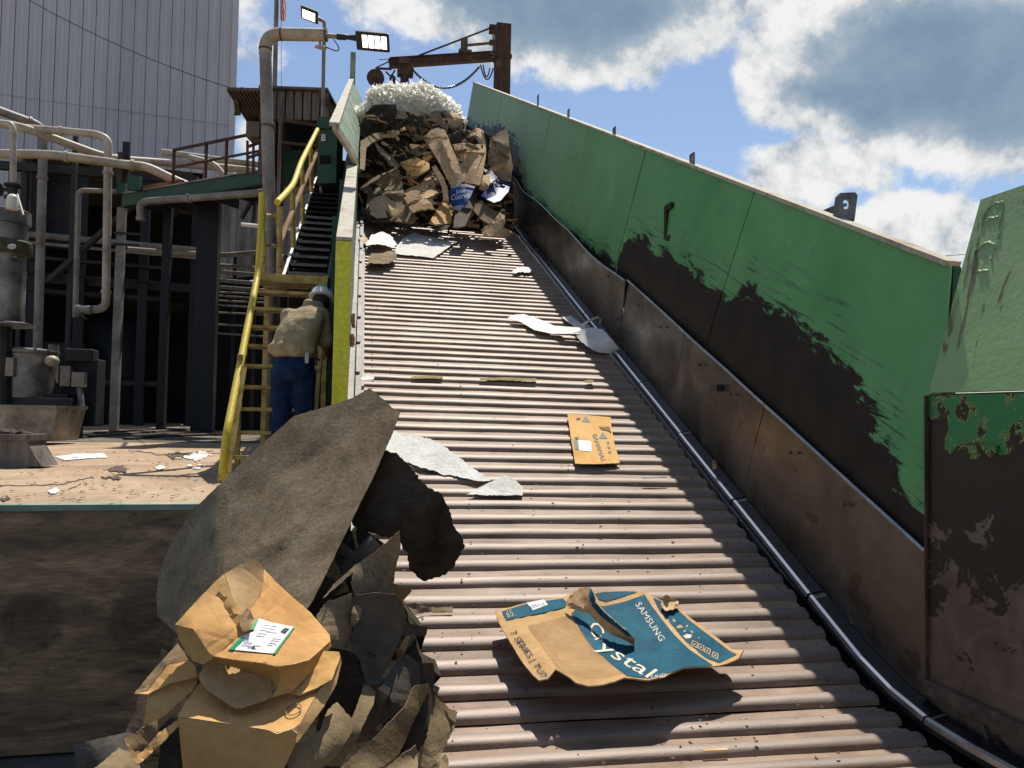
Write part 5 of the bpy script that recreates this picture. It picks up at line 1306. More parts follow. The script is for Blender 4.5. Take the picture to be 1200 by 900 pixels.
on_pans('metal_strap', [(752, 559), (780, 558.2), (782, 559.3), (754, 560.4)], .05, 'lamp_black', 'short black strap lying on the pans below the orange board', 'strap', 3)
on_pans('wood_sliver', [(822, 877.5), (852, 876), (853, 878.5), (824, 880)], .03, 'kraft', 'thin tan sliver on the lowest pans', 'sliver', 3)
for (pts, lb) in (([(482, 441.6), (500, 440.6), (519, 441.4), (518, 443.6), (498, 443.4), (483, 443.8)], 'short yellow paint streak on the pans near the felt sheet'), ([(562, 443.2), (585, 442), (612, 443), (629, 443.6), (628, 446), (600, 445.6), (563, 445.6)], 'longer yellow paint streak across the middle of the pans'), ([(685, 445.6), (693, 444.8), (697, 446.2), (692, 448.6), (686, 448)], 'yellow paint dab on the pans above the orange board')):
    on_pans('paint_streak', pts, .046, 'yellow_stain', lb, 'paint mark', 3, .3, 0, 10, .002)
m_ = MB(); rr = random.Random(77)
for i in range(330):
    y = rr.uniform(290, 895); x = rr.uniform(430, 1010); p = PH(x, y, .032+rr.uniform(0, .02))
    if p.x > WR-.08 or p.x < .1: continue
    r_ = rr.uniform(.004, .014); an = rr.uniform(0, 6)
    m_.add([p+Vector((cos(an+q)*r_*rr.uniform(.4, 1.5), sin(an+q)*r_*CA, sin(an+q)*r_*SA+rr.uniform(0, .01))) for q in (0, 1.5, 3.1, 4.6)], [(0, 1, 2, 3)])
tag(m_.build('pan_grit', 'scrap_dark', loc=(0, 0, 0)), kind='stuff')
# wads of fibre caught along the left frame
for (x, y, w_, h_, lb) in ((414, 377, 5, 16, 'tan fibre wad caught between the guard wall and the frame'), (413, 400, 6, 14, 'lower tan fibre wad caught beside the yellow wall end'), (837, 545, 6, 9, 'dry straw tuft stuck beside the black side rail')):
    px = [(x-w_*.5, y-h_*.5), (x+w_*.3, y-h_*.6), (x+w_*.5, y), (x+w_*.3, y+h_*.5), (x-w_*.4, y+h_*.45)]
    dd = 7.6 if x < 500 else DH(x, y, .2)
    o, S = sheet('fibre_wad', px, [(a, b, dd) for a, b in px], 'kraft', None, 3, .8, .06, 5, 4, .004); tag(o, lb, 'wad')

# ------------------------------------------------------------------ orange printed board
o, S = on_pans('cardboard_sheet', Zb([(750, 451), (800, 453), (918, 462), (922, 500), (935, 570), (955, 642), (860, 646), (780, 644), (765, 550)]), [.06, .07, .08, .07, .06, .055, .06, .06, .06], 'orange_box', 'orange printed fruit box panel lying flat on the pans', 'cardboard', amp=.006, seed=8, jag=.2)
bo = o; ez = lambda x, y: Zb([(x, y)])[0]
text_on('print', 'BANANAS', S, ez(846, 528), ((ez(880, 628)[0]-ez(846, 528)[0])/4.3, (ez(880, 628)[1]-ez(846, 528)[1])/4.3), (7.5, -1.2), 'ink_teal', bo, .01)
decal('white_label', Zb([(792, 552), (842, 556), (844, 597), (796, 592)]), S, 'label_white', bo, .008, 4)
decal('print', Zb([(773, 552), (791, 553), (796, 590), (780, 588)]), S, 'ink_teal', bo, .008, 4)
for (x, y) in ((822, 470), (888, 535)):
    decal('print', Zb([(x, y-14), (x+18, y+12), (x-16, y+10)]), S, 'ink_teal', bo, .008, 4)
decal('torn_hole', Zb([(870, 498), (915, 500), (922, 526), (905, 515), (885, 512)]), S, 'cardboard_dim', bo, .012, 3, .4)
for (x, y) in ((792, 470), (786, 545)): decal('hand_hole', Zb([(x-8, y-4), (x+6, y-6), (x+8, y+2), (x-5, y+4)]), S, 'ink', bo, .009, 3)
for i in range(3): decal('print', Zb([(902+i*3, 558+i*18), (912+i*3, 557+i*18), (915+i*3, 566+i*18), (905+i*3, 567+i*18)]), S, 'ink_teal', bo, .008, 3)

# ------------------------------------------------------------------ big flattened television carton
Zs = lambda p: zz(540, 660, 10/3, p)
OUT = [(135, 186), (200, 170), (260, 152), (330, 140), (400, 132), (440, 112), (520, 106), (560, 110), (640, 106), (700, 109), (735, 120), (790, 148), (850, 178), (900, 215), (980, 275), (1060, 336), (1104, 340), (1085, 372), (1045, 390), (1010, 400), (960, 404), (905, 405), (870, 408), (830, 425), (800, 441), (735, 456), (690, 452), (640, 446), (600, 462), (560, 473), (500, 479), (450, 466), (420, 442), (370, 414), (356, 432), (340, 450), (305, 458), (285, 440), (255, 405), (230, 370), (200, 320), (175, 280), (150, 235), (140, 212)]
CT0 = [(135, 186, .13), (400, 132, .08), (560, 110, .07), (735, 120, .08), (850, 178, .09), (1060, 336, .12), (1104, 340, .15), (1010, 400, .16), (880, 405, .19), (735, 456, .22), (640, 446, .23), (500, 479, .23), (370, 414, .24), (300, 456, .20), (230, 370, .18), (175, 280, .16), (450, 280, .12), (700, 250, .10), (900, 300, .12), (300, 220, .15)]
CT = [(x, y, h*1.1) for x, y, h in CT0]; cs_ = Zs([(x, y) for x, y, h in CT]); ctrl = [(p[0], p[1], DH(p[0], p[1], c[2]+.02)) for p, c in zip(cs_, CT)]
cr = []
for (a, b, dep, w_) in (((745, 125), (1000, 402), -.02, 6), ((165, 232), (430, 172), -.018, 5), ((430, 195), (640, 446), .012, 6), ((180, 250), (345, 445), -.008, 4)):
    A_, B_ = Zs([a, b]); cr.append((A_[0], A_[1], B_[0], B_[1], dep, w_))
ots, S = sheet('television_carton', Zs(OUT), ctrl, 'cardboard_inner', None, 7, .25, .012, 26, 21, .008, tuple(cr))
tag(ots, 'flattened blue and tan television carton lying crumpled on the lower pans', 'carton')
# printed corrugation lines on the tan middle panel
for i in range(24):
    f = i/23.; p0 = (262+168*f, 243-43*f); pm = (330+168*f+22*sin(f*3), 340-12*f); p1 = (392+238*f, 424+8*f+26*sin(f*pi)*.9)
    pts = [(p0[0]*(1-t)**2+2*pm[0]*t*(1-t)+p1[0]*t*t, p0[1]*(1-t)**2+2*pm[1]*t*(1-t)+p1[1]*t*t) for t in [k/14 for k in range(15)]]
    w_ = .75; poly = [(x-w_, y+w_*.3) for x, y in pts]+[(x+w_, y-w_*.3) for x, y in reversed(pts)]
    v = [q for q in Zs(poly)]; n = len(pts)
    mesh_surf('printed_line', S.at(v, .006), [(k, k+1, 2*n-2-k, 2*n-1-k) for k in range(n-1)], 'cardboard_dim', ots, 0, True)
decal('blue_panel', Zs([(432, 196), (470, 160), (560, 168), (640, 150), (718, 122), (745, 165), (775, 205), (830, 275), (890, 335), (985, 398), (960, 403), (905, 404), (870, 407), (830, 423), (800, 432), (735, 449), (690, 446), (650, 440), (600, 405), (560, 370), (510, 325), (470, 268)]), S, 'blue_print', ots, .006, 6)
decal('blue_panel', Zs([(160, 188), (260, 157), (400, 137), (415, 155), (408, 172), (300, 198), (178, 222)]), S, 'blue_print', ots, .006, 6)
decal('blue_panel', Zs([(752, 133), (792, 152), (848, 182), (895, 225), (975, 285), (1050, 342), (1078, 356), (1010, 390), (955, 368), (880, 308), (822, 238), (775, 182)]), S, 'blue_print', ots, .006, 6)
decal('blue_panel', Zs([(525, 118), (560, 112), (640, 109), (690, 111), (640, 128), (570, 150), (540, 140)]), S, 'blue_print', ots, .007, 5)
decal('barcode_label', Zs([(258, 155), (325, 142), (340, 162), (282, 183)]), S, 'label_white', ots, .010, 5)
for i in range(9):
    x = 270+i*6.2; y = 163-i*1.35; decal('barcode_bar', Zs([(x, y), (x+rnd.choice((1.6, 3.0)), y-.5), (x+8, y+13), (x+5.5, y+13.5)]), S, 'ink', ots, .013, 20)
def ton(body, o_, e_, up_, mat, n, off=.010):
    (ox, oy), (x1, y1), (ux, uy) = Zs([o_, e_, up_])
    v, f = text2d(body); wdt = max(a for a, b in v)
    return text_on('print', body, S, (ox, oy), ((x1-ox)/wdt, (y1-oy)/wdt), ((ux-ox)/.72, (uy-oy)/.72), mat, ots, off)
ton('SAMSUNG', (680, 160), (778, 306), (702, 148), 'cream_print', 7)
ton('ystal', (527, 330), (728, 448), (572, 298), 'cream_print', 5)
ton('C', (494, 240), (520, 292), (540, 218), 'cream_print', 1)
ton('r', (520, 292), (532, 318), (560, 268), 'cream_print', 1)
ton('UHD', (740, 452), (800, 445), (745, 436), 'cream_print', 1)
ton('7 SERIES | TU7', (190, 268), (316, 446), (214, 258), 'ink', 1, .009)
ton('65', (182, 213), (208, 206), (172, 186), 'tan_print', 1)
ton('QLED 4K TV', (212, 204), (262, 190), (206, 194), 'tan_print', 1) if False else None
for (x, y) in ((905, 300), (930, 312), (955, 326), (985, 344)):
    for poly in ([(x, y), (x+22, y+10), (x+18, y+32), (x-6, y+20)],):
        A4 = poly; B4 = [(sum(p[0] for p in poly)/4+(p[0]-sum(q[0] for q in poly)/4)*.72, sum(p[1] for p in poly)/4+(p[1]-sum(q[1] for q in poly)/4)*.72) for p in poly]
        v = S.at(Zs(A4+B4), .010); mesh_surf('print_icon', v, [(k, (k+1) % 4, 4+(k+1) % 4, 4+k) for k in range(4)], 'tan_print', ots, 0, False)
        cx, cy = sum(p[0] for p in poly)/4, sum(p[1] for p in poly)/4
        decal('print_icon', Zs([(cx-4, cy-4), (cx+4, cy-1), (cx+3, cy+5), (cx-4, cy+3)]), S, 'tan_print', ots, .010, 10)
decal('print_icon', Zs([(868, 284), (884, 276), (904, 280), (898, 292), (880, 294)]), S, 'cream_print', ots, .010, 8)
# torn flap standing up out of the carton, and a crumpled tuft
fo = [(408, 160), (418, 138), (440, 112), (465, 96), (505, 94), (520, 118), (525, 150), (560, 190), (600, 225), (640, 258), (680, 298), (676, 322), (655, 308), (600, 285), (562, 262), (540, 240), (500, 196), (462, 184), (425, 176)]
fh = [(408, 160, .12), (440, 112, .17), (490, 94, .22), (520, 130, .24), (560, 190, .25), (640, 258, .27), (680, 298, .20), (655, 308, .15), (562, 262, .15), (500, 196, .14), (430, 176, .13)]
c2 = Zs([(x, y) for x, y, h in fh]); ctrl2 = [(p[0], p[1], DH(p[0], p[1], q[2]+.05)) for p, q in zip(c2, fh)]
fl_, S2 = sheet('torn_flap', Zs(fo), ctrl2, 'kraft', ots, 4, .35, .022, 10, 31, .006)
decal('blue_band', Zs([(505, 98), (520, 118), (525, 150), (560, 190), (600, 225), (640, 258), (672, 290), (650, 284), (590, 240), (545, 206), (512, 168), (500, 130)]), S2, 'blue_print', fl_, .005, 4)
px = Zs([(780, 168), (788, 138), (800, 122), (830, 138), (852, 152), (846, 166), (828, 182), (800, 186)])
sheet('crumpled_tuft', px, [(x, y, DH(x, y, .16)) for x, y in px]+[(px[2][0], px[2][1], DH(px[2][0], px[2][1], .26))], 'kraft', ots, 3, .4, .03, 7, 12, .005)

# ================================================================== waste heap at the top of the conveyor
def dp(x, y, o=0): return 14.45+(266-y)/166*1.9+abs(x-505)/90*.12-o
Zp = lambda p: zz(410, 100, 4.738, p)
def piece(name, pts, mat, label, cat, layer, amp=.10, cs=16, tilt=(0, 0), jag=.35, seed=None, step=4.5, thick=.03, fold=None):
    amp *= .5; px = Zp(pts); cx = sum(p[0] for p in px)/len(px); cy = sum(p[1] for p in px)/len(px)
    c_ = [(x, y, dp(x, y, layer)+tilt[0]*(x-cx)/20+tilt[1]*(y-cy)/20) for x, y in px]
    rs_ = random.Random(int(cx*31+cy*7)); wd = max(max(p[k] for p in px)-min(p[k] for p in px) for k in range(2))/2
    tl = (rs_.uniform(-.22, .22), rs_.uniform(-.3, .1)); c_ = [(x, y, q+tl[0]*(x-cx)/20+tl[1]*(y-cy)/20) for x, y, q in c_]
    curl = (cx, cy, rs_.uniform(0, 3.14), rs_.choice((.15, .25, -.15)), wd)
    cr = ()
    if fold: (A_, B_) = Zp(fold[:2]); cr = ((A_[0], A_[1], B_[0], B_[1], fold[2], fold[3]),)
    o, S = sheet(name, px, c_, mat, None, step, jag, amp, cs, seed or rnd.randint(1, 400), thick, cr, curl=curl); tag(o, label, cat); return o, S
# dark core put inside the heap as the shade in its gaps
core = Zp([(40, 335), (60, 230), (95, 150), (150, 120), (260, 140), (420, 165), (560, 160), (640, 215), (720, 250), (800, 290), (880, 255), (905, 420), (905, 560), (915, 690), (900, 790), (700, 800), (560, 800), (350, 795), (150, 790), (60, 785), (40, 600)])
v2, fs = tri2d(core, 6, .8); S = Surf([(x, y, dp(x, y, -.55)) for x, y in core], .32, 14, 17)
mm = MB(); mm.add(S.at(v2), fs); 
for (x, y, q, r_) in ((470, 200, 16.6, (1.0, .9, 1.1)), (540, 205, 16.6, (.9, .9, .95)), (505, 245, 16.2, (1.25, .8, .7))): mm.ball(P(x, y, q), r_, 18, 12)
tag(mm.build('shade_core', 'felt_dark_shade'), 'dark crumpled core standing in for the shaded gaps of the waste heap', 'waste heap')
piece('felt_sheet', [(40, 335), (45, 250), (90, 150), (135, 108), (255, 105), (262, 140), (232, 228), (180, 252), (110, 272)], 'felt_dark_shade', 'black felt sheet standing at the upper corner of the heap below the white shreds', 'felt', .1, .16, 16, fold=((50, 290), (240, 130), -.12, 5))
piece('felt_sheet', [(300, 225), (338, 178), (400, 168), (445, 188), (512, 240), (500, 272), (430, 288), (350, 284), (312, 252)], 'felt_dark_shade', 'black crumpled felt hump in the middle of the heap top', 'felt', .15, .18, 12)
piece('felt_sheet', [(405, 172), (468, 140), (530, 138), (572, 178), (605, 232), (560, 262), (520, 242), (450, 192)], 'felt_dark_shade', 'black felt fold on top beside the tan corner', 'felt', .2, .18, 12)
piece('cardboard_scrap', [(562, 150), (600, 158), (625, 212), (600, 236), (575, 190)], 'kraft', 'small tan cardboard corner on the heap top near the wall', 'cardboard', .2)
piece('felt_sheet', [(545, 300), (598, 258), (650, 248), (702, 300), (722, 326), (580, 326)], 'felt_dark_shade', 'black felt triangle above the square tan panel', 'felt', .25, .12)
piece('torn_paper', [(672, 262), (700, 238), (722, 240), (745, 255), (735, 300), (742, 326), (716, 330), (712, 285)], 'kraft', 'ragged brown paper tatter above the tall dark felt', 'paper', .2, .14, 8)
piece('felt_band', [(55, 462), (58, 310), (130, 268), (230, 248), (330, 252), (332, 284), (300, 268), (205, 284), (135, 312), (92, 344), (82, 470)], 'felt_olive', 'olive felt band arching over the dark hollow of the heap', 'felt', .45, .10, 18, step=4)
piece('felt_strip', [(128, 300), (165, 338), (240, 405), (284, 446), (262, 462), (185, 505), (80, 565), (55, 572), (120, 520), (235, 452), (150, 352)], 'felt_olive', 'thin olive felt strip slanting across the dark hollow', 'felt', .55, .06, step=4)
piece('felt_roll', [(55, 572), (150, 508), (232, 458), (268, 465), (300, 600), (340, 690), (372, 735), (350, 762), (230, 752), (120, 748), (88, 690), (98, 606)], 'felt_olive', 'large olive felt roll at the lower corner of the heap', 'felt', .6, .12, 22, fold=((90, 600), (300, 600), -.18, 7))
piece('felt_flap', [(104, 650), (150, 606), (215, 592), (290, 680), (340, 706), (250, 728), (150, 738), (112, 716)], 'felt_dark_shade', 'dark inner flap of the olive felt roll', 'felt', .85, .08)
piece('kraft_scrap', [(205, 650), (240, 680), (300, 712), (365, 728), (350, 748), (240, 738), (226, 700)], 'kraft', 'tan torn edge at the foot of the olive felt roll', 'cardboard', .95, .06)
piece('cardboard_scrap', [(300, 340), (350, 325), (400, 332), (432, 370), (372, 392), (320, 366)], 'cardboard_dim', 'dim folded cardboard in the hollow above the slotted orange piece', 'cardboard', .35)
o, S = piece('slotted_cardboard', [(270, 432), (365, 396), (440, 432), (442, 460), (352, 517), (318, 482)], 'orange_box', 'slotted orange cardboard insert in the middle of the heap', 'cardboard', .55, .05)
for i in range(6):
    x, y = 330+i*16, 480-i*9; decal('slot', Zp([(x, y), (x+9, y-6), (x+11, y-1), (x+2, y+5)]), S, 'ink', o, .02, 20)
piece('orange_scrap', [(280, 240), (306, 230), (322, 246), (300, 257), (284, 256)], 'orange_box', 'tiny orange scrap near the white shreds', 'scrap', .4, .04)
piece('orange_scrap', [(400, 402), (432, 374), (458, 392), (440, 428), (415, 420)], 'orange_box', 'small orange scrap beside the tall kraft bag', 'scrap', .55, .06)
o, S = piece('kraft_bag', [(402, 292), (450, 246), (490, 234), (525, 246), (548, 292), (582, 380), (612, 460), (636, 530), (572, 572), (545, 530), (490, 420), (440, 335)], 'kraft', 'tall kraft paper bag standing in the middle of the heap', 'bag', .75, .07, 14, fold=((490, 240), (600, 545), -.10, 6))
decal('bag_seam', Zp([(418, 318), (470, 285), (540, 282), (545, 289), (472, 293), (424, 326)]), S, 'cardboard_dim', o, .02, 6)
piece('cardboard_sheet', [(570, 328), (640, 318), (700, 326), (752, 328), (757, 372), (738, 490), (722, 552), (640, 540), (602, 432)], 'kraft', 'square tan cardboard panel beside the tall kraft bag', 'cardboard', .6, .06, 14, fold=((650, 320), (645, 540), .10, 6))
LN = ['topmost', 'second', 'third', 'fourth', 'fifth', 'sixth', 'seventh', 'lowest']
for i in range(8):
    f = i/7.; a = (288+30*f+10*sin(i*2), 588+88*f); b = (392+20*f, 548+100*f+8*sin(i)); c = (470+22*f-40*f*f, 452+210*f); hh = 26+rnd.uniform(-5, 8)
    piece('cardboard_layer', [a, (a[0]+52, a[1]-22-10*sin(i*3)), b, c, (c[0]+22, c[1]+hh*.9), (b[0]+24, b[1]+hh), (b[0]-40, b[1]+hh+12), (a[0]+22, a[1]+hh)], 'cardboard_dim' if i % 2 else 'kraft', '%s layer of the torn cardboard wad under the slotted piece' % LN[i], 'cardboard', .45+.07*i, .06, 9, (0, -.25), .7)
piece('cardboard_curl', [(452, 452), (472, 438), (512, 498), (540, 560), (548, 640), (520, 632), (508, 560), (480, 500)], 'cardboard_dim', 'curled cardboard edge beside the torn wad', 'cardboard', .9, .05)
piece('cardboard_sheet', [(438, 762), (470, 712), (520, 630), (572, 650), (572, 702), (562, 766), (482, 772)], 'cardboard', 'small plain tan panel standing at the foot of the heap', 'cardboard', .75, .05)
o, S = piece('bottle_carton', [(548, 642), (552, 598), (560, 560), (640, 546), (696, 562), (652, 652), (612, 697), (576, 690)], 'blue_box', 'blue drinks carton with white lettering low in the heap', 'carton', .95, .03)
Pz = lambda x, y: Zp([(x, y)])[0]
def tpz(body, o_, e_, u_, mat):
    a, b, c = Pz(*o_), Pz(*e_), Pz(*u_); v, f = text2d(body); wd = max(q for q, _ in v)
    text_on('print', body, S, a, ((b[0]-a[0])/wd, (b[1]-a[1])/wd), ((c[0]-a[0])/.72, (c[1]-a[1])/.72), mat, o, .035)
tpz('Jose', (590, 602), (640, 592), (590, 578), 'label_white'); tpz('Cuervo', (558, 640), (664, 622), (562, 606), 'label_white')
decal('label_edge', Zp([(560, 560), (640, 546), (696, 562), (690, 573), (640, 558), (562, 572)]), S, 'label_grey', o, .02, 5)
decal('label_edge', Zp([(560, 675), (612, 664), (640, 664), (612, 697), (576, 690)]), S, 'label_grey', o, .02, 5)
piece('torn_cardboard', [(698, 566), (716, 590), (680, 690), (640, 782), (572, 792), (582, 722), (616, 698), (654, 654)], 'scrap_dark', 'dark torn side hanging under the blue drinks carton', 'cardboard', .85, .10, 8)
o, S = piece('blue_sheet', [(732, 612), (768, 560), (828, 520), (892, 546), (884, 580), (835, 640), (800, 652), (770, 640)], 'blue_deep', 'deep blue printed sheet with a white edge near the liner', 'cardboard', .6, .05)
decal('white_edge', Zp([(760, 632), (830, 604), (884, 574), (880, 590), (835, 640), (800, 652)]), S, 'label_white', o, .02, 5)
decal('white_mark', Zp([(800, 540), (812, 535), (822, 548), (838, 552), (836, 560), (815, 558)]), S, 'label_white', o, .02, 5)
piece('kraft_wad', [(716, 578), (738, 500), (775, 488), (782, 540), (752, 588)], 'kraft', 'small crumpled tan wad between the square panel and blue sheet', 'paper', .75, .10, 6)
piece('plastic_film', [(738, 462), (790, 476), (818, 512), (784, 542), (764, 492)], 'paper_white', 'pale plastic film beside the tall dark felt', 'plastic', .55, .10, 6)
piece('felt_sheet', [(764, 440), (768, 388), (778, 302), (830, 256), (876, 240), (886, 330), (906, 450), (892, 532), (840, 526), (792, 470)], 'felt', 'tall dark brown felt standing against the green wall', 'felt', .45, .10, 14, fold=((790, 300), (880, 340), -.1, 4))
piece('striped_cardboard', [(684, 692), (700, 650), (740, 660), (832, 712), (872, 732), (800, 762), (770, 768), (720, 735)], 'felt_olive', 'greenish bent cardboard at the heap foot near the liner', 'cardboard', .75, .06)
piece('crumpled_kraft', [(728, 800), (760, 778), (790, 760), (832, 704), (862, 722), (850, 790), (922, 826), (870, 842), (800, 838), (740, 832)], 'kraft', 'crumpled tan wad lying at the corner of the heap foot', 'paper', .95, .16, 7)
piece('felt_scrap', [(20, 440), (30, 400), (52, 440), (60, 478), (40, 480)], 'kraft', 'small tan scrap against the guard wall inside the heap', 'scrap', .6, .05)
piece('kraft_scrap', [(440, 790), (500, 775), (560, 776), (540, 795), (480, 802)], 'scrap_dark', 'dark scrap pressed flat under the plain tan panel', 'scrap', .9, .05)
# torn strips and tatters stuck all over the heap: too many to count
for (nm, mt_, n_, sd_) in (('cardboard_shreds', 'kraft', 60, 3), ('brown_shreds', 'cardboard_dim', 55, 4), ('felt_shreds', 'felt_olive', 45, 6), ('dark_shreds', 'felt_dark_shade', 110, 8)):
    rr = random.Random(sd_); m_ = MB()
    for i in range(n_):
        while True:
            x, y = rr.uniform(420, 600), rr.uniform(135, 266)
            if inside(x, y, core): break
        L_ = rr.uniform(.15, .55); w_ = rr.uniform(.02, .10); c = P(x, y, dp(x, y, rr.uniform(.05, .62)))
        an = rr.gauss(-.5, .7); t1 = (RT*cos(an)+UP*sin(an)+FW*rr.uniform(-.5, .5)).normalized(); wv = (UP*cos(an)-RT*sin(an)-FW*rr.uniform(-.2, 1.0)).normalized(); nv = t1.cross(wv); cv = rr.uniform(-.25, .25)*L_
        vs = []
        for k in range(6):
            f = k/5-.5; q = c+t1*L_*f+nv*cv*(1-4*f*f); ww = w_*(.6+.4*rr.random())
            vs += [q-wv*ww/2, q+wv*ww/2]
        m_.add(vs, [(2*k, 2*k+1, 2*k+3, 2*k+2) for k in range(5)])
    tag(m_.build(nm, mt_), 'loose %s torn over the whole waste heap' % nm.replace('_', ' '), 'waste', None, 'stuff')
# shredded plastic on top of the heap: thousands of curled white shreds
cb = P(483, 137, 16.8); m_ = MB(); rr = random.Random(5); e = Vector((1.10, .75, .62))
m_.ball(cb, (1.02, .65, .56), 24, 14)
for i in range(9000):
    a = rr.uniform(0, 2*pi); zz_ = rr.uniform(-.35, 1); r_ = sqrt(max(0, 1-zz_*zz_)); q = Vector((r_*cos(a), r_*sin(a), zz_))
    k = .88+.16*rr.random()+.06*mnoise.noise(q*3)
    lump_ = 1+.16*mnoise.noise(q*2.2+Vector((4, 2, 1)))
    c = cb+Vector((q.x*e.x, q.y*e.y, q.z*e.z*(1-.22*(q.x > .2)*q.x+.08*q.x)))*k*lump_
    t1 = Vector((rr.gauss(0, 1), rr.gauss(0, 1), rr.gauss(0, .8))).normalized(); L_ = rr.uniform(.05, .13); wv = t1.cross(q+Vector((0, 0, .01))).normalized()*rr.uniform(.012, .026)
    up_ = q*rr.uniform(-.015, .035)
    m_.add([c-wv, c+wv, c+t1*L_*.5+up_+wv, c+t1*L_*.5+up_-wv, c+t1*L_+wv*.6, c+t1*L_-wv*.6], [(0, 1, 2, 3), (3, 2, 4, 5)])
tag(m_.build('shredded_plastic', 'shred_white'), 'white mound of shredded plastic crowning the waste heap', 'shredded plastic', None, 'stuff')

# ================================================================== waste piled at the foot of the conveyor
def fsheet(name, pts, mat, label, cat, d0, step=7, jag=.6, amp=.02, cs=40, seed=1, thick=.005, creases=(), extra=()):
    amp *= .45; rs_ = random.Random(seed*7+3)
    cx, cy = (sum(p[k] for p in pts)/len(pts) for k in range(2)); wd = max(max(p[k] for p in pts)-min(p[k] for p in pts) for k in range(2))/2
    curl = None if ('very large' in label or mat == 'felt_dark_shade') else (cx, cy, rs_.uniform(0, 3.14), rs_.choice((.05, .07, .09, -.05)), wd)
    c_ = [(p[0], p[1], p[2] if len(p) > 2 else d0) for p in pts]+list(extra)
    ol = [(p[0], p[1]) for p in pts]
    o, S = sheet(name, ol, c_, mat, None, step, jag, amp, cs, seed, thick, creases, curl=curl); tag(o, label, cat); return o, S
# big felt sheet
Zf = lambda p: zz(180, 450, 3.158, p)
FS = Zf([(800, 14, 4.40), (840, 50, 4.32), (862, 66, 4.28), (880, 86, 4.24), (912, 104, 4.18), (880, 190, 4.07), (820, 330, 3.92), (730, 510, 3.72), (640, 700, 3.52), (590, 800, 3.42), (520, 900, 3.34), (380, 960, 3.32), (150, 980, 3.62), (14, 860, 3.98), (10, 780, 4.10), (22, 690, 4.19), (70, 580, 4.26), (140, 470, 4.30), (240, 375, 4.30), (380, 240, 4.36), (520, 118, 4.42), (650, 80, 4.42), (740, 50, 4.40)])
def fpl(x, y): return 4.2-.0019*(x-468)-.0036*(y-483)+.10*((x-330)/140.)**2*.35
fo_ = [(p[0], p[1]) for p in FS]
S_ctrl = [(x, y, fpl(x, y)) for x, y in fo_]+[(x, y, fpl(x, y)) for x, y in ((300, 600), (380, 560), (340, 650), (250, 650), (420, 520), (230, 720))]
o, S = sheet('felt_sheet', fo_, S_ctrl, 'felt', None, 8, .3, .006, 60, 4, .004, ((285, 655, 345, 625, -.016, 6), (320, 560, 420, 505, .012, 7), (300, 660, 380, 590, -.012, 7)), kinks=((258, 560, 258, 740, .0034),))
tag(o, 'very large brown felt sheet leaning over the cardboard boxes', 'felt')
Zh = lambda p: zz(180, 450, 3.158, p)
fsheet('felt_flap', Zh([(850, 242, 4.12), (905, 262, 4.1), (945, 300, 4.08), (978, 350, 4.05), (1015, 385, 4.02), (1068, 408, 4.0), (1088, 450, 3.98), (1105, 510, 3.97), (1128, 550, 3.97), (1152, 600, 3.98), (1130, 640, 4.0), (1110, 680, 4.03), (1060, 715, 4.06), (1010, 730, 4.08), (975, 715, 4.08), (948, 690, 4.07), (940, 640, 4.05), (915, 590, 4.03), (905, 550, 4.02), (870, 570, 4.02), (800, 548, 4.05), (735, 520, 4.1), (730, 490, 4.1), (770, 410, 4.12)]),
       'felt_dark_shade', 'dark torn felt flap curling out over the pans', 'felt', 4, 6, 1.3, .03, 40, 9, .006)  # shade on the curled underside is put into the dark colour
# dark pieces standing in for the shadow gap under the sheet
Zg = lambda p: zz(340, 600, 3, p)
fsheet('shadow_fold', Zg([(60, 350, 3.72), (120, 230, 3.8), (190, 100, 3.95), (235, 40, 4.05), (300, 90, 4.02), (330, 110, 4.0), (240, 200, 3.9), (160, 290, 3.8), (110, 380, 3.72)]), 'felt_dark_shade', 'dark piece standing in for the shadow under the big felt sheet', 'felt', 3.9, 7, .4, .03, 30, 12)
ttb = MB().tube([P(388, 676, 3.86), P(412, 664, 3.88), P(442, 636, 3.92)], [.035, .05, .055], 12); tag(ttb.build('shadow_tube', 'felt_grey_shade', smooth=True), 'dark tube standing in for the shadow gap below the felt sheet edge', 'felt')
fsheet('felt_sheet', Zg([(118, 302, 3.62), (150, 260, 3.66), (222, 192, 3.74), (300, 140, 3.8), (385, 66, 3.86), (388, 120, 3.86), (372, 200, 3.84), (362, 262, 3.8), (372, 295, 3.78), (330, 296, 3.76), (225, 292, 3.7), (215, 250, 3.7), (222, 210, 3.72)]), 'felt', 'brown felt sheet standing in a sharp peak behind the carton', 'felt', 3.7, 6, .5, .012, 60, 21, creases=((222+340-222, 665, 468, 625, .0, 1),) if False else ())
fsheet('felt_patch', Zg([(92, 366, 3.5), (130, 312, 3.54), (218, 286, 3.58), (222, 340, 3.58), (215, 410, 3.55), (200, 482, 3.5), (178, 470, 3.48), (150, 482, 3.46), (130, 430, 3.46)]), 'felt_olive', 'small olive felt panel just behind the labelled carton', 'felt', 3.5, 6, .8, .010, 50, 15)
fsheet('cardboard_scrap', Zg([(212, 400, 3.5), (216, 346, 3.53), (236, 310, 3.55), (257, 326, 3.55), (240, 380, 3.52), (214, 414, 3.5)]), 'cardboard_dim', 'small brown cardboard tongue beside the olive felt panel', 'cardboard', 3.5, 4, .6, .02, 14, 3)
fsheet('felt_sheet', Zg([(228, 294, 3.62), (300, 284, 3.6), (370, 290, 3.64), (402, 335, 3.68), (408, 385, 3.7), (382, 460, 3.66), (352, 525, 3.6), (312, 612, 3.5), (268, 604, 3.46), (245, 520, 3.46), (214, 490, 3.48), (222, 420, 3.54)]), 'felt_grey_shade', 'broad felt sheet coloured as if in shadow in the middle of the near waste', 'felt', 3.6, 7, .4, .02, 40, 6)  # olive felt with its cast shadow painted in as a grey tone
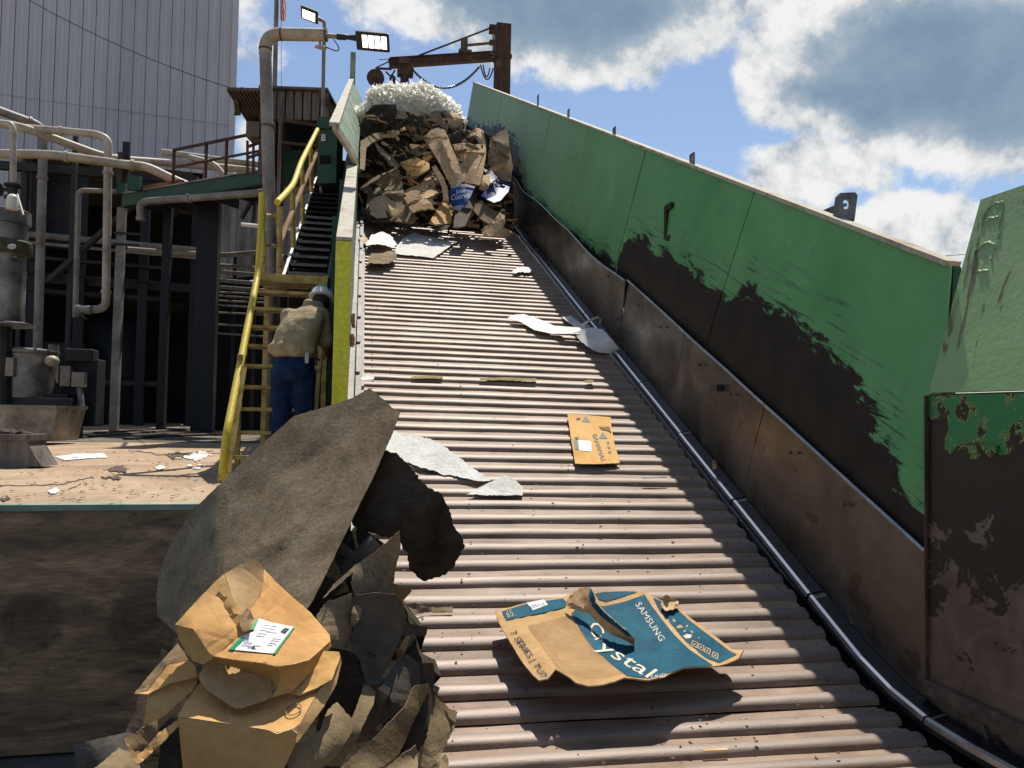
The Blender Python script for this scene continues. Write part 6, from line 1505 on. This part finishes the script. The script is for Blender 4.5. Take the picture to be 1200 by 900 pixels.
fsheet('shadow_hollow', Zg([(90, 790, 3.34), (110, 640, 3.4), (148, 478, 3.46), (205, 488, 3.48), (242, 505, 3.48), (266, 580, 3.46), (268, 640, 3.42), (222, 720, 3.36), (150, 800, 3.3)]), 'felt_dark_shade', 'dark sheet standing in for the shaded hollow just right of the sturdy carton', 'felt', 3.4, 7, .8, .02, 24, 8)  # sheet painted dark for the shade inside the cavity
fsheet('felt_strip', Zg([(264, 598, 3.36), (302, 632, 3.38), (292, 680, 3.34), (262, 740, 3.28), (235, 800, 3.22), (180, 895, 3.12), (120, 890, 3.14), (200, 770, 3.22), (232, 690, 3.3)]), 'felt_olive', 'olive felt strip running down beside the dark hollow', 'felt', 3.3, 7, .5, .012, 50, 18)
fsheet('felt_slab', Zg([(255, 742, 3.36), (300, 642, 3.46), (368, 532, 3.58), (410, 500, 3.62), (456, 534, 3.64), (458, 600, 3.62), (440, 662, 3.56), (350, 725, 3.44), (258, 788, 3.34)]), 'felt_grey_shade', 'dark grey felt slab lying against the pans', 'felt', 3.5, 7, .5, .015, 60, 13)
fsheet('felt_sheet', Zg([(170, 905, 3.05), (240, 840, 3.1), (300, 788, 3.15), (398, 690, 3.28), (438, 612, 3.38), (486, 600, 3.42), (492, 628, 3.42), (468, 665, 3.38), (430, 745, 3.3), (384, 850, 3.2), (330, 895, 3.12), (260, 915, 3.05)]), 'felt_olive', 'long olive felt curl at the bottom of the near waste', 'felt', 3.2, 7, .5, .016, 60, 23)
fsheet('felt_sheet', Zg([(490, 622, 3.46), (520, 655, 3.48), (560, 692, 3.5), (590, 704, 3.52), (578, 762, 3.46), (542, 830, 3.38), (530, 862, 3.34), (490, 905, 3.26), (462, 895, 3.24), (450, 850, 3.26), (480, 800, 3.32), (484, 720, 3.4)]), 'felt_olive', 'ragged olive felt piece reaching furthest onto the pans', 'felt', 3.4, 6, .9, .02, 40, 26)
fsheet('felt_sheet', Zg([(-20, 850, 2.86), (0, 828, 2.86), (62, 795, 2.92), (104, 768, 2.96), (130, 700, 3.02), (165, 668, 3.06), (232, 740, 3.08), (200, 802, 3.0), (160, 862, 2.93), (100, 915, 2.84), (0, 930, 2.8)]), 'felt_olive', 'torn olive felt piece right in front beside the carton', 'felt', 3, 6, .7, .012, 60, 27)
fsheet('felt_scrap', Zg([(320, 910, 2.98), (380, 862, 3.04), (442, 820, 3.1), (452, 850, 3.1), (446, 915, 3.02)]), 'felt_olive', 'low olive felt scrap cut off by the bottom of the view', 'felt', 3, 6, .6, .02, 20, 28)
fsheet('felt_scrap', Zg([(480, 912, 3.16), (545, 850, 3.26), (558, 880, 3.24), (552, 915, 3.18)]), 'felt_olive', 'small olive felt point at the lowest pans', 'felt', 3, 6, .6, .01, 20, 29)
fsheet('felt_scrap', Zg([(372, 500, 3.66), (400, 455, 3.7), (426, 398, 3.76), (428, 432, 3.76), (402, 500, 3.68)]), 'cardboard_dim', 'thin brown cardboard edge standing between the felt and the pans', 'cardboard', 3.7, 5, .6, .02, 14, 30)
fsheet('felt_sheet', [(86, 872, 3.5), (150, 858, 3.5), (172, 866, 3.4), (150, 905, 3.3), (90, 912, 3.4)], 'felt_grey_shade', 'dark grey felt lying at the foot of the pit wall', 'felt', 3.4, 8, .5, .02, 40, 31)
fsheet('felt_sheet', [(105, 905, 2.85), (140, 876, 2.95), (158, 884, 2.95), (170, 910, 2.85)], 'felt_olive', 'olive felt corner under the open carton flaps', 'felt', 2.9, 7, .5, .02, 30, 32)
# dark backing put behind the near waste as the shade in its gaps
mpx = [(190, 760, 3.95), (250, 720, 4.0), (360, 690, 4.05), (420, 650, 4.1), (470, 700, 3.95), (500, 790, 3.72), (510, 840, 3.6), (505, 925, 3.4), (400, 940, 3.3), (250, 940, 3.3), (150, 930, 3.4), (150, 850, 3.6)]
v2, fs = tri2d([(a, b) for a, b, c in mpx], 14, 2); mpx = [(a, b, c+.14) for a, b, c in mpx]; S = Surf(mpx, .03, 50, 40)
mesh_surf('shade_core', S.at(v2), fs, 'felt_dark_shade', None, .35, False, label='dark backing standing in for the shaded gaps underneath the near cartons', cat='waste heap')

# small torn tatters tucked between the near sheets
for (nm, mt_, n_, sd_) in (('felt_tatters', 'felt_olive', 9, 13), ('brown_tatters', 'cardboard_dim', 5, 14), ('dark_tatters', 'felt_grey_shade', 9, 15)):
    rr = random.Random(sd_); m_ = MB(); reg = [(345, 720), (400, 640), (450, 650), (470, 700), (505, 800), (520, 900), (330, 900), (360, 820)]
    for i in range(n_):
        while True:
            x, y = rr.uniform(330, 525), rr.uniform(640, 898)
            if inside(x, y, reg): break
        dd = float(S.depth([(x, y)])[0])-rr.uniform(.22, .42)
        L_ = rr.uniform(.10, .28); w_ = rr.uniform(.03, .10); c = P(x, y, dd); an = rr.gauss(-.9, .8)
        t1 = (RT*cos(an)-UP*sin(-an)+FW*rr.uniform(-.4, .4)).normalized(); wv = (UP*cos(an)-RT*sin(an)-FW*rr.uniform(-.2, 1.0)).normalized(); nv = t1.cross(wv); cv = rr.uniform(-.3, .3)*L_; vs = []
        for k in range(8):
            f = k/7-.5; q = c+t1*L_*f+nv*cv*(1-4*f*f); ww = w_*(.5+.6*rr.random()); vs += [q-wv*ww/2, q+wv*ww/2]
        m_.add(vs, [(2*k, 2*k+1, 2*k+3, 2*k+2) for k in range(7)])
    tag(m_.build(nm, mt_), 'small %s tucked between the near felt sheets' % nm.replace('_', ' '), 'waste', None, 'stuff')
# ------------------------------------------------------------------ cartons
Z1 = lambda p: zz(140, 640, 3.461, p)
def carton(name, label, loc): return thing(name, loc, label, 'carton')
CR = 11
def panel(name, pts, mat, parent, amp=.010, cs=26, step=6, jag=.15, extra=(), creases=(), seed=CR, thick=.006):
    amp *= .7; q = Z1(pts); o, S = sheet(name, [(a[0], a[1]) for a in q], list(q)+list(Z1(extra)), mat, parent, step, jag, amp, cs, seed, thick, creases); return o, S
tcu = carton('crushed_carton', 'crushed tan carton with a white and green shipping label on top', P(290, 770, 3.05))
panel('flap', [(226, 318, 3.02), (300, 235, 3.09), (390, 142, 3.17), (424, 112, 3.2), (455, 195, 3.14), (490, 288, 3.08), (505, 340, 3.03), (440, 398, 2.98), (388, 446, 2.935), (368, 438, 2.93), (300, 336, 2.97)], 'cardboard', tcu, .012, 30, creases=((250, 690, 285, 745, .02, 5),))
panel('flap', [(426, 112, 3.2), (480, 80, 3.25), (540, 52, 3.30), (566, 62, 3.32), (582, 82, 3.33), (585, 140, 3.30), (572, 205, 3.24), (530, 258, 3.16), (490, 290, 3.09), (455, 195, 3.14)], 'cardboard_inner', tcu, .008, 30)
top, ST = panel('label_panel', [(586, 92, 3.40), (640, 150, 3.40), (700, 205, 3.37), (772, 266, 3.33), (852, 358, 3.22), (856, 385, 3.17), (770, 462, 3.0), (700, 480, 2.94), (640, 488, 2.9), (580, 474, 2.89), (450, 458, 2.91), (386, 447, 2.932), (440, 400, 2.98), (505, 342, 3.03), (545, 296, 3.09), (530, 258, 3.14), (572, 205, 3.22), (585, 140, 3.31)], 'cardboard', tcu, .014, 34, creases=((322, 700, 366, 718, -.02, 4), (308, 690, 330, 712, .015, 4)))
panel('side_panel', [(226, 318, 3.02), (300, 336, 2.97), (368, 438, 2.93), (388, 447, 2.93), (340, 480, 2.93), (300, 468, 2.96), (275, 440, 2.99), (238, 370, 3.02)], 'cardboard', tcu, .01, 20)
panel('front_fold', [(386, 447, 2.932), (450, 458, 2.91), (580, 474, 2.89), (642, 490, 2.90), (655, 530, 2.93), (640, 580, 2.95), (610, 545, 2.99), (500, 500, 3.02), (390, 470, 2.99), (345, 478, 2.95)], 'cardboard', tcu, .008, 20)
panel('torn_skirt', [(322, 520, 2.94), (348, 480, 2.99), (400, 472, 3.01), (500, 502, 3.02), (612, 548, 2.97), (622, 610, 2.91), (560, 632, 2.885), (500, 652, 2.86), (470, 655, 2.85), (430, 630, 2.87), (385, 598, 2.89), (335, 562, 2.91)], 'cardboard_inner', tcu, .012, 14, jag=.6, step=4)
panel('side_panel', [(642, 490, 2.90), (700, 480, 2.94), (770, 462, 3.0), (856, 385, 3.17), (860, 405, 3.17), (800, 482, 3.06), (740, 550, 2.97), (700, 592, 2.93), (622, 612, 2.90), (642, 570, 2.93), (655, 530, 2.925)], 'cardboard', tcu, .012, 22)
dk, _ = panel('torn_hole', [(482, 285, 3.06), (520, 250, 3.10), (530, 270, 3.09), (512, 300, 3.05), (540, 296, 3.05), (530, 335, 3.0), (500, 345, 3.0)], 'cardboard_dim', tcu, .008, 8, 3, .6, seed=2)
lb_ = decal('shipping_label', Z1([(440, 418), (492, 368), (545, 345), (555, 290), (620, 310), (712, 328), (630, 436)]), ST, 'label_white', top, .006, 5)
decal('green_stripe', Z1([(442, 418), (494, 368), (510, 372), (462, 420)]), ST, 'label_green', lb_, .010, 5)
decal('green_stripe', Z1([(530, 335), (556, 290), (566, 294), (545, 340)]), ST, 'label_green', lb_, .010, 5)
decal('green_stripe', Z1([(622, 434), (704, 328), (712, 328), (632, 437)]), ST, 'label_green', lb_, .010, 5)
decal('print_block', Z1([(652, 346), (672, 330), (690, 336), (672, 354)]), ST, 'ink', lb_, .010, 5)
for (x, y, L_) in ((590, 318, 46), (580, 328, 46), (572, 338, 40), (622, 372, 34), (616, 380, 34), (608, 389, 30), (505, 388, 34), (495, 398, 40), (520, 408, 36), (548, 400, 26), (600, 398, 24), (500, 378, 26), (560, 350, 40), (555, 360, 34), (598, 345, 40)):
    decal('print_line', Z1([(x, y), (x+L_, y+L_*.14), (x+L_-2, y+L_*.14+3), (x-2, y+3)]), ST, 'label_grey', lb_, .009, 20)
decal('print_block', Z1([(534, 408), (544, 402), (552, 410), (542, 416)]), ST, 'ink', lb_, .010, 5)
tcl = carton('open_carton', 'sturdy tan carton below the crushed one with a torn tape flap', P(270, 890, 2.95))
panel('top_panel', [(236, 690, 2.84), (275, 625, 2.92), (332, 545, 3.0), (470, 650, 2.93), (560, 630, 2.96), (700, 590, 2.98), (772, 570, 3.02), (800, 600, 2.98), (730, 722, 2.83), (660, 758, 2.78), (600, 745, 2.78), (420, 716, 2.80)], 'cardboard', tcl, .012, 34)
panel('front_panel', [(236, 690, 2.84), (420, 716, 2.80), (600, 745, 2.78), (640, 762, 2.765), (700, 742, 2.78), (720, 760, 2.785), (715, 800, 2.79), (640, 960, 2.78), (420, 1020, 2.78), (268, 1000, 2.83), (250, 830, 2.84)], 'cardboard', tcl, .010, 40, 8)
panel('side_panel', [(700, 742, 2.78), (730, 722, 2.83), (800, 600, 2.98), (850, 540, 3.04), (895, 440, 3.14), (902, 470, 3.14), (880, 560, 3.06), (830, 650, 2.97), (745, 765, 2.84), (718, 798, 2.79)], 'cardboard_inner', tcl, .008, 22)
fl2, SF = panel('tape_flap', [(692, 598, 2.945), (740, 560, 2.985), (785, 480, 3.05), (822, 424, 3.11), (890, 428, 3.14), (896, 448, 3.13), (862, 540, 3.02), (800, 575, 2.98), (730, 602, 2.94)], 'orange_box', tcl, .012, 14, 4)
for k_ in range(16):
    a = 2*pi*k_/16; b = 2*pi*(k_+1)/16
decal_px = [(706+26*cos(2*pi*i/20)+8*cos(2*pi*i/20), 662+24*sin(2*pi*i/20)-9*cos(2*pi*i/20)) for i in range(20)]
in_px = [(706+.82*(x-706), 662+.82*(y-662)) for x, y in decal_px]
STt = Surf(Z1([(236, 690, 2.84), (332, 545, 3.0), (470, 650, 2.93), (700, 590, 2.98), (772, 570, 3.02), (730, 722, 2.83), (660, 758, 2.78), (420, 716, 2.80)]), .0084, 34, CR)
mesh_surf('round_stamp', STt.at(Z1(decal_px+in_px), .014), [(k, (k+1) % 20, 20+(k+1) % 20, 20+k) for k in range(20)], 'cardboard_dim', tcl, 0, False)
tfl = carton('torn_flaps', 'torn open cardboard flaps folded out beside the sturdy carton', P(190, 880, 2.95))
panel('flap', [(60, 596, 2.96), (150, 488, 3.04), (236, 394, 3.1), (262, 430, 3.06), (280, 462, 3.03), (195, 478, 3.03), (110, 585, 2.96)], 'cardboard_dim', tfl, .01, 20, 5)
panel('flap', [(60, 597, 2.95), (112, 588, 2.94), (196, 482, 3.0), (282, 464, 3.02), (305, 480, 3.0), (318, 530, 2.97), (210, 552, 2.93), (115, 600, 2.91)], 'cardboard', tfl, .01, 18, 5)
panel('flap', [(115, 600, 2.93), (212, 556, 2.96), (322, 530, 3.0), (300, 580, 2.96), (255, 620, 2.93), (182, 690, 2.88), (92, 742, 2.88)], 'cardboard', tfl, .012, 18, 5, .5)
panel('flap', [(18, 782, 2.78), (90, 738, 2.82), (182, 686, 2.87), (212, 690, 2.88), (150, 752, 2.83), (95, 830, 2.79), (70, 848, 2.77), (40, 808, 2.77)], 'cardboard_dim', tfl, .012, 14, 5, .5)
panel('flap', [(70, 848, 2.76), (100, 828, 2.77), (155, 760, 2.80), (242, 700, 2.85), (246, 722, 2.84), (170, 800, 2.78), (95, 872, 2.74), (75, 884, 2.73)], 'cardboard', tfl, .01, 14, 5, .5)
panel('flap', [(18, 778, 2.77), (40, 806, 2.765), (72, 848, 2.755), (78, 886, 2.73), (60, 870, 2.74), (30, 812, 2.76)], 'cardboard', tfl, .004, 14, 5, .3)

# ================================================================== worker
WB = P(343, 480, 7.36); WB.z = .226
_rx = Vector((RT.x, RT.y, 0)).normalized(); _fy = Vector((-_rx.y, _rx.x, 0))
def LW(x, y, z): return WB+_rx*x*.95+_fy*y*.95+Vector((0, 0, z*.88 if z < 1.1 else .968+(z-1.1)*1.05))
tw_ = thing('person', WB, 'worker in khaki shirt, jeans and white hard hat standing on the lowest stair tread', 'person')
def cap_chain(mb_, pts, n=12):
    ps_ = [LW(*p[:3]) for p in pts]; rs = [p[3] for p in pts]
    mb_.ball(ps_[0], rs[0], 12, 8); mb_.tube(ps_, rs, n); mb_.ball(ps_[-1], rs[-1], 12, 8)
def loft(mb_, rings, yaw=.5, n=20):
    vs = []; fs = []; k = len(rings)
    for (x, y, z, a, b) in rings:
        for j in range(n):
            t = 2*pi*j/n; lx, ly = a*cos(t), b*sin(t)
            vs.append(LW(x+lx*cos(yaw)+ly*sin(yaw), y-lx*sin(yaw)+ly*cos(yaw), z))
    for i in range(k-1):
        for j in range(n): fs.append((i*n+j, i*n+(j+1) % n, (i+1)*n+(j+1) % n, (i+1)*n+j))
    fs.append(tuple(range(n-1, -1, -1))); fs.append(tuple((k-1)*n+j for j in range(n))); mb_.add(vs, fs)
def fuse(o, vox, it=4, disp=0):
    md = o.modifiers.new('remesh', 'REMESH'); md.mode = 'VOXEL'; md.voxel_size = vox; md.use_smooth_shade = True
    sm_ = o.modifiers.new('smooth', 'SMOOTH'); sm_.factor = .5; sm_.iterations = it
# body: one continuous skin under the clothes
b_ = MB()
loft(b_, [(-.01, 0, .86, .17, .12), (0, 0, 1.05, .18, .13), (.03, .05, 1.25, .19, .13), (.07, .12, 1.45, .18, .10), (.12, .18, 1.55, .08, .07)])
cap_chain(b_, [(.13, .19, 1.54, .062), (.18, .25, 1.60, .060)])
b_.ball(LW(.195, .27, 1.625), (.078, .095, .112), 16, 12); b_.ball(LW(.215, .335, 1.585), (.055, .055, .07), 12, 9)
b_.ball(LW(.235, .385, 1.60), (.018, .024, .02), 8, 6)                                   # nose
b_.ball(LW(.275, .25, 1.615), (.012, .024, .034), 8, 6); b_.ball(LW(.118, .26, 1.615), (.012, .024, .034), 8, 6)   # ears
for sx, hand in ((1, (.22, .46, 1.12)), (-1, (.06, .47, 1.10))):
    sh = (.25, .12, 1.46) if sx > 0 else (-.13, .17, 1.46); el = (.262, .19, 1.20) if sx > 0 else (-.13, .26, 1.20)
    cap_chain(b_, [sh+(.065,), el+(.047,), (el[0]*.35+hand[0]*.65, el[1]*.35+hand[1]*.65, el[2]*.35+hand[2]*.65, .04), hand+(.030,)])
    hx, hy, hz_ = hand
    b_.ball(LW(hx, hy+.05, hz_-.005), (.042, .052, .020), 10, 7)
    for f in range(4):
        fx = hx+(-.030+.020*f); ln = (.062, .075, .07, .055)[f]
        cap_chain(b_, [(fx, hy+.085, hz_-.003, .0095), (fx, hy+.085+ln*.6, hz_-.008, .009), (fx, hy+.08+ln*.85, hz_-.04, .008)], 8)
    cap_chain(b_, [(hx-.038*sx, hy+.03, hz_-.008, .012), (hx-.062*sx, hy+.07, hz_-.022, .011), (hx-.05*sx, hy+.105, hz_-.04, .009)], 8)
for sx in (-1, 1):
    cap_chain(b_, [(.105*sx, 0, .86, .10), (.115*sx, .02, .48, .062), (.12*sx, -.01, .10, .045), (.125*sx, .12, .05, .04)])
o = b_.build('body', 'skin', tw_, smooth=True); fuse(o, .011, 2)
# shirt
b_ = MB()
loft(b_, [(-.005, 0, 1.055, .205, .165), (-.01, -.005, 1.09, .235, .19), (.0, .0, 1.18, .245, .195), (.025, .035, 1.30, .25, .19), (.06, .085, 1.42, .245, .165), (.09, .13, 1.50, .205, .13), (.12, .17, 1.55, .12, .10), (.135, .19, 1.575, .085, .08)], .45)
cap_chain(b_, [(.225, .11, 1.47, .088), (.25, .14, 1.36, .083), (.265, .18, 1.24, .082)])
cap_chain(b_, [(-.11, .16, 1.46, .085), (-.135, .22, 1.36, .08), (-.14, .25, 1.24, .08)])
b_.ball(LW(-.16, -.06, 1.14), (.09, .07, .07)); b_.ball(LW(.14, -.09, 1.13), (.09, .07, .06)); b_.ball(LW(-.02, -.14, 1.16), (.12, .06, .05))
cap_chain(b_, [(.10, .13, 1.565, .06), (.19, .17, 1.56, .05)])
o = b_.build('shirt', 'khaki', tw_, smooth=True); fuse(o, .014, 3)
tx = bpy.data.textures.new('cloth_folds', 'CLOUDS'); tx.noise_scale = .09; tx.noise_depth = 1
dm = o.modifiers.new('folds', 'DISPLACE'); dm.texture = tx; dm.strength = .016; dm.mid_level = .5; dm.texture_coords = 'GLOBAL'
# trousers
b_ = MB()
loft(b_, [(0, 0, .80, .20, .165), (0, -.01, .92, .212, .185), (0, 0, 1.02, .205, .17), (0, 0, 1.09, .195, .16)], .25)
for sx in (-1, 1): cap_chain(b_, [(.102*sx, -.01, .86, .118), (.112*sx, .01, .50, .094), (.12*sx, -.01, .13, .083), (.12*sx, -.01, .08, .085)])
o = b_.build('trousers', 'denim', tw_, smooth=True); fuse(o, .014, 2)
dm = o.modifiers.new('folds', 'DISPLACE'); dm.texture = tx; dm.strength = .016; dm.mid_level = .5; dm.texture_coords = 'GLOBAL'
b_ = MB(); loft(b_, [(0, 0, 1.075, .212, .176), (0, 0, 1.115, .213, .177)], .25); b_.build('belt', 'leather', tw_, smooth=True)
MB().obox(LW(.155, -.175, .99), _rx*.035, _fy*.012, (0, 0, .10)).build('key_tag', 'label_grey', tw_)
b_ = MB()
for sx in (-1, 1): cap_chain(b_, [(.12*sx, -.03, .065, .06), (.125*sx, .09, .05, .052), (.13*sx, .17, .042, .045)])
b_.build('boots', 'leather', tw_, smooth=True)
# hair and hard hat, tilted with the bowed head
hc = LW(.198, .265, 1.655); tl_ = Matrix.Rotation(-.38, 3, Vector(_rx)) 
b_ = MB(); b_.ball(LW(.19, .245, 1.615), (.088, .088, .092), 16, 10); b_.build('hair', 'hair', tw_, smooth=True)
b_ = MB(); axh = (tl_ @ Vector((0, 0, 1))); prof = [(.128, -.006), (.13, .0), (.118, .006)]+[(.116*cos(t*pi/2/8), .012+.108*sin(t*pi/2/8)) for t in range(0, 8)]+[(.012, .121)]
hat = b_.lathe(hc, prof, 26, axh).build('hard_hat', 'hat_white', tw_, smooth=50)
b_ = MB(); fwd = (tl_ @ Vector(_fy)); b_.ball(hc+fwd*.11, (.085, .06, .008), 14, 6); b_.build('hat_peak', 'hat_white', tw_, smooth=True)
rg = MB()
for i in range(-1, 2):
    pts = [hc+axh*(.012+.113*sin(t))+(fwd*cos(t)*.119)+(axh.cross(fwd)*.028*i) for t in [pi*k/14 for k in range(1, 14)]]
    rg.tube(pts, .006, 6)
rg.build('hat_ridge', 'hat_white', hat, smooth=True)
def sticker(az, el_, r_, mat):
    sd_ = axh.cross(fwd); dr = (-fwd*cos(az)+sd_*sin(az))*cos(el_)*.122+axh*(sin(el_)*.118+.012); nn = dr.normalized(); u = nn.orthogonal().normalized(); v = nn.cross(u)
    MB().add([hc+dr+nn*.003+u*r_*cos(2*pi*i/14)+v*r_*.8*sin(2*pi*i/14) for i in range(14)], [tuple(range(14))]).build('sticker', mat, hat)
sticker(.1, .62, .030, 'hat_green'); sticker(-.75, .42, .022, 'hat_blue'); sticker(.9, .4, .022, 'hat_blue')

# keep the rims of thickened plates crisp
for o in list(scene.objects):
    if any(q.type == 'SOLIDIFY' for q in o.modifiers):
        es = o.modifiers.new('crisp_rim', 'EDGE_SPLIT'); es.split_angle = R(35)
tv.location.x += .042      # guard wall stands snug against the conveyor frame
